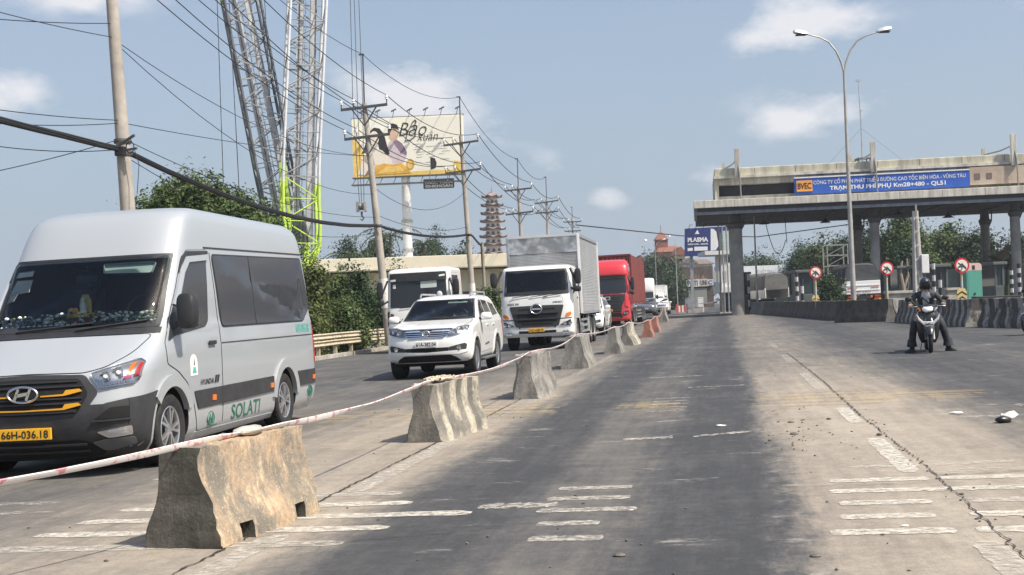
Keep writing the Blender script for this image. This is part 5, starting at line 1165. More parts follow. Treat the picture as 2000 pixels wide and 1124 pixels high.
for (px0, px1, py0, py1, Y, mt_, lab) in ((1735, 1800, 568, 605, 70, CONC, 'low concrete wall left of the pale concrete post'), (1852, 1900, 562, 600, 72, CONC, 'low concrete plinth behind the rightmost sign'), (1598, 1640, 593, 612, 68, CONC, 'low pale concrete block behind the long barrier row'), (1910, 1990, 578, 590, 62, BLACKP, 'long dark counter above the striped barriers')):
    a, b = at(px0, Y), at(px1, Y); p = (a+b)/2; w = (b.x-a.x)/2; h = zat((px0+px1)/2, py0, Y)-p.z; t = thing('low_wall', lab, 'wall', p, 0, None, False)
    MB().box((-w, 0, 0), (w, .5, h-.16)).build('wall', mt_, t, 0); MB().box((-w-.1, -.1, h-.157), (w+.1, .6, h)).build('coping', mt_, t, 0, bevel=.02)
# boundary fence of dark green sheets behind the lanes
a, b = at(1480, 128), at(2080, 118); t = thing('boundary_fence', 'dark green sheet fence in front of the trees behind the toll lanes', 'fence', (a+b)/2, math.degrees(math.atan2(a.y-b.y, b.x-a.x)), None, False); L_ = (b-a).length
for k in range(16): MB().box((-L_/2+L_*k/16+.03, 0, .1), (-L_/2+L_*(k+1)/16-.03, .06, 3.2)).build('panel', mat('fence_green', (.045, .070, .058), .7, var=.25, vscale=.8), t, 0); MB().box((-L_/2+L_*k/16-.06, -.08, 0), (-L_/2+L_*k/16+.027, .1, 3.4)).build('post', STEEL, t, 0)
# ---------------------------------------------------------------- trees behind the toll station
for (a, b, top, Y, n, mt_, sd_, lob, lab) in ((1440, 1560, 497, 170, 3600, LEAFF, 51, 6, 'far dark tree line above the white wall'), (1535, 1600, 478, 150, 3200, LEAFF, 52, 5, 'dark rounded tree left of the leftmost sign'), (1570, 1645, 468, 142, 3600, LEAF, 53, 5, 'paler tree behind the leftmost sign'), (1625, 1680, 462, 136, 3000, LEAFF, 54, 5, 'tree between lamp post and the middle columns'), (1668, 1745, 450, 134, 4200, LEAFD, 55, 5, 'dark tree behind the middle columns'), (1718, 1830, 424, 128, 8000, LEAF, 56, 7, 'tallest broad tree behind the pale concrete post'), (1812, 1900, 447, 131, 6000, LEAF, 57, 6, 'wide green tree right of the tallest one'), (1875, 1960, 455, 128, 5000, LEAFD, 58, 5, 'dark tree left of the right-hand columns'), (1945, 2060, 462, 126, 5000, LEAFF, 59, 5, 'tree at the right edge behind the columns'), (2040, 2180, 440, 128, 4000, LEAFF, 60, 5, 'tree beyond the right edge'), (1430, 1500, 503, 185, 2500, LEAFF, 61, 4, 'faraway tree right of the big left column'), (1760, 1800, 470, 122, 2600, LEAFD, 62, 4, 'dark bush tree below the tallest one')):
    pxtree('toll_tree', lab, 'tree', a, b, top, Y, int(n*5.2), .29, mt_, sd_, .12, lob, 'trees behind the toll station', .25)
pxtree('round_shrub', 'round clipped dark shrub between the signs, left of the white truck', 'shrub', 1600, 1645, 535, 88, 6000, .16, LEAFD, 63, .1, 3, None, .08)
def banana(label, px, pytop, Y, n, ln, sd_, mt_):
    b = at(px, Y); h = zat(px, pytop, Y)-b.z; t = thing('banana_plant', label, 'plant', b, 0, 'banana plants by the right columns', False); r = random.Random(sd_); MB().tube([(0, 0, 0), (.1, 0, h*.6)], [.2, .13], 8).build('stem', PALM, t, 40)
    for k in range(n):
        a_ = 2*PI*k/n+r.uniform(-.3, .3); d = Vector((math.cos(a_), math.sin(a_), 0)); s2 = d.cross(Vector((0, 0, 1))); up = r.uniform(.35, 1.0); mb = MB(); vs = []
        for i in range(8):
            q = i/7; c = Vector((.1, 0, h*.55))+d*ln*q*(1.1-up*.7)+Vector((0, 0, ln*(up*q-.55*q*q))); w = .30*math.sin(PI*min(1, .1+q*.95))*ln*.4; vs += [c-s2*w+Vector((0, 0, .1*w)), c, c+s2*w+Vector((0, 0, .1*w))]
        mb.add(vs, [(3*i+j, 3*i+j+1, 3*i+j+4, 3*i+j+3) for i in range(7) for j in range(2)]); mb.build('leaf', mt_, t, 0, False)
banana('ragged banana plant between the two right-hand columns', 1952, 455, 100, 9, 3.4, 1, DRY); banana('second ragged banana plant, right of the first', 1968, 480, 102, 8, 3.0, 2, PALM)
for px, Y, top, sd_ in ((1763, 92, 510, 1), (1776, 94, 508, 2)):
    b = at(px, Y); h = zat(px, top, Y)-b.z; t = thing('bare_trunk', 'pale forked bare tree trunk in the shade left of the pale post' if sd_ == 1 else 'second bare trunk, bending right, just right of the pale forked one', 'tree', b, 0, 'bare trunks', False)
    mb = MB(); mb.tube([(0, 0, 0), (.12*sd_, 0, h*.4), (-.05, 0, h*.75), (.1, 0, h)], [.2, .15, .12, .06], 7); mb.tube([(.1*sd_, 0, h*.35), (.5, 0, h*.7), (.45, 0, h*1.05)], [.12, .08, .05], 6); mb.build('trunk', mat('pale_bark', (.30, .25, .19), .9, var=.3, vscale=5), t, 50)
# scaffold-like frame behind the light pole
p = at(1640, 112); t = thing('steel_frame', 'light steel lattice stand behind the tall street light', 'frame', p, 0, None, False); h = zat(1640, 478, 112)-p.z; mb = MB(); w = 20/FPX*112
for x in (-w, w):
    for y in (0, 1.5): mb.bar((x, y, 0), (x, y, h), .09)
for k in range(6):
    z = h*(k+1)/6; mb.bar((-w, 0, z), (w, 0, z), .07); mb.bar((-w, 1.5, z), (w, 1.5, z), .07); mb.bar((-w, 0, z-h/6), (w, 0, z), .05); mb.bar((w, 0, z), (w, 1.5, z), .05)
mb.build('lattice', STEEL, t, 0)
# ---------------------------------------------------------------- the far middle: blue billboard, white kiosk tower, shops, red roofs
Y_ = 128; c = at(1390, Y_); t = thing('blue_billboard', 'dark blue billboard with white lettering beyond the left end of the canopy', 'billboard', c, 0, None, False); q = lambda px, py: ((px-1390)/FPX*Y_+ROL*0, zat(px, py, Y_)-c.z)
NAVY = mat('navy_print', (.022, .035, .15), .5, var=.15); PRW = mat('print_white', (.68, .69, .70), .5, var=.06); PRG = mat('print_glass_green', (.42, .50, .48), .4)
qq = lambda px, py, Yq=Y_: (P(px, py, Yq).x-c.x, zat(px, py, Yq)-c.z)
MB().prism([qq(1338, 447), qq(1446, 441), qq(1446, 492), qq(1386, 496), qq(1372, 500), qq(1338, 501)], 0, .4, 'y').build('panel', NAVY, t, 0)
def pr_(pts, nm_, mt_, o_=.02): MB().prism([qq(a, b_) for a, b_ in pts], -o_, -.002, 'y').build(nm_, mt_, t, 0)
pr_([(1357, 457.5), (1362, 449.5), (1366, 457.5)], 'triangle_mark', PRW); pr_([(1388, 447), (1394, 448), (1399, 453), (1401, 466), (1404, 480), (1398, 489), (1388, 490)], 'print_tower', PRW); pr_([(1412, 451), (1444, 453), (1444, 488), (1412, 490)], 'print_interior', PRG); pr_([(1403, 456), (1412, 455), (1412, 489), (1406, 489)], 'print_door', mat('print_dark', (.10, .14, .13), .4), .03)
pr_([(1343, 485), (1353, 484.6), (1353, 490), (1343, 491)], 'text_box', PRW); pr_([(1356, 482.5), (1382, 482), (1382, 489.5), (1356, 490.5)], 'text_box', PRW, .03)
w1 = qq(1384, 470)[0]-qq(1342, 470)[0]; hh1 = qq(1360, 463)[1]-qq(1360, 473)[1]; l1 = qq(1363, 468.5)
text_flat('PLASMA', w1*.96, hh1*.9, 'lettering', PRW, t, (l1[0], -.012, l1[1]), .01, bold=.05); l1 = qq(1363, 477.3); text_flat('WINDOW - DOOR', w1*.96, hh1*.3, 'lettering', PRW, t, (l1[0], -.012, l1[1]), .01, bold=.04)
mb = MB()
for px in (1352, 1432): x = qq(px, 500)[0]; mb.bar((x, .7, 0), (x, .7, qq(px, 450)[1]), .3)
mb.build('legs_frame', STEEL, t, 0)
for px in (1344, 1357, 1372): x, z = qq(px, 445); MB().tube([(x, .1, z-.3), (x+.1, -.7, z+.25), (x+.35, -.8, z+.2)], .03, 5).build('lamp', WOODG, t)
Y2 = 118; c2 = at(1402, Y2); tw = thing('kiosk_tower', 'small white two-storey control kiosk with flat roof below the blue billboard', 'building', c2, 0, None, False); k2 = lambda px, py: (P(px, py, Y2).x-c2.x, zat(px, py, Y2)-c2.z)
WH = mat('white_render', (.62, .63, .62), .8, var=.1, vscale=.8)
(xa, za), (xb, zb_) = k2(1376, 499), k2(1432, 492); MB().box((xa, -.4, za), (xb, 4.2, za+.38)).build('flat_roof', WH, tw, 0)
xa, xb = k2(1390, 0)[0], k2(1428, 0)[0]; z0, z1, z2 = k2(1400, 562)[1], k2(1400, 522)[1], za-.004
MB().box((xa, 0, z1+.12), (xb, 3.8, z2)).build('upper_storey', WH, tw, 0); MB().box((xa+.45, -.02, z1+.4), (xb-.3, -.002, z2-.2)).build('window', BGLASS, tw, 0)
MB().box((xa-.1, -.15, z0), (xb+.1, 3.9, z1+.115)).build('lower_storey', WH, tw, 0)
for px in (1392, 1402, 1412): a_ = k2(px, 552); b_ = k2(px+6, 530); MB().box((a_[0], -.172, a_[1]), (b_[0], -.153, b_[1])).build('door', mat('grey_door', (.35, .36, .36), .6), tw, 0)
MB().box((xa-.2, -.5, z0-.5), (xb+.2, 4, z0-.004)).build('balcony_slab', WH, tw, 0)
for px in (1391, 1427): x = k2(px, 0)[0]; MB().box((x-.15, .2, 0), (x+.15, .5, z0-.504)).build('leg', CONC, tw, 0)
MB().box((xa+.3, 1, 0), (xb-.2, 3.6, z0-.505)).build('base_wall', mat('navy_shutter', (.03, .04, .08), .5), tw, 0)
for px, top in ((1409, 430), (1416, 430), (1424, 440)):
    p = at(px, 112); tt = thing('flag_pole', {1409: 'thin dark steel post, left of three in front of the white kiosk', 1416: 'pale steel post, middle of three in front of the white kiosk', 1424: 'pale steel post, right of three beside the big column'}[px], 'post', p, 0, 'steel posts by the kiosk', False); MB().tube([(0, 0, 0), (0, 0, zat(px, top, 112)-p.z)], .07, 6).build('shaft', STEEL if px > 1410 else WOODG, tt, 40); MB().box((-.2, -.2, 0), (.2, .2, .12)).build('base', CONC, tt, 0)
# shop fronts with letters
Y3 = 205; c3 = at(1362, Y3); sh_ = thing('shop_building', 'dark shop front with large brown letters and coloured boards under the blue billboard', 'building', c3, 0, None, False); k3 = lambda px, py: (P(px, py, Y3).x-c3.x, zat(px, py, Y3)-c3.z)
a_, b_ = k3(1322, 590), k3(1392, 520); MB().box((a_[0], 0, 0), (b_[0], 8, b_[1])).build('wall', mat('dark_brick', (.09, .070, .062), .9, var=.3, vscale=.8), sh_, 0)
e_ = k3(1351, 540); text_flat('LỖ HỮU A', k3(1378, 0)[0]-k3(1326, 0)[0], 1.15, 'lettering', mat('brown_letter', (.26, .15, .12), .6), sh_, (e_[0], -.15, e_[1]), .02, bold=.03)
for (x0, x1_, y0, y1, cc) in ((1340, 1365, 546, 561, (.55, .56, .54)), (1366, 1381, 545, 560, (.50, .45, .32)), (1381, 1392, 546, 558, (.55, .57, .6))):
    a_, b_ = k3(x0, y1), k3(x1_, y0); o = MB().box((a_[0], -.35, a_[1]), (b_[0], -.05, b_[1])).build('sign_board', mat('board_%d' % x0, cc, .6, var=.15), sh_, 0)
    text_flat({1340: 'PATI', 1366: 'UNI', 1381: 'C'}[x0], (b_[0]-a_[0])*.75, (b_[1]-a_[1])*.7, 'lettering', mat('navy_letter', (.05, .06, .14), .6), o, ((a_[0]+b_[0])/2, -.37, (a_[1]+b_[1])/2), .01, bold=.03)
for x0, x1_ in ((1345, 1355), (1357, 1370), (1371, 1380)): a_, b_ = k3(x0, 592), k3(x1_, 563); MB().box((a_[0], -.12, max(0, a_[1])), (b_[0], -.01, b_[1])).build('shop_door', mat('glass_shop', (.24, .25, .24), .25), sh_, 0)
# houses on the rise behind
def house(label, px0, px1, pyb, pye, pyr, Y, wall_, roof_, gable=False, dep=9):
    a, b = at(px0, Y), at(px1, Y); p = (a+b)/2; w = (b.x-a.x)/2; t = thing('house', label, 'house', p, 0, 'houses on the rise', False); ze, zr_ = zat((px0+px1)/2, pye, Y)-p.z, zat((px0+px1)/2, pyr, Y)-p.z
    MB().box((-w, 0, 0), (w, dep, ze)).build('wall', wall_, t, 0)
    if gable: MB().prism([(-w-.5, ze-.2), (w+.5, ze-.2), (0, zr_)], -.5, dep+.5, 'y').build('roof', roof_, t, 0)
    else: MB().loft([[Vector(v) for v in ((-w-.6, -.8, ze+.003), (w+.6, -.8, ze+.003), (w+.6, dep+.8, ze+.003), (-w-.6, dep+.8, ze+.003))], [Vector(v) for v in ((-w*.7, dep*.45, zr_), (w*.7, dep*.45, zr_), (w*.7, dep*.55, zr_), (-w*.7, dep*.55, zr_))]]).build('roof', roof_, t, 0)
    n = max(2, int(2*w/4))
    for k in range(n): x = -w+2*w*(k+.5)/n; o = MB().box((x-.6, -.06, ze-2.6), (x+.6, -.003, ze-1.0)).build('window', BGLASS, t, 0); MB().box((x-.7, -.1, ze-2.75), (x+.7, -.01, ze-2.62)).build('sill', wall_, o, 0)
    return t, ze, zr_, w
RT = mat('clay_tile', (.23, .095, .065), .85, var=.25, vscale=.5); OCW = mat('ochre_wall', (.58, .50, .32), .85, var=.1); PINK = mat('faded_pink_wall', (.50, .26, .22), .85, var=.1)
t, ze, zr_, w = house('long red-brown roofed hall with a small belfry above the dark trees', 1290, 1338, 600, 492, 479, 265, PINK, RT); hb_ = 1.3
o = MB().box((-w*.55-hb_, 3, zr_-2), (-w*.55+hb_, 5.6, zr_+1.4)).build('belfry', RT, t, 0); MB().loft([[Vector((-w*.55+hb_*1.2*a_, 4.3+hb_*1.2*b_, zr_+1.404)) for a_, b_ in ((-1, -1), (1, -1), (1, 1), (-1, 1))], [Vector((-w*.55+.15*a_, 4.3+.15*b_, zr_+3.2)) for a_, b_ in ((-1, -1), (1, -1), (1, 1), (-1, 1))]]).build('belfry_roof', RT, o, 0); MB().tube([(-w*.55, 4.3, zr_+3.1), (-w*.55, 4.3, zr_+4.6)], .06, 5).build('cross', WOODG, o)
house('ochre gabled house left of the blue billboard', 1326, 1342, 600, 496, 482, 240, OCW, RT, True); house('white gabled house just below the blue billboard', 1340, 1362, 600, 513, 503, 225, WH, mat('old_tile', (.17, .13, .11), .9, var=.3), True); house('second white house with weathered roof below the blue billboard', 1360, 1394, 600, 516, 505, 228, WH, mat('old_tile'), False)
house('orange gabled house end at the far left of the dark trees', 1248, 1262, 600, 516, 498, 280, mat('orange_wall', (.55, .30, .18), .85), RT, True)
for (a, b, top, Y, n, sd_, lab) in ((1252, 1300, 494, 200, 4200, 71, 'dark tree above the white trucks, left one of the pair'), (1285, 1336, 500, 195, 4200, 72, 'dark tree above the white trucks, right one of the pair'), (1300, 1330, 530, 188, 2600, 73, 'low dark tree left of the brown letters'), (1240, 1275, 520, 210, 2600, 74, 'dark tree just right of the red truck')):
    pxtree('roadside_tree', lab, 'tree', a, b, top, Y, n*3, .34, LEAFF, sd_, .05, 5, 'trees beyond the white trucks', .3)
# white wall/shed beyond the tarp truck
Y4 = 150; a, b = at(1452, Y4), at(1540, Y4); p = (a+b)/2; w = (b.x-a.x)/2; t = thing('white_shed', 'long white shed with faint lettering beyond the grey covered truck', 'building', p, 0, None, False); ze = zat(1496, 519, Y4)-p.z; zl = zat(1496, 541, Y4)-p.z
MB().box((-w, -.3, zl), (w, 6, ze)).build('fascia', mat('shed_white', (.72, .74, .76), .6, var=.05), t, 0); MB().box((-w+.2, .3, 0), (w-.2, 6, zl-.004)).build('wall', mat('shed_grey', (.30, .32, .33), .7, var=.15), t, 0)
text_flat('TUYẾT TRINH', w*.8, 1.0, 'lettering', mat('faint_letter', (.42, .43, .46), .7), t, (w*.05, -.31, (ze+zl)/2), .004)
for k in range(6): x = -w+1+k*(2*w-2)/5; MB().box((x-.1, .0, 0), (x+.1, .2, zl-.004)).build('pillar', STEEL, t, 0)
# far ridge of trees closing the horizon
def ridge(name, px0, px1, Y, top, seed, n):
    r = random.Random(seed); a, b = P(px0, 600, Y), P(px1, 600, Y); bl = []
    m_ = 26
    for k in range(m_):
        f = k/(m_-1); x = a.x+(b.x-a.x)*f; h = top*(.75+.5*noise.noise(Vector((f*9, seed, 0)))); bl.append((x, Y+r.uniform(-8, 8), h*.5, (b.x-a.x)/m_*.9, 8, h*.6))
    o = link(name, foliage_mesh(name, bl, n, 1.0, seed, LEAFF)); return tag(o, kind='stuff')
ridge('far_woods', -500, 1300, 420, 11, 81, 14000); ridge('far_woods', 1250, 2500, 400, 13, 82, 14000)

# the hazy air of the plain: one closed box round everything
hzm = bpy.data.materials.new('hazy_air'); hzm.use_nodes = True; hn = hzm.node_tree.nodes
for x in list(hn): hn.remove(x)
ho, hv_ = hn.new('ShaderNodeOutputMaterial'), hn.new('ShaderNodeVolumePrincipled'); hzm.node_tree.links.new(hv_.outputs[0], ho.inputs['Volume'])
hv_.inputs['Color'].default_value = (.86, .91, 1.0, 1); hv_.inputs['Density'].default_value = .00036; hv_.inputs['Anisotropy'].default_value = .2
tag(MB().box((-3200, -120, -2.2), (3200, 4200, 62)).build('haze', hzm, None, 0), kind='stuff')
# ================================================================ vehicles
def grow(poly, d):
    n = len(poly); A = sum(poly[i][0]*poly[(i+1) % n][1]-poly[(i+1) % n][0]*poly[i][1] for i in range(n)); s_ = 1 if A > 0 else -1; out = []
    for i in range(n):
        p, a, b = Vector(poly[i]), Vector(poly[i-1]), Vector(poly[(i+1) % n]); e1, e2 = (p-a), (b-p)
        if e1.length < 1e-6 or e2.length < 1e-6: out.append(tuple(p)); continue
        n1, n2 = Vector((e1.y, -e1.x)).normalized(), Vector((e2.y, -e2.x)).normalized(); nn = (n1+n2)
        if nn.length < .3: nn = n1
        nn.normalize(); out.append(tuple(p+nn*s_*d))
    return out
def sym(pts): return pts + [(-x, z) for x, z in reversed(pts) if abs(x) > 1e-6]
def flip(pts): return [(-x, z) for x, z in pts]
def panel(bvh, poly, ax, name, mt_, parent, off=.005, step=.12):
    patch(bvh, grow(poly, .007), ax, name+'_seam', DARK, parent, off*.35, step, .004); return patch(bvh, poly, ax, name, mt_, parent, off, step, .008)
def plate(parent, c, w, h, s, col=YELLOW, two=None):
    o = MB().box((c[0]-w/2, c[1]-.012, c[2]-h/2), (c[0]+w/2, c[1]+.012, c[2]+h/2)).build('number_plate', col, parent, 0, bevel=.004)
    if two:
        for tx, dz in ((two, h*.22), (s, -h*.22)): text_flat(tx, w*.8, h*.36, 'plate_lettering', INK, o, (c[0], c[1]-.013, c[2]+dz), .002, bold=.015)
    else: text_flat(s, w*.9, h*.66, 'plate_lettering', INK, o, (c[0], c[1]-.013, c[2]), .002, bold=.015)
    return o
def mirror(parent, x, y, z, w, h, d, mt_, sgn, arm_to, name='side_mirror'):
    rings = []
    for f, k in ((0, .72), (.15, .95), (.7, 1), (1, .92)):
        rings.append([Vector((x+w/2*k*math.copysign(abs(math.cos(a))**.6, math.cos(a)), y+d*(f-.5), z+h/2*k*math.copysign(abs(math.sin(a))**.6, math.sin(a)))) for a in [2*PI*i/20 for i in range(20)]])
    o = MB().loft(rings).build(name, mt_, parent, 50); MB().bar((x-sgn*w*.3, y, z-h*.3), arm_to, .05, .06).build('mirror_arm', BLACKP, o, 0)
    MB().box((x-w*.40, y+d/2+.002, z-h*.42), (x+w*.40, y+d/2+.006, z+h*.42)).build('mirror_glass', CHROME, o, 0); return o
def wiper(bvh, x0, z0, x1, z1, parent):
    mb = MB(); pts = []
    for i in range(9):
        t = i/8; p, n_, _, _ = bvh.ray_cast(Vector((x0+(x1-x0)*t, -20, z0+(z1-z0)*t)), Vector((0, 1, 0)))
        if p is not None: pts.append(p+Vector((0, -.035, .01)))
    return mb.tube(pts, .012, 5).build('wiper', BLACKP, parent)
def seat_row(parent, y, zb, xs, w=.46, h=.75, mt_=None):
    mt_ = mt_ or mat('seat_fabric', (.06, .06, .065), .9, var=.2)
    for x in xs:
        o = MB().box((x-w/2, y, zb), (x+w/2, y+.14, zb+h)).build('seat_back', mt_, parent, 0, bevel=.05); MB().box((x-.13, y+.02, zb+h+.02), (x+.13, y+.12, zb+h+.22)).build('headrest', mt_, o, 0, bevel=.04)
def ring_badge(parent, c, rx, rz, name='badge', inner='H', bar_=.014):
    o = MB().tube([(c[0]+rx*math.cos(a), c[1], c[2]+rz*math.sin(a)) for a in [2*PI*i/28 for i in range(29)]], bar_, 6).build(name, CHROME, parent, 60)
    mb = MB(); x, y, z = c
    if inner == 'H':
        mb.bar((x-rx*.55, y, z-rz*.72), (x-rx*.25, y, z+rz*.75), .026, .02, up=(0, 1, 0)); mb.bar((x+rx*.25, y, z-rz*.75), (x+rx*.55, y, z+rz*.72), .026, .02, up=(0, 1, 0)); mb.bar((x-rx*.42, y, z-rz*.1), (x+rx*.42, y, z+rz*.14), .03, .02, up=(0, 1, 0))
    elif inner == 'T':
        mb.tube([(x+rx*.38*math.cos(a), y, z+rz*.95*math.sin(a)) for a in [2*PI*i/20 for i in range(21)]], bar_*.8, 5); mb.tube([(x+rx*.8*math.cos(a), y, z+rz*.35+rz*.42*math.sin(a)) for a in [2*PI*i/20 for i in range(21)]], bar_*.8, 5)
    elif inner == 'O':
        mb.bar((x-rx*.8, y, z), (x+rx*.8, y, z), .05, .03, up=(0, 1, 0))
    if mb.v: mb.build('badge_emblem', CHROME, o, 60)
    return o

# ---------------------------------------------------------------- the silver minibus
def minibus():
    p = Vector((-4.47, 12.58, 0)); p.z = gz(p.x); t = thing('minibus', 'silver high-roof minibus with black grille and yellow plate, nearest vehicle on the left', 'minibus', p, 7.5)
    K = [(.17, -.72, .91, .50, 2.6, 4.95, .2, 4), (.30, -.93, .985, .55, 2.7, 5.08, .2, 4), (.45, -1.0, 1.005, .56, 2.8, 5.12, .2, 4), (.62, -1.02, 1.012, .56, 2.8, 5.12, .2, 4), (.80, -.99, 1.018, .56, 2.8, 5.12, .2, 4), (.97, -.93, 1.02, .54, 2.8, 5.11, .2, 4), (1.04, -.82, 1.02, .52, 2.9, 5.11, .2, 4),
         (1.14, -.60, 1.02, .52, 3.1, 5.10, .2, 4), (1.28, -.34, 1.01, .5, 3.4, 5.09, .2, 4), (1.40, -.13, 1.0, .42, 3.6, 5.07, .2, 4), (1.44, -.07, .992, .40, 3.6, 5.06, .2, 4), (1.80, .19, .965, .37, 3.9, 5.05, .2, 4.5), (2.14, .43, .932, .35, 4.0, 5.02, .2, 4.5), (2.22, .48, .925, .34, 4.0, 5.01, .2, 4.5), (2.40, .60, .91, .34, 4.0, 4.98, .22, 4.5), (2.56, .73, .885, .34, 4.0, 4.94, .25, 4.2), (2.64, .84, .85, .36, 3.8, 4.88, .3, 4), (2.70, 1.02, .78, .4, 3.4, 4.8, .35, 3.6), (2.73, 1.35, .62, .5, 3, 4.6, .45, 3), (2.745, 1.9, .34, .5, 2.6, 4.2, .5, 3)]
    me = hull(K, 54).mesh('body', SILVER, 40); bv = tree_of(me)
    cab = MB(); cab.add([(-.88, -1.2, 1.435), (.88, -1.2, 1.435), (.88, 2.4, 1.435), (-.88, 2.4, 1.435), (-.84, -1.2, 2.13), (.84, -1.2, 2.13), (.84, 2.4, 2.13), (-.84, 2.4, 2.13)], [(0, 3, 2, 1), (4, 5, 6, 7), (0, 1, 5, 4), (1, 2, 6, 5), (2, 3, 7, 6), (3, 0, 4, 7)])
    cutters = [cab]
    for y in (0, 3.67):
        for a, b in ((.60, 1.4), (-1.4, -.60)): cutters.append(cyl_cut(y, .36, .435, a, b))
    me = cut(me, cutters); shade(me, 38); o = link('body', me, t)
    patch(bv, rpoly([(-.905, 1.42), (.905, 1.42), (.862, 2.15), (-.862, 2.15)], .06), 'F', 'windscreen', SCREEN, t, .006, .14, .002, 60, 30)
    fr = MB()    # black frit round the screen
    for poly in ([(-.92, 1.395), (.92, 1.395), (.905, 1.455), (-.905, 1.455)], [(-.875, 2.115), (.875, 2.115), (.87, 2.165), (-.87, 2.165)]): patch(bv, poly, 'F', 'screen_border', BLACKP, t, .009, .1, .003)
    for s_ in (1, -1): patch(bv, [(s_*.87, 2.16), (s_*.92, 1.40), (s_*.875, 1.42), (s_*.835, 2.14)], 'F', 'screen_border', BLACKP, t, .009, .1, .003)
    patch(bv, [(-.95, 1.335), (.95, 1.335), (.94, 1.392), (-.94, 1.392)], 'F', 'cowl', BLACKP, t, .008, .1, .004)
    wiper(bv, -.55, 1.40, .25, 1.455, t); wiper(bv, .1, 1.39, .8, 1.46, t)
    # bonnet with its shut lines, bumper and grille
    panel(bv, rpoly(sym([(0, 1.005), (.53, .995), (.70, 1.04), (.83, 1.16), (.90, 1.325), (0, 1.33)]), .05), 'F', 'bonnet', SILVER, t, .006, .1)
    gr = patch(bv, rpoly(sym([(0, .992), (.55, .975), (.685, .805), (.55, .595), (0, .58)]), .04), 'F', 'grille', GREYP, t, .012, .1); patch(bv, rpoly(sym([(0, .955), (.51, .94), (.60, .805), (.51, .625), (0, .612)]), .04), 'F', 'grille_opening', DARK, gr, .018, .1, .004)
    for z in (.92, .875, .765, .72, .655, .64): patch(bv, sym([(0, z+.007), (.50 if z > .9 or z < .66 else .55, z+.007), (.50 if z > .9 or z < .66 else .55, z-.007), (0, z-.007)]), 'F', 'grille_slat', BLACKP, gr, .032, .1, .012)
    for z in (.82, .692):
        for s_ in (1, -1): patch(bv, [(s_*(.16 if z > .8 else 0), z-.022), (s_*.38, z-.014), (s_*.40, z+.02), (s_*.52, z+.028), (s_*.545, z+.004), (s_*.39, z-.03), (s_*(.16 if z > .8 else 0), z-.034)], 'F', 'gold_trim', GOLD, gr, .040, .1, .014)
    ring_badge(gr, (0, -1.055, .82), .148, .072)
    bp_ = rpoly([(-.94, .175), (.94, .175), (.945, .74), (.73, .70), (.62, .545), (.35, .478), (-.35, .478), (-.62, .545), (-.73, .70), (-.945, .74)], .03)
    bm_ = patch(bv, bp_, 'F', 'bumper', GREYP, t, .012, .1)
    ar = [(0+.50*math.cos(R(a)), .36+.50*math.sin(R(a))) for a in range(205, 129, -8)]
    for ax_ in ('S', 'L'): patch(bv, [(-.80, .20), (-.50, .20)]+ar[1:]+[(-.33, .775), (-.79, .735)], ax_, 'bumper_corner', GREYP, bm_, .014, .08)
    patch(bv, rpoly(sym([(0, .36), (.50, .375), (.60, .335), (.68, .245), (.60, .20), (0, .20)]), .03), 'F', 'lower_grille', DARK, bm_, .016, .1, .004)
    for z in (.33, .27): patch(bv, sym([(0, z+.01), (.55, z+.01), (.55, z-.01), (0, z-.01)]), 'F', 'lower_slat', GREYP, bm_, .03, .1, .012)
    for s_ in (1, -1):
        pl = lambda pts: [(s_*x, z) for x, z in pts]
        patch(bv, rpoly(pl([(.645, .552), (.79, .662), (.925, .665), (.925, .56)]), .02), 'F', 'vent_recess', DARK, bm_, .020, .08, .006); patch(bv, pl([(.62, .532), (.93, .538), (.93, .553), (.63, .548)]), 'F', 'vent_lip', GREYP, bm_, .035, .08, .02)
        fg = patch(bv, rpoly(pl([(.655, .437), (.93, .478), (.925, .39), (.75, .374)]), .02), 'F', 'fog_lamp', CHROME, t, .020, .08, .008); patch(bv, pl([(.75, .43), (.88, .45), (.87, .405), (.76, .395)]), 'F', 'fog_reflector', mat('lamp_grey', (.35, .37, .4), .2, .5), fg, .026, .06, .004)
        patch(bv, rpoly(pl([(.60, .34), (.72, .365), (.93, .37), (.93, .30), (.75, .26), (.68, .26)]), .02), 'F', 'bumper_blade', mat('satin_grey', (.10, .105, .11), .4), bm_, .024, .08, .012)
        hp = pl([(.60, .975), (.78, 1.045), (.935, 1.092), (.985, 1.06), (.985, .92), (.95, .87), (.70, .838)])
        hl = patch(bv, rpoly(hp, .02), 'F', 'headlight', mat('bright_housing', (.42, .43, .45), .22, .7), t, .008, .06, .01)
        for (cx, cz, r_) in ((.735, .945, .052), (.835, .975, .056)):
            q, n_, _, _ = bv.ray_cast(Vector((s_*cx, -20, cz)), Vector((0, 1, 0))); M_ = Matrix.Translation(q+Vector((0, -.012, 0))) @ Matrix.Rotation(PI/2, 4, 'X')
            MB().lathe([(r_, 0), (r_*.95, .02), (r_*.5, .012), (.001, .006)], 20, M_).build('reflector', CHROME, hl, 50); MB().ball(q+Vector((0, -.02, 0)), r_*.45, 10, 6).build('bulb', mat('lamp_white', (.8, .82, .85), .15), hl, 60)
        for k in range(6):
            x0 = .715+.036*k; patch(bv, pl([(x0, .862+.004*k), (x0+.024, .865+.004*k), (x0+.024, .885+.004*k), (x0, .882+.004*k)]), 'F', 'running_light', mat('led_white', (.85, .88, .92), .2), hl, .020, .05, .006)
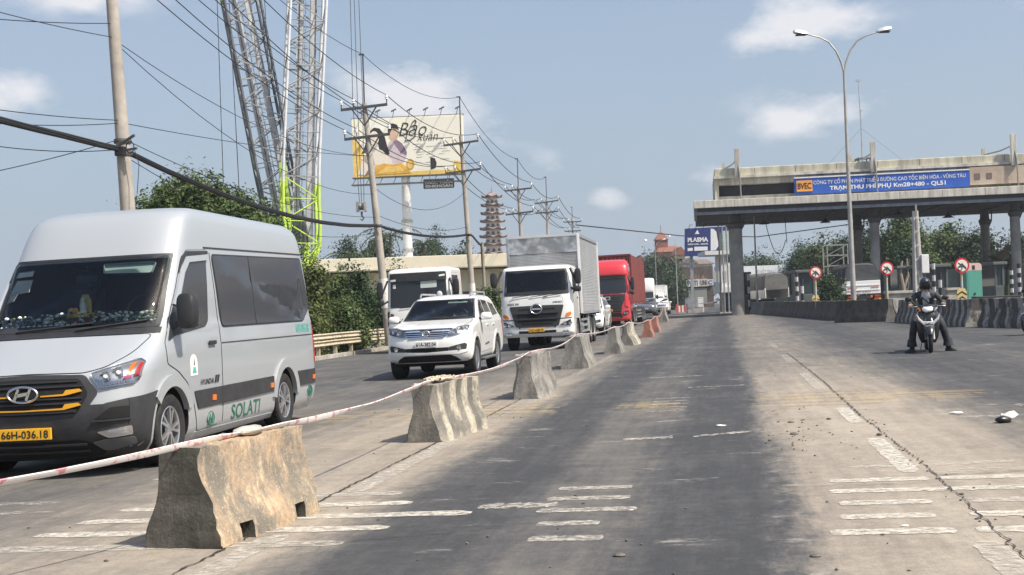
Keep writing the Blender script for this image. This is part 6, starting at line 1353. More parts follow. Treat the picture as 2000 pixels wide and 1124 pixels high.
        patch(bv, pl([(.895, .93), (.915, .93), (.935, 1.06), (.90, 1.05)]), 'F', 'turn_lamp', AMBER, hl, .018, .04, .006); patch(bv, pl([(.87, .905), (.93, .92), (.93, .945), (.88, .94)]), 'F', 'turn_lamp', mat('magenta_reflection', (.60, .05, .22), .2), hl, .019, .04, .006); patch(bv, pl([(.945, .93), (.975, .93), (.975, 1.05), (.955, 1.06)]), 'F', 'side_reflector', REDL, hl, .018, .04, .006)  # amber and magenta patches are coloured reflections painted into the headlight
        patch(bv, rpoly(hp, .02), 'F', 'lens', LENS, hl, .030, .06, .018)
    plate(t, (0, -1.035, .447), .52, .11, '66H-036.18')
    # sides
    for s_, ax_ in ((1, 'S'), (-1, 'L')):
        dp = [(-.10, 1.215), (.17, 1.50), (.45, 1.90), (.60, 2.10), (.76, 2.20), (1.34, 2.225), (1.30, 1.42), (1.37, 1.10), (1.37, .72), (1.28, .29), (.68, .27), (.57, .56), (.40, .80), (.18, .93), (-.08, 1.02)]
        d_ = panel(bv, rpoly(dp, .03), ax_, 'front_door', SILVER, t, .007, .1)
        patch(bv, rpoly([(-.03, 1.245), (.25, 1.60), (.52, 1.93), (.70, 2.08), (1.26, 2.13), (1.10, 1.44), (.98, 1.37), (.18, 1.30)], .04), ax_, 'door_window', SMOKE, d_, .012, .1, .004)
        patch(bv, [(-.02, 1.25), (.12, 1.29), (.36, 1.32), (.36, 1.46), (.24, 1.58)], ax_, 'quarter_panel', BLACKP, d_, .018, .08, .006)
        patch(bv, [(.25, 1.62), (.52, 1.99), (.70, 2.13), (1.30, 2.175), (1.28, 2.11), (.74, 2.07), (.58, 1.95), (.31, 1.60)], ax_, 'rain_visor', SILVER, d_, .03, .08, .022); patch(bv, [(.48, 1.95), (.62, 2.13), (.74, 2.19), (1.32, 2.215), (1.32, 2.18), (.70, 2.14), (.56, 2.03)], ax_, 'visor_shadow_gap', GREYP, d_, .022, .08, .01)
        x = s_*1.035
        h_ = MB().box((min(x, x+s_*.02), 1.00, 1.17), (max(x, x+s_*.02), 1.20, 1.215)).build('door_handle', BLACKP, d_, 0, bevel=.008)
        patch(bv, grow(rpoly([(1.47, 2.17), (4.80, 2.235), (4.93, 1.57), (4.55, 1.385), (1.50, 1.37)], .06), .018), ax_, 'window_seal', BLACKP, t, .005, .16, .004)
        patch(bv, rpoly([(1.47, 2.17), (4.80, 2.235), (4.93, 1.57), (4.55, 1.385), (1.50, 1.37)], .06), ax_, 'side_window', SMOKE, t, .010, .16, .006, 60, 20)
        patch(bv, [(1.25, 2.26), (4.90, 2.315), (4.90, 2.297), (1.25, 2.242)], ax_, 'gutter', GREYP, t, .006, .16, .004)
        patch(bv, [(1.43, 1.185), (5.0, 1.19), (5.0, 1.175), (1.43, 1.172)], ax_, 'waist_shade_line', GREYP, t, .0035, .16, .003)  # thin dark strip paints the shading along the body crease
        patch(bv, [(1.405, 2.2), (1.417, 2.2), (1.417, .30), (1.405, .30)], ax_, 'body_seam', DARK, t, .003, .12, .003)
        for a_, b_ in ((2.65, 2.19),): patch(bv, [(a_, 2.20), (a_+.012, 2.20), (a_+.012, 1.38), (a_, 1.38)], ax_, 'window_divider', BLACKP, t, .014, .12, .003)
        ar2 = [(3.67+.52*math.cos(R(a)), .36+.52*math.sin(R(a))) for a in (160, 150, 142)]
        patch(bv, rpoly([(.56, .695), (3.16, .70), (3.16, .51), (.66, .50)], .02), ax_, 'rub_strip', GREYP, t, .018, .16); patch(bv, rpoly([(4.18, .705), (5.05, .70), (5.05, .50), (4.22, .505)], .02), ax_, 'rub_strip', GREYP, t, .018, .12)
        for y in (1.10, 3.06, 4.86): patch(bv, [(y-.05, .56), (y+.05, .56), (y+.05, .62), (y-.05, .62)], ax_, 'marker_lamp', AMBER, t, .028, .1, .012)
        for yc in (0, 3.67): patch(bv, arc(yc, .36, .425, .545, 8 if yc else 22, 172 if yc else 140, 20), ax_, 'wheel_arch_flare', SILVER, t, .028, .08, .035)
        patch(bv, [(.62, .26), (3.2, .24), (3.2, .20), (.62, .20)], ax_, 'sill', SILVER, t, .012, .2, .03)
    GREEN = mat('decal_green', (.02, .13, .09), .5); TEALD = mat('decal_teal', (.10, .42, .36), .5)
    text_on(bv, 'SOLATI', 'S', (2.17, .375), .98, .17, 'decal_lettering', GREEN, t, .005, bold=.01); text_on(bv, '66H-036.18', 'S', (4.50, 1.285), .58, .12, 'decal_lettering', TEALD, t, .005, bold=.02)
    text_on(bv, 'HYUNDAI', 'S', (.93, .775), .38, .06, 'decal_lettering', BLACKP, t, .011, bold=.02, shear=.2)
    for k in range(2): patch(bv, [(1.14+.07*k, .75), (1.18+.07*k, .75), (1.22+.07*k, .83), (1.18+.07*k, .83)], 'S', 'decal_slash', BLACKP, t, .016, .1, .004)
    for yc, zc_ in ((1.03, .365), (4.72, .40)):
        q, n_, _, _ = bv.ray_cast(Vector((20, yc, zc_)), Vector((-1, 0, 0))); mb = MB(); X = q.x+.010
        mb.tube([(X, yc+.10*math.cos(a), zc_+.075*math.sin(a)) for a in [2*PI*i/24 for i in range(25)]], .007, 5); mb.bar((X, yc-.055, zc_-.05), (X, yc-.02, zc_+.05), .016); mb.bar((X, yc+.02, zc_-.05), (X, yc+.055, zc_+.05), .016); mb.bar((X, yc-.04, zc_-.01), (X, yc+.04, zc_+.012), .014); mb.build('decal_emblem', GREEN, t)
    st_ = patch(bv, [(.48, .86)]+[(.575+.095*math.cos(R(a)), .99+.095*math.sin(R(a))) for a in (0, 30, 60, 90, 120, 150, 180)][::-1]+[(.67, .86)], 'S', 'sticker', PLATEW, t, .011, .1, .003)
    patch(bv, [(.52, .89), (.63, .89), (.60, .95), (.55, .95)], 'S', 'sticker_print', TEALD, st_, .016, .1, .003); patch(bv, [(.565, .97), (.585, .97), (.575, 1.04)], 'S', 'sticker_print', GREYP, st_, .016, .1, .003)
    for s_ in (1, -1): mirror(t, s_*1.17, .12, 1.54, .20, .38, .15, BLACKP, s_, (s_*.98, .12, 1.38))
    # rear lamps, roof unit, wheels
    for s_, ax_ in ((1, 'S'), (-1, 'L')): patch(bv, rpoly([(4.93, 1.30), (5.06, 1.30), (5.06, .80), (4.95, .80)], .02), ax_, 'tail_lamp', REDL, t, .01, .1)
    patch(bv, rpoly([(-.80, 1.35), (.80, 1.35), (.74, 2.1), (-.74, 2.1)], .05), 'R', 'rear_window', SMOKE, t, .008, .2)
    MB().loft([[Vector((x*a, 1.7+y*b, z)) for x, y in ((-1, -1), (1, -1), (1, 1), (-1, 1))] for a, b, z in ((.32, .45, 2.64), (.34, .47, 2.69), (.30, .42, 2.705))]).build('roof_hatch', SILVER, t, 50, bevel=.02)
    for s_ in (1, -1):
        for y in (0, 3.67): wheel(t, s_*.885, y, .355, .235, s_)
    MB().box((-.9, -.3, .17), (.9, 4.9, .30)).build('underbody', DARK, t, 0)
    # cabin: dash with garland, little shrine, seats, visor and stickers
    dm = mat('dash_grey', (.045, .047, .05), .7); da = patch(bv, sym([(0, 1.44), (.86, 1.44), (.84, 1.46), (0, 1.46)]), 'F', 'dash_edge', dm, t, -.03, .1, .0); MB().box((-.87, .02, 1.40), (.87, .55, 1.452)).build('dashboard', dm, t, 0, bevel=.01)
    seat_row(t, 1.15, 1.44, (.5, -.5), .5, .42); MB().tube([(.48+.19*math.cos(a), .62+.08*math.sin(a), 1.58+.17*math.sin(a)) for a in [2*PI*i/24 for i in range(25)]], .016, 6).build('steering_wheel', BLACKP, t)
    patch(bv, rpoly([(.16, 2.09), (.72, 2.09), (.70, 1.97), (.18, 1.985)], .02), 'F', 'sun_visor', mat('pale_visor', (.50, .56, .52), .7), t, -.05, .1, .01)
    for pl in ([(-.82, 2.05), (-.62, 2.06), (-.62, 2.00), (-.83, 1.99)], [(-.80, 1.96), (-.60, 1.96), (-.60, 1.83), (-.86, 1.80)], [(-.90, 1.82), (-.72, 1.84), (-.76, 1.74), (-.92, 1.70)]): patch(bv, pl, 'F', 'windscreen_sticker', PLATEW, t, -.012, .1, .002)
    MB().tube([(0, .34, 2.06), (0, .36, 1.98)], .01, 5).build('inside_mirror_stem', BLACKP, t); MB().box((-.12, .33, 1.90), (.12, .36, 1.97)).build('inside_mirror', BLACKP, t, 0, bevel=.01)
    r1 = random.Random(4); o_ = Vector((0, .10, 1.46)); G_ = mat('garland_green', (.05, .10, .04), .7, var=.4, vscale=20); W_ = mat('garland_white', (.80, .82, .80), .6, var=.08, vscale=20)
    gw, gg = MB(), MB()
    for k in range(420):
        x = r1.uniform(-.86, .86); y = .02+abs(x)**3*.10+r1.uniform(0, .22); z = 1.465+r1.random()*.13*(1-.4*abs(x))
        (gw if r1.random() < .55 else gg).ball((x, y, z), r1.uniform(.010, .026), 7, 5, (1.2, 1, .8))
    for k in range(16): x = -.86+k*.062; gw.ball((x, -.02+abs(x)**3*.1, 1.455), .026, 8, 5, (1, .6, .75))
    ga = tag(thing('flower_garland', 'white and green flower garland heaped along the minibus dashboard', 'garland', (0, 0, 0)), None); ga.matrix_world = t.matrix_world.copy(); tag(gw.build('blossom', W_, ga, 80), kind='stuff'); tag(gg.build('greenery', G_, ga, 80), kind='stuff')
    shr = thing('dashboard_shrine', 'small yellow shrine tray with a white figure and fruit behind the minibus windscreen', 'shrine', (0, 0, 0)); shr.matrix_world = t.matrix_world.copy(); YS = mat('shrine_yellow', (.80, .52, .05), .5, var=.1)
    MB().box((-.17, .10, 1.53), (.17, .28, 1.575)).build('tray', YS, shr, 0, bevel=.01); MB().box((-.14, .13, 1.45), (.14, .25, 1.528)).build('stand', mat('shrine_red', (.4, .05, .03), .5), shr, 0); mb = MB(); mb.lathe([(.045, 1.577), (.036, 1.62), (.042, 1.66), (.022, 1.69), (.027, 1.715), (.02, 1.735), (.001, 1.74)], 12, Matrix.Translation((.02, .19, 0))); mb.build('figure', PLATEW, shr, 60)
    MB().prism([(-.04, 1.58), (.08, 1.58), (.085, 1.70), (.05, 1.77), (-.01, 1.77), (-.045, 1.70)], .235, .25, 'y').build('halo', mat('halo_gold', (.55, .45, .12), .5), shr, 0)
    for x in (-.11, -.06, -.085): MB().ball((x, .17 if x != -.085 else .14, 1.605), .032, 10, 6).build('fruit', mat('orange_fruit', (.80, .42, .08), .5), shr, 60)
    return t
van = minibus()

# ---------------------------------------------------------------- SUVs and cars
def suv(label, loc, hd, paint_, full=True, plate_txt=('61A', '382.04'), group='cars in the queue', name='suv'):
    t = thing(name, label, 'car', loc, hd, group)
    K = [(.34, -.74, .82, .45, 2.8, 3.66, .2, 4), (.42, -.84, .89, .48, 2.8, 3.74, .2, 4), (.55, -.895, .915, .5, 2.8, 3.79, .2, 4), (.72, -.90, .92, .5, 2.8, 3.80, .2, 4), (.90, -.87, .922, .5, 2.8, 3.79, .2, 4), (1.01, -.81, .92, .5, 2.8, 3.78, .2, 4), (1.065, -.70, .918, .5, 2.9, 3.77, .2, 4), (1.12, -.42, .915, .5, 3.0, 3.76, .2, 4), (1.18, .02, .905, .5, 3.2, 3.74, .2, 4), (1.235, .38, .885, .4, 3.2, 3.72, .2, 4), (1.27, .46, .868, .36, 3.3, 3.70, .2, 4), (1.45, .78, .80, .32, 3.4, 3.58, .22, 4), (1.65, 1.12, .73, .30, 3.4, 3.42, .25, 4), (1.72, 1.28, .68, .34, 3.2, 3.32, .3, 3.6), (1.77, 1.55, .56, .42, 2.9, 3.2, .4, 3.2), (1.795, 1.95, .36, .5, 2.6, 3.0, .5, 3)]
    me = hull(K, 44).mesh('body', paint_, 40); bv = tree_of(me); cs = []
    for y in (0, 2.745):
        for a, b in ((.52, 1.3), (-1.3, -.52)): cs.append(cyl_cut(y, .40, .47, a, b))
    if full:
        q = MB(); q.add([(-.78, -1, 1.262), (.78, -1, 1.262), (.78, 3, 1.262), (-.78, 3, 1.262), (-.66, -1, 1.66), (.66, -1, 1.66), (.66, 3, 1.66), (-.66, 3, 1.66)], [(0, 3, 2, 1), (4, 5, 6, 7), (0, 1, 5, 4), (1, 2, 6, 5), (2, 3, 7, 6), (3, 0, 4, 7)]); cs.append(q)
    me = cut(me, cs); shade(me, 38); link('body', me, t)
    patch(bv, rpoly([(-.79, 1.255), (.79, 1.255), (.675, 1.665), (-.675, 1.665)], .06), 'F', 'windscreen', SCREEN if full else TINT, t, .006, .12, .002, 60, 20)
    patch(bv, [(-.82, 1.235), (.82, 1.235), (.80, 1.27), (-.80, 1.27)], 'F', 'cowl', BLACKP, t, .008, .1, .003)
    for s_ in (1, -1): patch(bv, [(s_*.69, 1.675), (s_*.81, 1.25), (s_*.775, 1.262), (s_*.655, 1.665)], 'F', 'screen_border', BLACKP, t, .009, .1, .003)
    patch(bv, [(-.695, 1.655), (.695, 1.655), (.69, 1.68), (-.69, 1.68)], 'F', 'screen_border', BLACKP, t, .009, .1, .003)
    wiper(bv, -.45, 1.25, .2, 1.285, t); wiper(bv, .05, 1.25, .65, 1.29, t)
    panel(bv, rpoly(sym([(0, 1.058), (.46, 1.052), (.70, 1.085), (.80, 1.14), (.78, 1.225), (0, 1.228)]), .04), 'F', 'bonnet', paint_, t, .006, .08)
    g_ = patch(bv, rpoly(sym([(0, 1.045), (.50, 1.04), (.43, .905), (.36, .875), (0, .87)]), .03), 'F', 'grille', DARK, t, .008, .08)
    for z, w in ((1.04, .53), (.995, .50), (.955, .47), (.915, .44), (.88, .38)): patch(bv, sym([(0, z+.011), (w, z+.009), (w, z-.009), (0, z-.011)]), 'F', 'grille_bar', CHROME, g_, .026, .08, .012)
    ring_badge(g_, (0, -.90, .965), .085, .058, 'badge', 'T', .009)
    for s_ in (1, -1):
        pl = lambda pts: [(s_*x, z) for x, z in pts]
        hp = pl([(.50, 1.045), (.70, 1.085), (.84, 1.095), (.87, 1.06), (.83, .965), (.62, .91), (.45, .89)]); hl = patch(bv, rpoly(hp, .02), 'F', 'headlight', mat('bright_housing', (.42, .43, .45), .22, .7), t, .008, .06, .008)
        for cx, cz in ((.60, .985), (.73, 1.02)):
            q, n_, _, _ = bv.ray_cast(Vector((s_*cx, -20, cz)), Vector((0, 1, 0))); MB().lathe([(.055, 0), (.05, .02), (.02, .012), (.001, .006)], 16, Matrix.Translation(q+Vector((0, -.012, 0))) @ Matrix.Rotation(PI/2, 4, 'X')).build('reflector', CHROME, hl, 50)
        patch(bv, rpoly(hp, .02), 'F', 'lens', LENS, hl, .026, .06, .016)
        f_ = patch(bv, rpoly(pl([(.46, .66), (.80, .735), (.835, .70), (.815, .59), (.62, .56), (.46, .585)]), .03), 'F', 'fog_recess', GREYP, t, .010, .08); q, n_, _, _ = bv.ray_cast(Vector((s_*.68, -20, .645)), Vector((0, 1, 0))); MB().lathe([(.05, 0), (.045, .02), (.001, .015)], 14, Matrix.Translation(q+Vector((0, -.012, 0))) @ Matrix.Rotation(PI/2, 4, 'X')).build('fog_lamp', CHROME, f_, 50)
    patch(bv, sym([(0, .655), (.46, .66), (.46, .575), (0, .565)]), 'F', 'lower_intake', DARK, t, .008, .1); patch(bv, rpoly(sym([(0, .50), (.50, .50), (.62, .44), (.70, .36), (0, .36)]), .03), 'F', 'skid_guard', DARK, t, .008, .1); patch(bv, sym([(0, .56), (.84, .60), (.85, .55), (.66, .51), (0, .525)]), 'F', 'bumper_blade', paint_, t, .016, .1, .02)
    plate(t, (0, -.925, .735), .47, .125, f'{plate_txt[0]}-{plate_txt[1]}', PLATEW)
    for s_, ax_ in ((1, 'S'), (-1, 'L')):
        d1 = panel(bv, rpoly([(.55, 1.20), (.88, 1.38), (1.22, 1.60), (1.38, 1.675), (1.62, 1.69), (1.64, 1.2), (1.62, .50), (.58, .48), (.52, .75), (.36, .92)], .03), ax_, 'front_door', paint_, t, .006, .1); d2 = panel(bv, rpoly([(1.66, 1.69), (2.40, 1.66), (2.52, 1.24), (2.46, .92), (2.28, .75), (2.20, .50), (1.65, .50)], .03), ax_, 'rear_door', paint_, t, .006, .1)
        patch(bv, rpoly([(.72, 1.245), (.98, 1.41), (1.26, 1.585), (1.40, 1.645), (1.58, 1.65), (1.60, 1.25)], .03), ax_, 'door_window', TINT, d1, .010, .1, .003); patch(bv, rpoly([(1.69, 1.65), (2.33, 1.62), (2.43, 1.26), (1.69, 1.25)], .03), ax_, 'door_window', TINT, d2, .010, .1, .003); patch(bv, rpoly([(2.55, 1.60), (3.10, 1.54), (3.30, 1.30), (2.55, 1.27)], .04), ax_, 'quarter_window', TINT, t, .008, .1, .004)
        for d_, y in ((d1, 1.48), (d2, 2.30)): MB().box((min(s_*.925, s_*.95), y-.09, 1.055), (max(s_*.925, s_*.95), y+.09, 1.085)).build('door_handle', paint_, d_, 0, bevel=.006)
        for yc in (0, 2.745): patch(bv, arc(yc, .40, .45, .535, -2, 182, 20), ax_, 'wheel_arch_flare', paint_, t, .016, .08, .02)
        patch(bv, rpoly([(1.0, .66), (1.55, .69), (1.55, .645), (1.0, .62)], .01), ax_, 'door_moulding', CHROME, t, .014, .1)
        MB().box((min(s_*.86, s_*1.0), .55, .31), (max(s_*.86, s_*1.0), 2.25, .36)).build('side_step', mat('satin_grey', (.10, .105, .11), .4), t, 0, bevel=.015)
        mirror(t, s_*1.05, .62, 1.27, .24, .17, .16, paint_, s_, (s_*.86, .68, 1.22)); patch(bv, rpoly([(3.50, 1.15), (3.74, 1.15), (3.76, .85), (3.62, .85)], .02), ax_, 'tail_lamp', REDL, t, .01, .1)
        rl = [Vector((s_*(.60 if f not in (0, 1) else .58), 1.35+1.9*f, (1.76 if f in (0, 1) else 1.83))) for f in (0, .1, .5, .9, 1)]; MB().tube(rl, .022, 6).build('roof_rail', STEEL, t)
        for y in (0, 2.745): wheel(t, s_*.80, y, .385, .265, s_)
    MB().box((-.8, -.4, .26), (.8, 3.5, .36)).build('underbody', DARK, t, 0); MB().tube([(-.75, 2.745, .385), (.75, 2.745, .385)], .07, 8).build('rear_axle', BLACKP, t); MB().ball((0, 2.745, .385), .17, 10, 6).build('differential', BLACKP, t)
    patch(bv, rpoly([(-.62, 1.28), (.62, 1.28), (.56, 1.62), (-.56, 1.62)], .04), 'R', 'rear_window', TINT, t, .008, .2)
    if full:
        MB().box((-.77, .6, 1.20), (.77, 1.05, 1.275)).build('dashboard', mat('dash_grey'), t, 0, bevel=.01); seat_row(t, 1.55, 1.0, (.38, -.38), .46, .42, mat('pale_seat', (.16, .14, .12), .8)); MB().tube([(.38+.17*math.cos(a), 1.10+.05*math.sin(a), 1.30+.15*math.sin(a)) for a in [2*PI*i/20 for i in range(21)]], .014, 6).build('steering_wheel', BLACKP, t); patch(bv, [(.12, 1.64), (.55, 1.64), (.55, 1.60), (.12, 1.60)], 'F', 'sun_visor', mat('pale_visor'), t, -.03, .1, .006)
    return t
suv1 = suv('white sport utility car with chrome grille and silver roof rails, between minibus and box truck', (-1.70, 26.8, gz(-1.7)), 8.5, WHITE)
q = at(1140, 55.5); suv('white car mostly hidden behind the grey box truck, only its right flank showing', q, 9.7, WHITE, False, ('51G', '274.80'))
q = at(1263, 121); suv('dark grey car low in front of the white high-roof truck', q, 9.7, GREYCAR, False, ('60A', '118.92'))
q = at(1291, 133); suv('white car just right of the dark grey one, far along the queue', q, 9.7, WHITE, False, ('72A', '530.17'))

# ---------------------------------------------------------------- trucks
def chassis(t, y0, y1, wheels, rw=.50, ww=.30, guard=None):
    mb = MB()
    for s_ in (-1, 1): mb.box((s_*.42-.05, y0, .78), (s_*.42+.05, y1, 1.05))
    n = int((y1-y0)/1.2)
    for k in range(n+1): y = y0+(y1-y0-.1)*k/max(1, n); mb.box((-.37, y, .80), (.37, y+.1, 1.03))
    mb.build('chassis_frame', BLACKP, t, 0)
    for y, dual in wheels:
        for s_ in (-1, 1):
            wheel(t, s_*1.03, y, rw, ww, s_, 'steel', STEEL, .56)
            if dual: wheel(t, s_*.70, y, rw, ww, s_, 'steel', STEEL, .56)
        MB().tube([(-1.0, y, rw), (1.0, y, rw)], .08, 8).build('axle', BLACKP, t)
    if guard:
        for s_ in (-1, 1):
            mb = MB()
            for z in (.50, .70, .90): mb.box((s_*1.16-.02, guard[0], z-.04), (s_*1.16+.02, guard[1], z+.04))
            k = int((guard[1]-guard[0])/.8)
            for i in range(k+1): y = guard[0]+(guard[1]-guard[0]-.06)*i/k; mb.box((s_*1.13-.03, y, .45), (s_*1.13+.0, y+.06, 1.06))
            mb.build('side_guard', STEEL, t, 0)
    MB().lathe([(.001, 0), (.28, 0), (.28, 1.0), (.001, 1.0)], 16, Matrix.Translation((.88, wheels[0][0]+1.1, .68)) @ Matrix.Rotation(-PI/2, 4, 'X')).build('fuel_tank', ALLOY, t, 40)
def cab(t, paint_, hw, y0, y1, z0, ws, zt, bow=.16, slope=.22, roofdrop=.12, hi=None):
    """cab-over body with rounded corners; ws = (bottom, top) of the windscreen"""
    zb_, zs = ws; r_ = .30
    K = [(z0, y0+.10, hw*.97, r_, 3.4, y1, .12, 5), (z0+.12, y0+.01, hw, r_, 3.4, y1, .12, 5), (z0+.5, y0, hw, r_, 3.4, y1, .12, 5), (zb_-.15, y0+.05, hw, r_, 3.5, y1, .12, 5), (zb_, y0+.08, hw*.99, r_, 3.6, y1, .12, 5), (zs, y0+.08+slope, hw*.955, r_, 3.6, y1, .12, 5)]
    if hi: K += [(zs+.12, y0+.05+slope, hw*.955, r_, 3.4, y1, .12, 5), (zs+(zt-zs)*.55, y0+slope+.16, hw*.94, .35, 3.2, y1, .12, 5), (zt-.16, y0+slope+.45, hw*.90, .4, 3, y1-.02, .15, 5), (zt-.04, y0+slope+.8, hw*.80, .4, 2.8, y1-.1, .2, 4), (zt, y0+slope+1.1, hw*.6, .4, 2.6, y1-.25, .3, 4)]
    else: K += [(zs+.07, y0+.12+slope, hw*.945, r_, 3.4, y1, .12, 5), (zt-.04, y0+.28+slope, hw*.90, .32, 3.2, y1-.03, .15, 4), (zt, y0+.5+slope, hw*.78, .36, 3, y1-.2, .25, 4)]
    K.sort(); return hull(K, 34).mesh('cab', paint_, 40)
def lamp(bv, t, poly, mt_, inner=True, name='headlight'):
    o = patch(bv, rpoly(poly, .02), 'F', name, mat('lamp_housing', (.12, .125, .13), .25, .6) if inner else mt_, t, .010, .08, .01)
    if inner:
        cx, cz = sum(p[0] for p in poly)/len(poly), sum(p[1] for p in poly)/len(poly); w = (max(p[0] for p in poly)-min(p[0] for p in poly))
        for k in (-.22, .22):
            q, n_, _, _ = bv.ray_cast(Vector((cx+k*w, -20, cz)), Vector((0, 1, 0)))
            if q: MB().lathe([(.06, 0), (.055, .025), (.02, .015), (.001, .008)], 14, Matrix.Translation(q+Vector((0, -.014, 0))) @ Matrix.Rotation(PI/2, 4, 'X')).build('reflector', CHROME, o, 50)
        patch(bv, rpoly(poly, .02), 'F', 'lens', LENS, o, .03, .08, .018)
    return o
def tmirrors(t, hw, y, z, h=.62, big=True, mt_=BLACKP, sides=(1, -1)):
    for s_ in sides:
        o = mirror(t, s_*(hw+.20), y, z, .22, h, .12, mt_, s_, (s_*hw*.95, y+.15, z+h*.55))
        if big: mirror(t, s_*(hw+.18), y, z-h*.5-.15, .22, .20, .12, mt_, s_, (s_*hw*.95, y+.15, z-h*.5-.1), 'lower_mirror')
def cabdoor(bv, t, paint_, y0, y1, z0, zb_, zs, win, mt_=TINT):
    for ax_, s_ in (('S', 1), ('L', -1)):
        d = panel(bv, rpoly([(y0, z0), (y0, zb_), (y0+.22, zs+.06), (y1, zs+.06), (y1, z0)], .04), ax_, 'cab_door', paint_, t, .006, .14); patch(bv, rpoly([(y0+.06, zb_-.08), (y0+.24, zs-.03), (y1-.07, zs-.03), (y1-.07, zb_+.05), (y0+.5, zb_)], .04), ax_, 'door_window', mt_, d, .012, .14, .004)
        hx = bv.ray_cast(Vector((s_*20, y1-.2, zb_-.2)), Vector((-s_, 0, 0)))[0]
        if hx: MB().box((hx.x-.02, y1-.3, zb_-.22), (hx.x+.02, y1-.1, zb_-.17)).build('door_handle', BLACKP, d, 0, bevel=.005)
GALV = mat('corrugated_steel', (.42, .425, .43), .45, .5, col2=(.52, .525, .53), vscale=2.0, bump=.1, bscale=8); GALVD = mat('dull_sheet', (.30, .31, .315), .35, .6, col2=(.60, .61, .62), vscale=1.3, thr=(.42, .56))
def corrugated(x, y0, y1, z0, z1, amp=.012, wl=.07, horiz=True):
    """a ribbed side wall at local x, facing outwards"""
    s_ = 1 if x > 0 else -1; mb = MB(); vs = []; n = int((z1-z0)/wl)*4
    for i in range(n+1):
        z = z0+(z1-z0)*i/n; d = (0, 0, amp, amp)[i % 4]
        vs += [(x+s_*d, y0, z), (x+s_*d, y1, z)]
    mb.add(vs, [(2*i, 2*i+1, 2*i+3, 2*i+2) for i in range(n)]); return mb
def box_truck():
    p = Vector((1.02, 41.6, gz(1.02))); t = thing('box_truck', 'white cab truck with tall grey corrugated box and dark oval-badged grille', 'truck', p, 9.7, 'trucks in the queue')
    W = TRUCKWHITE; me = cab(t, W, 1.20, -1.32, .72, .44, (1.80, 2.64), 2.80); bv = tree_of(me); cs = [cyl_cut(0, .5, .60, .62, 1.5), cyl_cut(0, .5, .60, -1.5, -.62)]
    q = MB(); q.add([(-1.02, -2, 1.87), (1.02, -2, 1.87), (1.02, .55, 1.87), (-1.02, .55, 1.87), (-.97, -2, 2.60), (.97, -2, 2.60), (.97, .55, 2.60), (-.97, .55, 2.60)], [(0, 3, 2, 1), (4, 5, 6, 7), (0, 1, 5, 4), (1, 2, 6, 5), (2, 3, 7, 6), (3, 0, 4, 7)]); cs.append(q)
    me = cut(me, cs); shade(me, 38); link('cab', me, t)
    patch(bv, rpoly([(-1.06, 1.83), (1.06, 1.83), (1.01, 2.63), (-1.01, 2.63)], .07), 'F', 'windscreen', SCREEN, t, .006, .16, .002, 60, 20)
    for s_ in (1, -1): patch(bv, [(s_*1.02, 2.64), (s_*1.075, 1.82), (s_*1.03, 1.83), (s_*.98, 2.62)], 'F', 'screen_border', BLACKP, t, .009, .12, .003)
    patch(bv, [(-1.02, 2.55), (1.02, 2.55), (1.015, 2.645), (-1.015, 2.645)], 'F', 'sun_band', BLACKP, t, .009, .12, .003); patch(bv, [(-1.075, 1.81), (1.075, 1.81), (1.07, 1.93), (-1.07, 1.93)], 'F', 'screen_border', BLACKP, t, .009, .12, .003)
    for a, b in ((-.8, -.2), (-.2, .4), (.25, .85)): wiper(bv, a, 1.74, b, 1.80, t)
    panel(bv, rpoly(sym([(0, 1.71), (.88, 1.70), (.86, 1.46), (0, 1.47)]), .03), 'F', 'front_lid', W, t, .006, .14)
    g_ = patch(bv, rpoly(sym([(0, 1.455), (.90, 1.445), (.72, .79), (.60, .755), (0, .75)]), .03), 'F', 'grille', GREYP, t, .016, .12)
    for z, w in ((1.34, .60), (1.16, .66), (1.10, .66), (.96, .64), (.86, .52)): patch(bv, sym([(0, z+.035), (w, z+.03), (w, z-.03), (0, z-.035)]), 'F', 'grille_slot', DARK, g_, .02, .12, .004)
    for z in (1.22, 1.03): patch(bv, sym([(0, z+.02), (.74, z+.02), (.73, z-.02), (0, z-.02)]), 'F', 'grille_rib', GREYP, g_, .045, .12, .02)
    patch(bv, [( .21*math.cos(a), 1.35+.175*math.sin(a)) for a in [2*PI*i/24 for i in range(24)]], 'F', 'badge_ground', BLACKP, g_, .03, .1, .01); ring_badge(g_, (0, -1.375, 1.35), .185, .15, 'badge', 'O', .022)
    text_on(bv, 'SERIES 500', 'F', (-.78, 1.535), .40, .07, 'lettering', GREYP, t, .012, bold=.02); text_on(bv, 'HINO', 'F', (.70, 1.55), .30, .07, 'lettering', GREYP, t, .012, bold=.02)
    for s_ in (1, -1):
        pl = lambda pts: [(s_*x, z) for x, z in pts]
        lamp(bv, t, pl([(.74, .80), (1.10, .97), (1.12, .84), (1.06, .78)]), None); lamp(bv, t, pl([(.92, 1.06), (.97, 1.17), (1.12, 1.22), (1.14, 1.13), (1.06, 1.06)]), AMBER, False, 'turn_lamp'); lamp(bv, t, pl([(.80, .565), (1.02, .61), (1.03, .53), (.88, .53)]), None, True, 'fog_lamp')
        patch(bv, pl([(.70, 1.02), (1.15, 1.03), (1.15, 1.0), (.70, .99)]), 'F', 'bumper_seam', DARK, t, .004, .1, .003); patch(bv, pl([(.66, .98), (.70, .98), (.60, .72), (.56, .72)]), 'F', 'bumper_seam', DARK, t, .004, .1, .003)
    patch(bv, rpoly(sym([(0, .635), (.62, .645), (.62, .56), (0, .55)]), .03), 'F', 'bumper_slot', DARK, t, .008, .12, .004); plate(t, (-.03, -1.345, .655), .52, .12, '51D-638.72')
    cabdoor(bv, t, W, -1.0, .30, .98, 1.86, 2.56, None); tmirrors(t, 1.20, -1.18, 2.36, .52)
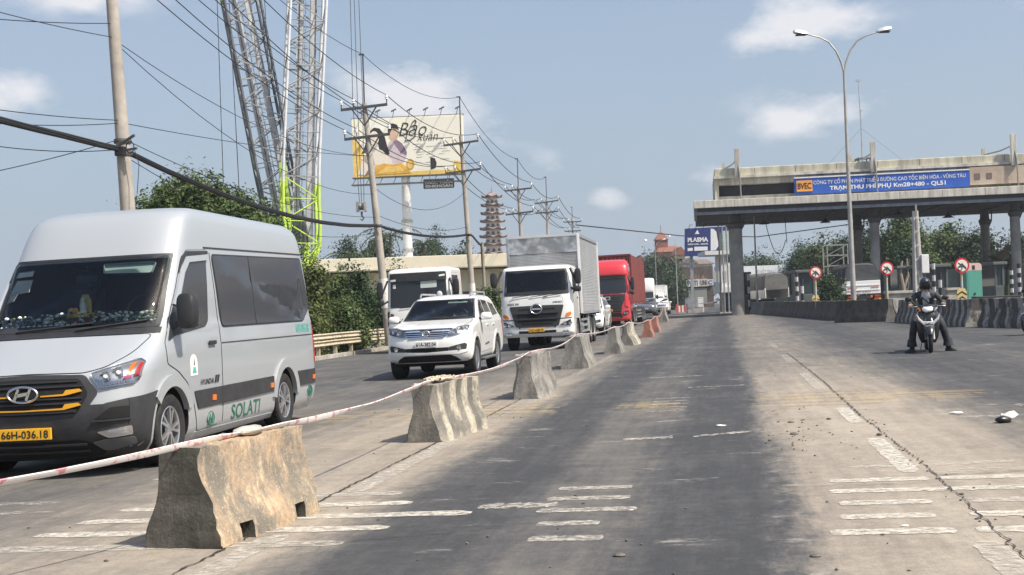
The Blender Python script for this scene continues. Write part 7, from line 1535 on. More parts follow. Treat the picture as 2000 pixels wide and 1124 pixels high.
    MB().box((-1.0, -.85, 1.80), (1.0, -.35, 1.92)).build('dashboard', mat('dash_grey'), t, 0, bevel=.02); seat_row(t, .25, 1.45, (.62, -.62), .55, .7); MB().tube([(.62+.23*math.cos(a), -.25+.12*math.sin(a), 1.98+.16*math.sin(a)) for a in [2*PI*i/24 for i in range(25)]], .018, 6).build('steering_wheel', BLACKP, t)
    chassis(t, -1.0, 7.2, ((0, False), (4.3, True), (5.6, True)), .50, .29, (1.3, 3.5))
    MB().box((-1.0, .60, .46), (1.0, .9, .98)).build('engine_shroud', BLACKP, t, 0)
    # the box: ribbed walls, a dented sheet over the cab, white corner posts, rails
    y0, y1, z0, z1 = .95, 7.25, 1.14, 3.86; bx = MB(); bx.box((-1.22, y0+.02, z0+.1), (1.22, y1, z1-.02)); bo = bx.build('cargo_box', GALV, t, 0)
    for x in (-1.225, 1.225): corrugated(x, y0+.06, y1-.06, z0, z1-.08, .007, .055).build('side_wall', GALV, bo, 0, False)
    fw_ = MB(); vs = []; n = 11*4
    for i in range(n+1): z = z0+1.55+(.55)*i/n; d = (0, 0, .02, .02)[i % 4]; vs += [(-1.2, y0-d, z), (1.2, y0-d, z)]
    fw_.add(vs, [(2*i, 2*i+1, 2*i+3, 2*i+2) for i in range(n)]); fw_.build('front_wall', GALV, bo, 0, False)
    MB().box((-1.21, y0-.01, z0+.2), (1.21, y0+.015, z0+1.54)).build('front_panel', GALV, bo, 0)
    sh = sheet('front_sheet', [-1.19+2.38*i/40 for i in range(41)], [3.26+.56*i/14 for i in range(15)], lambda x, y: 0, GALVD, bo)
    for v in sh.data.vertices:
        x, z = v.co.x, v.co.y; v.co = Vector((x, y0-.03-.03*noise.noise(Vector((x*2.2, z*3.5, 1)))-.012*noise.noise(Vector((x*6, z*8, 4))), z))
    sh.data.polygons.foreach_set('use_smooth', [True]*len(sh.data.polygons))
    for x in (-1.235, 1.235):
        for y in (y0, y1-.06): MB().box((x-.045, y-.05, z0-.02), (x+.045, y+.055, z1+.01)).build('corner_post', TRUCKWHITE if x > 0 else STEEL, bo, 0, bevel=.01)
    for z in (z1-.05, z0): 
        for x in (-1.235, 1.235): MB().box((x-.03, y0+.06, z-.04), (x+.03, y1-.07, z+.055)).build('rail', STEEL, bo, 0)
    MB().box((-1.19, y0-.045, z1-.045), (1.19, y0+.05, z1+.045)).build('rail', mat('pale_rail', (.55, .56, .56), .5, .2), bo, 0)
    for k in range(8): MB().box((-1.2, y0+.2+k*.85, z0-.10), (1.2, y0+.3+k*.85, z0+.09)).build('cross_bearer', BLACKP, bo, 0)
    for s_ in (1, -1): MB().box((s_*1.16-.02, 3.55, .45), (s_*1.16+.03, 3.62, 1.1)).build('mudguard_stay', TRUCKWHITE, t, 0); MB().prism([(3.62+.0, 1.02), (3.68, 1.12), (6.2, 1.12), (6.26, 1.02)], s_*1.0-.16, s_*1.0+.16, 'x').build('mudguard', BLACKP, t, 0)
    return t
box_truck()

def front_set(bv, t, paint_, hw, y0, ws, grill, lamps, ptxt, zp, extra=None):
    zb_, zs = ws; f = hw*.87
    patch(bv, rpoly([(-f, zb_+.03), (f, zb_+.03), (f*.96, zs-.01), (-f*.96, zs-.01)], .07), 'F', 'windscreen', TINT, t, .008, .18, .004)
    for a, b in ((-.7, 0), (0, .7)): wiper(bv, a, zb_, b, zb_+.06, t)
    g_ = patch(bv, rpoly(grill, .03), 'F', 'grille', BLACKP, t, .014, .14)
    zs_ = sorted(p[1] for p in grill); lo, hi = zs_[0], zs_[-1]; w = min(abs(p[0]) for p in grill if abs(p[0]) > .05)*.9
    for k in range(5): z = lo+(hi-lo)*(k+.6)/5.4; patch(bv, sym([(0, z+.02), (w, z+.02), (w, z-.02), (0, z-.02)]), 'F', 'grille_bar', GREYP, g_, .035, .14, .015)
    for s_ in (1, -1): lamp(bv, t, [(s_*x, z) for x, z in lamps], None)
    if ptxt: plate(t, (0, y0-.03, zp), .50, .13, ptxt)
    return g_
# red tractor with container
def red_truck():
    p = at(1193, 71.5); t = thing('container_truck', 'red tractor truck pulling a dark red container, behind the grey box truck', 'truck', p, 9.7, 'trucks in the queue')
    me = cab(t, RED, 1.24, -1.45, .95, .40, (1.95, 2.95), 3.95, slope=.16, hi=True); bv = tree_of(me); me = cut(me, [cyl_cut(0, .52, .64, .62, 1.5), cyl_cut(0, .52, .64, -1.5, -.62)]); shade(me, 38); link('cab', me, t)
    g_ = front_set(bv, t, RED, 1.24, -1.45, (1.95, 2.95), sym([(0, 1.92), (1.02, 1.92), (.92, 1.50), (.80, 1.25), (.74, .90), (0, .88)]), [(.82, .70), (1.14, .80), (1.15, .98), (.86, .92)], '60C-412.35', 1.02)
    patch(bv, rpoly([(-1.05, 2.84), (1.05, 2.84), (1.05, 3.02), (-1.05, 3.02)], .04), 'F', 'sun_visor', BLACKP, t, .05, .14, .05)
    patch(bv, rpoly(sym([(0, .86), (.74, .86), (.80, .58), (0, .56)]), .03), 'F', 'bumper_intake', DARK, t, .012, .14); patch(bv, sym([(0, .62), (.70, .62), (.70, .59), (0, .59)]), 'F', 'bumper_line', RED, t, .03, .14, .02)
    MB().box((-.16, -1.53, 1.60), (.16, -1.48, 1.82)).build('badge', CHROME, g_, 0, bevel=.02); MB().box((-.09, -1.545, 1.65), (.09, -1.531, 1.77)).build('badge_emblem', BLACKP, g_, 0)
    cabdoor(bv, t, RED, -1.1, .25, 1.0, 2.0, 2.85, None); tmirrors(t, 1.24, -1.32, 2.5, .75)
    for s_ in (1, -1): patch(bv, [(s_*1.0, 1.72), (s_*1.17, 1.95), (s_*1.17, 1.15), (s_*.98, 1.25)], 'F', 'corner_deflector', RED, t, .04, .12, .04)
    chassis(t, -1.1, 14.5, ((0, False), (3.0, True), (4.3, True), (10.5, True), (11.8, True), (13.1, True)), .52, .30, (5.5, 9.3)); MB().box((-1.0, .5, .5), (1.0, .8, 1.2)).build('engine_shroud', BLACKP, t, 0)
    CR = mat('container_red', (.19, .045, .040), .65, col2=(.13, .035, .032), vscale=1.2); y0, y1, z0, z1 = 1.55, 13.75, 1.35, 4.30; b_ = MB().box((-1.19, y0+.04, z0), (1.19, y1, z1-.03)).build('container', CR, t, 0)
    def corr(n, fx):
        mb = MB(); vs = []
        for i in range(n*4+1): d = (0, 0, .035, .035)[i % 4]; vs += fx(i/(n*4), d)
        mb.add(vs, [(2*i, 2*i+1, 2*i+3, 2*i+2) for i in range(n*4)]); return mb
    corr(9, lambda f, d: [(-1.12+2.24*f, y0+.03-d, z0+.1), (-1.12+2.24*f, y0+.03-d, z1-.1)]).build('end_wall', CR, b_, 0, False)
    for s_ in (1, -1): corr(44, lambda f, d: [(s_*(1.195+d*.7), y0+.12+(y1-y0-.24)*f, z0+.1), (s_*(1.195+d*.7), y0+.12+(y1-y0-.24)*f, z1-.1)]).build('side_wall', CR, b_, 0, False)
    for s_ in (1, -1):
        for y in (y0, y1-.1): MB().box((s_*1.17-.06, y-.03, z0-.02), (s_*1.17+.06, y+.12, z1)).build('corner_post', CR, b_, 0, bevel=.01)
    for z in (z0, z1-.09): MB().box((-1.109, y0-.03, z), (1.109, y0+.08, z+.1)).build('end_rail', CR, b_, 0)
    return t
red_truck()
# white tractor behind the SUV
def white_tractor():
    p = at(835, 46); t = thing('tractor_truck', 'white truck cab with wide dark windscreen, half hidden behind the white sport utility car', 'truck', p, 9.7, 'trucks in the queue'); W = TRUCKWHITE
    me = cab(t, W, 1.23, -1.35, .9, .42, (1.62, 2.92), 3.10, slope=.14); bv = tree_of(me); me = cut(me, [cyl_cut(0, .5, .62, .62, 1.5), cyl_cut(0, .5, .62, -1.5, -.62)]); shade(me, 38); link('cab', me, t)
    front_set(bv, t, W, 1.23, -1.35, (1.62, 2.92), sym([(0, 1.25), (.62, 1.24), (.70, .95), (.60, .72), (0, .70)]), [(.80, .62), (1.12, .70), (1.14, .92), (.86, .86)], '50H-117.25', .60)
    patch(bv, rpoly([(-1.06, 2.60), (1.06, 2.60), (1.04, 2.90), (-1.04, 2.90)], .04), 'F', 'sun_visor', BLACKP, t, .06, .14, .05)
    for pl in ([(-1.02, 2.68), (-.82, 2.69), (-.82, 2.62), (-1.02, 2.61)], [(.80, 2.78), (1.0, 2.80), (1.0, 2.74), (.80, 2.72)]): patch(bv, pl, 'F', 'visor_label', PLATEW, t, .068, .1, .004)
    patch(bv, [(-.95, 2.50), (-.84, 2.50), (-.84, 2.36), (-.95, 2.36)], 'F', 'windscreen_sticker', PLATEW, t, .012, .1, .003); patch(bv, rpoly([(.10, 2.58), (.70, 2.60), (.70, 2.34), (.10, 2.33)], .03), 'F', 'windscreen_notice', mat('pale_visor'), t, .012, .1, .003); q, n_, _, _ = bv.ray_cast(Vector((.80, -20, 2.06)), Vector((0, 1, 0))); MB().ball(q+Vector((0, -.02, 0)), .12, 12, 8, (.9, .2, 1.1)).build('white_disc', PLATEW, t, 60)
    for s_ in (1, -1): lamp(bv, t, [(s_*.92, 1.42), (s_*1.06, 1.46), (s_*1.08, 1.22), (s_*.98, 1.20)], mat('maroon_lens', (.16, .05, .04), .25), False, 'turn_lamp')
    for s_ in (1, -1): patch(bv, [(s_*1.10, 1.55), (s_*1.19, 1.50), (s_*1.19, .98), (s_*1.12, 1.10)], 'F', 'air_slot', BLACKP, t, .012, .1)
    cabdoor(bv, t, W, -1.05, .25, .95, 1.72, 2.80, None); tmirrors(t, 1.23, -1.22, 2.32, .62); chassis(t, -1.0, 6.4, ((0, False), (3.4, True), (4.75, True)), .50, .29, None)
    for x in (-.62, 0, .62): MB().ball((x, -.55, 3.09), .06, 8, 5, (1.2, 1, .7)).build('roof_marker', AMBER, t)
    MB().box((-.9, .95, 1.05), (.9, 1.2, 2.3)).build('rear_rack', BLACKP, t, 0); MB().box((-1.15, 2.2, 1.06), (1.15, 6.4, 1.25)).build('flat_deck', STEEL, t, 0); return t
white_tractor()
def small_truck(label, px, Y, hd, boxh, boxmat, cabh=2.4, hi=False, hw=1.08, L_=5.0, name='box_truck', ptxt='51C-227.09', paint_=None, sticker=False):
    p = at(px, Y); t = thing(name, label, 'truck', p, hd, 'trucks in the queue'); paint_ = paint_ or TRUCKWHITE
    me = cab(t, paint_, hw, -1.1, .6, .45, (1.45, 2.05) if not hi else (1.7, 2.45), cabh, hi=hi); bv = tree_of(me); me = cut(me, [cyl_cut(0, .45, .55, .55, 1.4), cyl_cut(0, .45, .55, -1.4, -.55)]); shade(me, 38); link('cab', me, t)
    z_ = 1.3 if not hi else 1.5
    front_set(bv, t, paint_, hw, -1.1, (1.45, 2.05) if not hi else (1.7, 2.45), sym([(0, z_), (.70, z_), (.60, .85), (0, .83)]), [(.70, .72), (.98, .78), (1.0, .96), (.74, .92)], ptxt, .66)
    cabdoor(bv, t, paint_, -.8, .30, .95, 1.5 if not hi else 1.75, 2.0 if not hi else 2.38, None); tmirrors(t, hw, -.95, 1.9, .45, False); chassis(t, -.8, L_+1, ((0, False), (L_*.72, True)), .46, .26)
    if boxh:
        w = hw+.08; b_ = MB().box((-w, .75, 1.05), (w, L_+1.2, boxh)).build('cargo_box', boxmat, t, 0, bevel=.03)
        for s_ in (1, -1):
            for k in range(6): y = .9+k*(L_+.2)/5.2; MB().box((min(s_*w, s_*(w+.025)), y, 1.1), (max(s_*w, s_*(w+.025)), y+.06, boxh-.05)).build('rib', boxmat, b_, 0)
        MB().box((-w-.02, .72, boxh-.08), (w+.02, .80, boxh+.02)).build('front_rail', boxmat, b_, 0)
    if sticker: patch(bv, [(-.5+.16*math.cos(a), cabh-.45+.08*math.sin(a)) for a in [2*PI*i/16 for i in range(16)]], 'F', 'roof_emblem', STEEL, t, .02, .1)
    return t
small_truck('white high-roof truck just right of the red truck', 1260, 130, 9.7, 0, None, 3.95, True, 1.2, 6, 'tractor_truck', None, None, True)
small_truck('second white box truck behind the white high-roof one', 1283, 158, 9.7, 3.5, TRUCKWHITE, 2.5, False, 1.1)
small_truck('small pale truck just right of the white trucks in the distance', 1296, 196, 9.7, 3.0, GALV, 2.3, False, 1.0)
small_truck('small white truck with dark grey box in the lane below the blue billboard', 1340, 235, 9.7, 3.4, mat('dark_box', (.075, .075, .078), .7), 2.4, False, 1.05, 5, 'box_truck', None)
# trucks going away through the toll lanes on the right
TARP = mat('grey_tarpaulin', (.060, .064, .072), .75, var=.25, vscale=1.5, bump=.5, bscale=2.5); TARPG = mat('dull_tarpaulin', (.115, .115, .112), .8, var=.2, vscale=1.2, bump=.5, bscale=2)
def tarp_truck(label, px, Y, hd, w, top, mt_, L_=6.0, rear=True):
    p = at(px, Y); t = thing('tarp_truck', label, 'truck', p, hd, 'trucks with tarpaulins'); rg = []; hw = w/2
    chassis(t, 0, L_+1.6, ((1.4, True), (2.7, True), (L_+.4, False)), .50, .29, None)
    zb_ = 1.15; zw = zb_+.95
    for s_ in (1, -1): MB().box((min(s_*hw, s_*(hw-.08)), .25, zb_), (max(s_*hw, s_*(hw-.08)), L_, zw)).build('side_board', TRUCKWHITE, t, 0, bevel=.02)
    if rear:
        tg = MB().box((-hw, .12, zb_), (hw, .24, zw)).build('tailgate', TRUCKWHITE, t, 0, bevel=.02)
        for z in (zb_+.28, zb_+.62): MB().box((-hw+.06, .085, z-.03), (hw-.06, .118, z+.03)).build('tailgate_rib', TRUCKWHITE, tg, 0)
        MB().box((-hw+.14, .09, zb_+.42), (-.45, .117, zb_+.49)).build('red_band', mat('faded_red', (.55, .20, .17), .6), tg, 0); MB().box((.55, .09, zb_+.42), (hw-.14, .117, zb_+.49)).build('red_band', mat('faded_red'), tg, 0)
        text_flat('60C-338.21', w*.4, .14, 'plate_lettering', mat('navy_letter'), tg, (0, .08, zb_+.15), .004)
        for s_ in (1, -1):
            MB().box((s_*hw*.78-.2, .0, .90), (s_*hw*.78+.2, .1, 1.02)).build('tail_lamp', REDL, t, 0, bevel=.02); MB().box((s_*hw*.42-.1, .02, .88), (s_*hw*.42+.1, .1, 1.04)).build('turn_lamp', AMBER, t, 0); MB().prism([(s_*hw*.8-.35, .62), (s_*hw*.8+.35, .62), (s_*hw*.8+.2, .84), (s_*hw*.8-.2, .84)], .1, .16, 'y').build('mudflap', mat('orange_flap', (.75, .36, .05), .6), t, 0)
        MB().prism([(-.25, .62), (.25, .62), (.15, .84), (-.15, .84)], .1, .16, 'y').build('mudflap', CHEV, t, 0); MB().box((-.26, .03, .88), (.26, .09, 1.02)).build('number_plate', YELLOW, t, 0); MB().box((-hw, .12, .50), (hw, .22, .60)).build('rear_bar', BLACKP, t, 0)
    n = 12; m_ = 18
    for i in range(n+1):
        y = .30+(L_-.35)*i/n; rr = []
        for j in range(m_+1):
            a = PI*j/m_; x = hw*1.02*math.copysign(abs(math.cos(a))**.55, math.cos(a)); z = zw-.15+(top-zw+.15)*abs(math.sin(a))**.5*(1 if 0 < i < n else .93)
            rr.append(Vector((x*(1 if 0 < i < n else .97), y, z+.05*noise.noise(Vector((x*2, y*1.5, z*2))))))
        rg.append(rr)
    MB().loft(rg).build('tarpaulin', mt_, t, 50)
    for k in range(4): y = .8+k*(L_-1.4)/3; MB().tube([(x.x*1.012, y, x.z+.03) for x in rg[6]], .014, 5).build('tarp_rope', WIRE, t)
    me = cab(t, TRUCKWHITE, 1.15, -(L_+2.4), -(L_+.35), .5, (1.7, 2.5), 2.75); o = link('cab', me, t, 0, None, (0, 0, PI)); return t
tarp_truck('white tipper truck seen from behind with a dark tarpaulin, under the canopy', 1689, 88, 3, 2.45, zat(1689, 514, 88)-at(1689, 88).z, TARP)
tarp_truck('truck under a dull grey tarpaulin left of the leftmost sign', 1522, 118, -14, 2.5, zat(1520, 533, 118)-at(1520, 118).z, TARPG, 6.0, False)
q = at(1606, 104); tt = suv('white car seen low between the leftmost sign and the white tipper truck', q, 184, WHITE, False, ('60A', '204.66'), 'cars beyond the toll lanes')
# ---------------------------------------------------------------- road barriers beyond the queue
p = at(1357, 131); t = thing('lane_board', 'blank white portable board on legs closing the far lane', 'board', p, 3, None); w = 34/FPX*131; MB().box((-w/2, 0, .55), (w/2, .06, 1.45)).build('board', PLATEW, t, 0, bevel=.02)
mb = MB(); mb.box((-w/2-.05, .0, 1.50), (w/2+.05, .1, 1.62)); mb.box((-w/2-.04, .0, 0), (-w/2+.06, .1, 1.62)); mb.box((w/2-.06, 0, 0), (w/2+.04, .1, 1.62)); mb.build('frame', WHITEP, t, 0)
for s_ in (-1, 1): MB().box((s_*w*.4-.05, -.4, 0), (s_*w*.4+.05, .5, .08)).build('foot', WHITEP, t, 0)
p = at(1332, 129); t = thing('striped_barricade', 'small red and white striped barricade left of the blank white board', 'barricade', p, 3, None); w = 20/FPX*129
for k in range(6): MB().box((-w/2+w*k/6+.004, -.02, .15), (-w/2+w*(k+1)/6-.004, .12, .85)).build('stripe_panel', PLATEW if k % 2 else mat('barrier_red', (.60, .10, .08), .6), t, 0)
for s_ in (-1, 1): MB().box((s_*w/2-.05, -.03, 0), (s_*w/2+.05, .2, 1.0)).build('post', mat('barrier_red'), t, 0)
tag(MB().tube([at(1366, 129, .95), at(1385, 126, .95), at(1400, 122, 1.1), at(1409, 118, 1.4)], .05, 5).build('warning_tape', TAPE, None, 50), 'white tape from the blank board to the posts by the kiosk', 'tape')
# ================================================================ rider on a scooter
def skin(name, verts, edges, radii, sub=2, root=0):
    me = bpy.data.meshes.new(name); me.from_pydata([Vector(v) for v in verts], edges, []); o = bpy.data.objects.new(name, me); C.objects.link(o)
    mo = o.modifiers.new('skin', 'SKIN'); mo.use_smooth_shade = True; mo.branch_smoothing = .4
    for i, r_ in enumerate(radii):
        d = me.skin_vertices[0].data[i]; d.radius = r_ if isinstance(r_, tuple) else (r_, r_); d.use_root = (i == root)
    s_ = o.modifiers.new('sub', 'SUBSURF'); s_.levels = sub; s_.render_levels = sub
    dg = bpy.context.evaluated_depsgraph_get(); dg.update(); res = bpy.data.meshes.new_from_object(o.evaluated_get(dg), depsgraph=dg); bpy.data.objects.remove(o); return res
SBLK = mat('scooter_black', (.022, .022, .025), .22, coat=.5); SWHT = mat('scooter_white', (.74, .74, .73), .25, coat=.4)
rp_ = G(1818, 690); RH = 15.5
sc = thing('scooter', 'black scooter with white front panels standing on the road, ridden toward the camera', 'scooter', rp_+Vector((math.sin(R(RH)), math.cos(R(RH)), 0))*.05, RH)
def swheel(y, nm_='wheel'):
    M = Matrix.Rotation(PI/2, 4, 'Y'); Rw, h = .285, .045
    o = MB().lathe([(Rw*.78, -h*.7), (Rw*.9, -h), (Rw*.97, -h*.6), (Rw, 0), (Rw*.97, h*.6), (Rw*.9, h), (Rw*.78, h*.7)], 32, M).build(nm_, RUBBER, sc, 40, loc=(0, y, Rw))
    r_ = MB(); r_.lathe([(Rw*.79, -h*.7), (Rw*.74, -h*.3), (Rw*.74, h*.3), (Rw*.79, h*.7)], 32, M); r_.lathe([(.05, -h), (.05, h)], 12, M, True)
    for k in range(5): a = 2*PI*k/5; r_.bar((0, .04*math.cos(a), .04*math.sin(a)), (0, Rw*.75*math.cos(a), Rw*.75*math.sin(a)), .035, .03, up=(1, 0, 0))
    r_.build('rim', ALLOY, o, 40); MB().lathe([(.09, h*.9), (.11, h*.9), (.11, h*.98), (.09, h*.98)], 20, M).build('brake_disc', STEEL, o, 40); return o
swheel(0); swheel(1.27)
for s_ in (-1, 1): MB().tube([(s_*.085, .0, .285), (s_*.085, .10, .58), (s_*.06, .16, .72)], .022, 8).build('fork_leg', STEEL if s_ > 0 else BLACKP, sc)
mb = MB(); rg = []
for i in range(9):
    a = R(20+i*17); c_ = Vector((0, -math.cos(a)*.315, .285+math.sin(a)*.315)); n_ = Vector((0, -math.cos(a), math.sin(a))); w = .105*(.65+.35*math.sin(PI*i/8))
    rg.append([c_+Vector((x*w, 0, 0))+n_*z for x, z in ((-1, -.02), (-.7, .018), (0, .032), (.7, .018), (1, -.02), (0, .0))])
mb.loft(rg).build('front_mudguard', SBLK, sc, 50); MB().box((-.075, -.19, .555), (.075, -.165, .585)).build('mudguard_trim', CHROME, sc, 0, bevel=.006)
def shell(rows, name, mt_, par=None, dep=.05):
    """a curved panel: rows of (z, half width, y centre, bow)"""
    n = 12; fr, bk = [], []
    for z, w, y, bow in rows:
        fr.append([Vector((w*math.sin((j/n-.5)*PI*.98), y+bow*(1-math.cos((j/n-.5)*PI*.98)), z)) for j in range(n+1)])
        bk.append([p+Vector((0, dep, 0)) for p in fr[-1]])
    mb = MB(); rings = [f+list(reversed(b_)) for f, b_ in zip(fr, bk)]; return mb.loft(rings).build(name, mt_, par or sc, 50)
shell([(.20, .15, .36, .10), (.32, .20, .28, .14), (.46, .225, .21, .18), (.60, .235, .15, .20), (.76, .235, .14, .20), (.86, .20, .18, .18), (.91, .12, .24, .1)], 'front_shield', SBLK, None, .08)
for s_ in (-1, 1):
    MB().prism([(s_*.03, .60), (s_*.10, .585), (s_*.21, .70), (s_*.235, .83), (s_*.17, .73), (s_*.10, .665), (s_*.03, .655)], .085, .18, 'y').build('white_wing', SWHT, sc, 0, bevel=.012)
MB().prism([(-.05, .575), (.05, .575), (.075, .66), (-.075, .66)], .08, .17, 'y').build('white_wing', SWHT, sc, 0, bevel=.012)
hd_ = shell([(.84, .07, .16, .08), (.88, .14, .12, .12), (.94, .17, .13, .14), (.99, .16, .17, .14), (1.02, .10, .22, .1)], 'handlebar_cowl', SBLK, None, .10)
shell([(.855, .055, .125, .05), (.89, .105, .09, .07), (.94, .115, .095, .08), (.97, .08, .12, .06)], 'headlight', mat('lamp_white', (.8, .82, .85), .15), hd_, .03)
for s_ in (-1, 1):
    MB().tube([(s_*.10, .26, .98), (s_*.22, .30, 1.0), (s_*.37, .34, .99)], .016, 8).build('handlebar', BLACKP, sc); MB().tube([(s_*.25, .31, 1.0), (s_*.37, .34, .99)], .022, 8).build('grip', RUBBER, sc); MB().tube([(s_*.20, .27, .985), (s_*.30, .25, .98), (s_*.36, .27, .975)], .008, 6).build('brake_lever', ALLOY, sc)
    MB().tube([(s_*.22, .29, 1.0), (s_*.29, .27, 1.10), (s_*.34, .27, 1.13)], .009, 6).build('mirror_stem', BLACKP, sc); o = MB().ball((s_*.37, .27, 1.15), .075, 12, 8, (1, .35, .7)).build('mirror', BLACKP, sc, 60); MB().ball((s_*.37, .292, 1.15), .06, 10, 6, (1, .1, .7)).build('mirror_glass', CHROME, o, 60)
    MB().prism([(s_*.13, .87), (s_*.20, .93), (s_*.20, .97), (s_*.15, .93)], .16, .2, 'y').build('turn_lamp', SWHT if s_ > 0 else AMBER, sc, 0)
mb = MB(); mb.loft([[Vector((x*w, y, z*h+c_)) for x, z in ((-1, -1), (1, -1), (1, .6), (.6, 1), (-.6, 1), (-1, .6))] for y, w, h, c_ in ((.40, .13, .05, .28), (.70, .14, .06, .28), (.76, .15, .20, .42), (1.0, .17, .22, .52), (1.4, .13, .14, .64), (1.62, .06, .06, .70))]); mb.build('body_cover', SBLK, sc, 40)
mb = MB(); mb.loft([[Vector((x*w, y, z)) for x, z in ((-1, z0), (1, z0), (.85, z0+.10), (-.85, z0+.10))] for y, w, z0 in ((.62, .10, .66), (.80, .14, .68), (1.1, .14, .70), (1.45, .10, .74))]); mb.build('seat', RUBBER, sc, 50, bevel=.02)
MB().tube([(.16, 1.0, .30), (.17, 1.5, .34)], [.04, .055], 10).build('exhaust', STEEL, sc, 40); MB().box((-.09, .9, .18), (.09, 1.35, .34)).build('engine', BLACKP, sc, 0, bevel=.03); MB().tube([(-.10, .80, .30), (-.16, .88, .02)], .012, 6).build('side_stand', STEEL, sc)
MB().box((-.08, 1.62, .40), (.08, 1.64, .56)).build('number_plate', PLATEW, sc, 0); MB().box((-.07, 1.60, .66), (.07, 1.66, .72)).build('tail_lamp', REDL, sc, 0, bevel=.01)
# the rider: one continuous body, both feet set down on the road
V, E_, RR = [], [], []
def jt(p, r_, link_=None):
    V.append(p); RR.append(r_)
    if link_ is not None: E_.append((link_, len(V)-1))
    return len(V)-1
pel = jt((0, .84, .82), (.175, .14)); bel = jt((0, .82, .96), (.17, .13), pel); che = jt((0, .76, 1.12), (.20, .14), bel); upc = jt((0, .70, 1.24), (.165, .105), che); nek = jt((0, .66, 1.325), .058, upc); hed = jt((0, .635, 1.40), .075, nek)
for s_, fx in ((-1, -.37), (1, .43)):
    hip = jt((s_*.13, .76, .80), .11, pel); mid_ = jt((s_*.21, .62, .74), .10, hip); kn = jt((s_*.275, .45, .60), .085, mid_); cf = jt((s_*.275+(fx-s_*.275)*.4, .50, .40), .080, kn); an_ = jt((fx-s_*.03, .56, .13), .074, cf); he = jt((fx-s_*.025, .57, .075), .055, an_)
    sh_j = jt((s_*.20, .70, 1.225), .075, upc); el_j = jt((s_*.345, .60, 1.055), .060, sh_j); wr = jt((s_*.335, .42, 1.01), .044, el_j)
me = skin('person', V, E_, RR, 2, pel)
JACK = mat('dark_jacket', (.048, .048, .055), .85, var=.3, vscale=8, bump=.4, bscale=18); PANT = mat('dark_trousers', (.032, .035, .045), .85, var=.3, vscale=7, bump=.4, bscale=16); SKINM = mat('skin_tone', (.42, .26, .18), .6); PALE = mat('pale_shirt', (.55, .56, .58), .8, var=.25, vscale=12, bump=.4, bscale=20)
me.materials.clear()
for m__ in (JACK, PANT, PALE, SKINM): me.materials.append(m__)
for p in me.polygons:
    c_ = p.center
    p.material_index = 1 if (c_.z < .93 and not (abs(c_.x) > .28 and c_.z > .8)) else (3 if c_.z > 1.315 else (2 if (abs(c_.x) < .085 and c_.y < .78 and 1.0 < c_.z < 1.30) else 0))
rider = thing('person', 'rider in dark jacket and black helmet, both feet down astride the scooter', 'person', (0, 0, 0), RH); rider.matrix_world = sc.matrix_world.copy(); link('body', me, rider); shade(me, 60)
for s_, fx in ((-1, -.37), (1, .43)):
    mb = MB(); a0 = Vector((fx-s_*.03, .58, 0)); d = Vector((s_*.75, -.65, 0)).normalized(); sd_ = Vector((-d.y, d.x, 0)); rg = []
    for f, w, h in ((-.07, .03, .06), (-.04, .042, .085), (.05, .046, .085), (.12, .05, .06), (.17, .042, .045), (.20, .02, .03)): rg.append([a0+d*f+sd_*w*x+Vector((0, 0, max(.004, h*z))) for x, z in ((-1, .0), (1, .0), (1.05, .45), (.6, 1), (-.6, 1), (-1.05, .45))])
    mb.loft(rg).build('shoe', mat('shoe_black', (.03, .03, .03), .6), rider, 50, bevel=.008)
    # flared trouser hem
    MB().lathe([(.082, .02), (.095, -.05), (.11, -.14), (.10, -.14), (.08, -.02)], 16, Matrix.Translation((fx-s_*.03, .565, .26))).build('trouser_hem', PANT, rider, 60)
    # hand closed round the grip: palm, four fingers, thumb
    g0 = Vector((s_*.335, .345, .995)); hv = []; he_ = []; hr = []
    def hj(p, r_, l_=None):
        hv.append(p); hr.append(r_)
        if l_ is not None: he_.append((l_, len(hv)-1))
        return len(hv)-1
    w0 = hj((s_*.335, .43, 1.012), .027); pm = hj((s_*.335, .385, 1.02), .030, w0); kn_ = hj((s_*.332, .352, 1.026), .027, pm)
    for k, ln in enumerate((.9, 1.0, .95, .8)):
        x = s_*(.298+.023*k); a_ = hj((x, .345, 1.028), .0105, kn_); b_ = hj((x, .345-.032*ln, 1.014), .0098, a_); c2_ = hj((x, .345-.036*ln, .985), .0092, b_); hj((x, .345-.008, .968), .0085, c2_)
    t1 = hj((s_*.300, .385, 1.0), .0125, pm); t2 = hj((s_*.285, .36, .985), .0115, t1); hj((s_*.282, .335, .978), .0095, t2)
    hm = skin('hand', hv, he_, hr, 1, 1); hm.materials.clear(); hm.materials.append(SKINM); link('hand', hm, rider)
# head: face mostly behind a mask, full helmet with visor
hp = Matrix.Translation((0, .615, 1.435))
fm = MB(); rows = []
for i in range(11):
    a = PI*i/10; z = -math.cos(a)*.115; r_ = math.sin(a)
    rows.append([hp @ Vector((r_*.073*math.cos(b_), r_*.092*math.sin(b_)*(1 if math.sin(b_) > 0 else 1.0) + (-.012*math.exp(-((z+.005)/.02)**2)*max(0, -math.sin(b_))**8), z)) for b_ in [2*PI*j/20 for j in range(20)]])
fm.loft(rows); fo = fm.build('face', SKINM, rider, 60)
for s_ in (-1, 1): MB().ball(hp @ Vector((s_*.030, -.080, .012)), .013, 8, 5, (1.2, .5, .7)).build('eye', INK, fo, 60); MB().ball(hp @ Vector((s_*.074, .01, -.005)), .022, 8, 5, (.4, .8, 1.2)).build('ear', SKINM, fo, 60)
MB().tube([hp @ Vector((-.022, -.086, -.052)), hp @ Vector((0, -.091, -.054)), hp @ Vector((.022, -.086, -.052))], .006, 5).build('mouth', mat('lip', (.30, .12, .10), .6), fo)
mk = MB(); rg = []
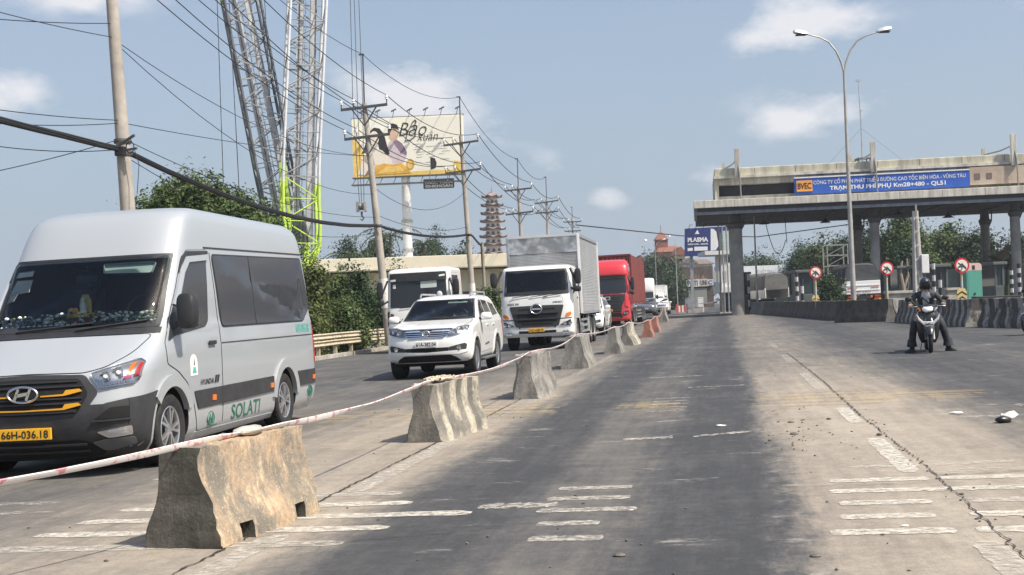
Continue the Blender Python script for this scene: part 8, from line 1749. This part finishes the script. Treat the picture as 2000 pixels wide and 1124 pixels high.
for z, k in ((-.095, .62), (-.06, .95), (-.02, 1.04), (.0, 1.03)): rg.append([hp @ Vector((.078*k*math.sin(b_), -.098*k*math.cos(b_), z)) for b_ in [R(-80+160*j/12) for j in range(13)]]+[hp @ Vector((.074*k*math.sin(b_), -.090*k*math.cos(b_), z)) for b_ in [R(80-160*j/12) for j in range(13)]])
mk.loft(rg).build('face_mask', mat('dark_mask', (.07, .065, .065), .8), rider, 50)
hl_ = MB(); rows = []
for i in range(9):
    a = PI/2*i/8; z = .135*math.sin(a); k = math.cos(a)
    rows.append([hp @ Vector((.118*max(k, .02)*math.cos(b_), .010+.138*max(k, .02)*math.sin(b_), .03+z)) for b_ in [2*PI*j/24 for j in range(24)]])
low = [[hp @ Vector((.112*math.cos(b_), .016+.130*math.sin(b_)*(1 if math.sin(b_) > 0 else .98), (-.10 if math.sin(b_) > -.35 else .025))) for b_ in [2*PI*j/24 for j in range(24)]]]
hel = hl_.loft(low+rows).build('helmet', mat('helmet_black', (.025, .027, .028), .18, coat=.5), rider, 50)
vs_ = MB(); rg = []
for z, k in ((.045, 1.06), (.0, 1.10), (-.055, 1.04), (-.09, .95)): rg.append([hp @ Vector((.122*k*math.sin(b_), .006-.142*k*math.cos(b_), z)) for b_ in [R(-78+156*j/14) for j in range(15)]])
vs_.loft(rg, False, False); vs_.build('visor', glassmat('visor_glass', (.35, .34, .33), .05), hel, 60)
MB().prism([(-.11, .075), (.11, .075), (.12, .05), (-.12, .05)], -.165, -.10, 'y', hp).build('helmet_peak', BLACKP, hel, 0, bevel=.006); MB().box((.02, -.137, .085), (.05, -.125, .12), hp).build('helmet_sticker', PLATEW, hel, 0)
MB().tube([(-.17, .68, 1.24), (-.02, .60, 1.12), (.12, .70, .98)], .014, 6).build('bag_strap', BLACKP, rider); 
# half of another motorbike leaving the picture on the right
q = G(2012, 655); t = copy_tree(sc); t.name = 'motorbike'; place(t, q, 64)
tag(t, 'black motorbike cut off by the right edge, only part of its wheel showing', 'motorbike')
# the driver of the white sport utility car, dim behind the glass
V, E_, RR = [], [], []
pel = jt((.38, 1.50, .92), (.17, .13)); che = jt((.38, 1.52, 1.18), (.19, .13), pel); upc = jt((.38, 1.50, 1.32), (.15, .10), che); nek = jt((.38, 1.47, 1.40), .058, upc); jt((.38, 1.45, 1.46), .07, nek)
for s_ in (-1, 1):
    a_ = jt((.38+s_*.21, 1.50, 1.30), .07, upc); b_ = jt((.38+s_*.28, 1.34, 1.12), .052, a_); jt((.38+s_*.14, 1.12, 1.33), .04, b_); h_ = jt((.38+s_*.10, 1.35, .90), .10, pel); jt((.38+s_*.14, 1.05, .95), .075, h_)
me = skin('person', V, E_, RR, 2, 0); me.materials.clear(); me.materials.append(mat('white_shirt', (.66, .66, .66), .8)); me.materials.append(SKINM)
for p in me.polygons: p.material_index = 1 if p.center.z > 1.385 or p.center.y < 1.2 and p.center.z > 1.2 else 0
dr = thing('person', 'driver in a pale shirt at the wheel of the white sport utility car', 'person', (0, 0, 0)); dr.matrix_world = suv1.matrix_world.copy(); link('body', me, dr); shade(me, 60)
hp = Matrix.Translation((.38, 1.43, 1.51)); fm = MB(); fm.ball((0, 0, 0), .105, 16, 12, (.72, .88, 1.1)); o = MB(); [o.add([hp @ Vector(v) for v in fm.v], fm.f)]; fo = o.build('face', SKINM, dr, 60)
hr_ = MB(); hr_.ball((0, .018, .028), .108, 16, 8, (.76, .88, .95)); MB().add([hp @ Vector(v) for v in hr_.v], hr_.f).build('hair', HAIR, dr, 60)
for s_ in (-1, 1): MB().ball(hp @ Vector((s_*.032, -.084, .012)), .012, 8, 5, (1.2, .5, .7)).build('eye', INK, fo, 60)
MB().ball(hp @ Vector((0, -.095, -.012)), .016, 8, 5, (.7, .9, 1.4)).build('nose', SKINM, fo, 60); MB().ball(hp @ Vector((0, -.084, -.05)), .02, 8, 4, (1.2, .4, .3)).build('mouth', mat('lip'), fo, 60)
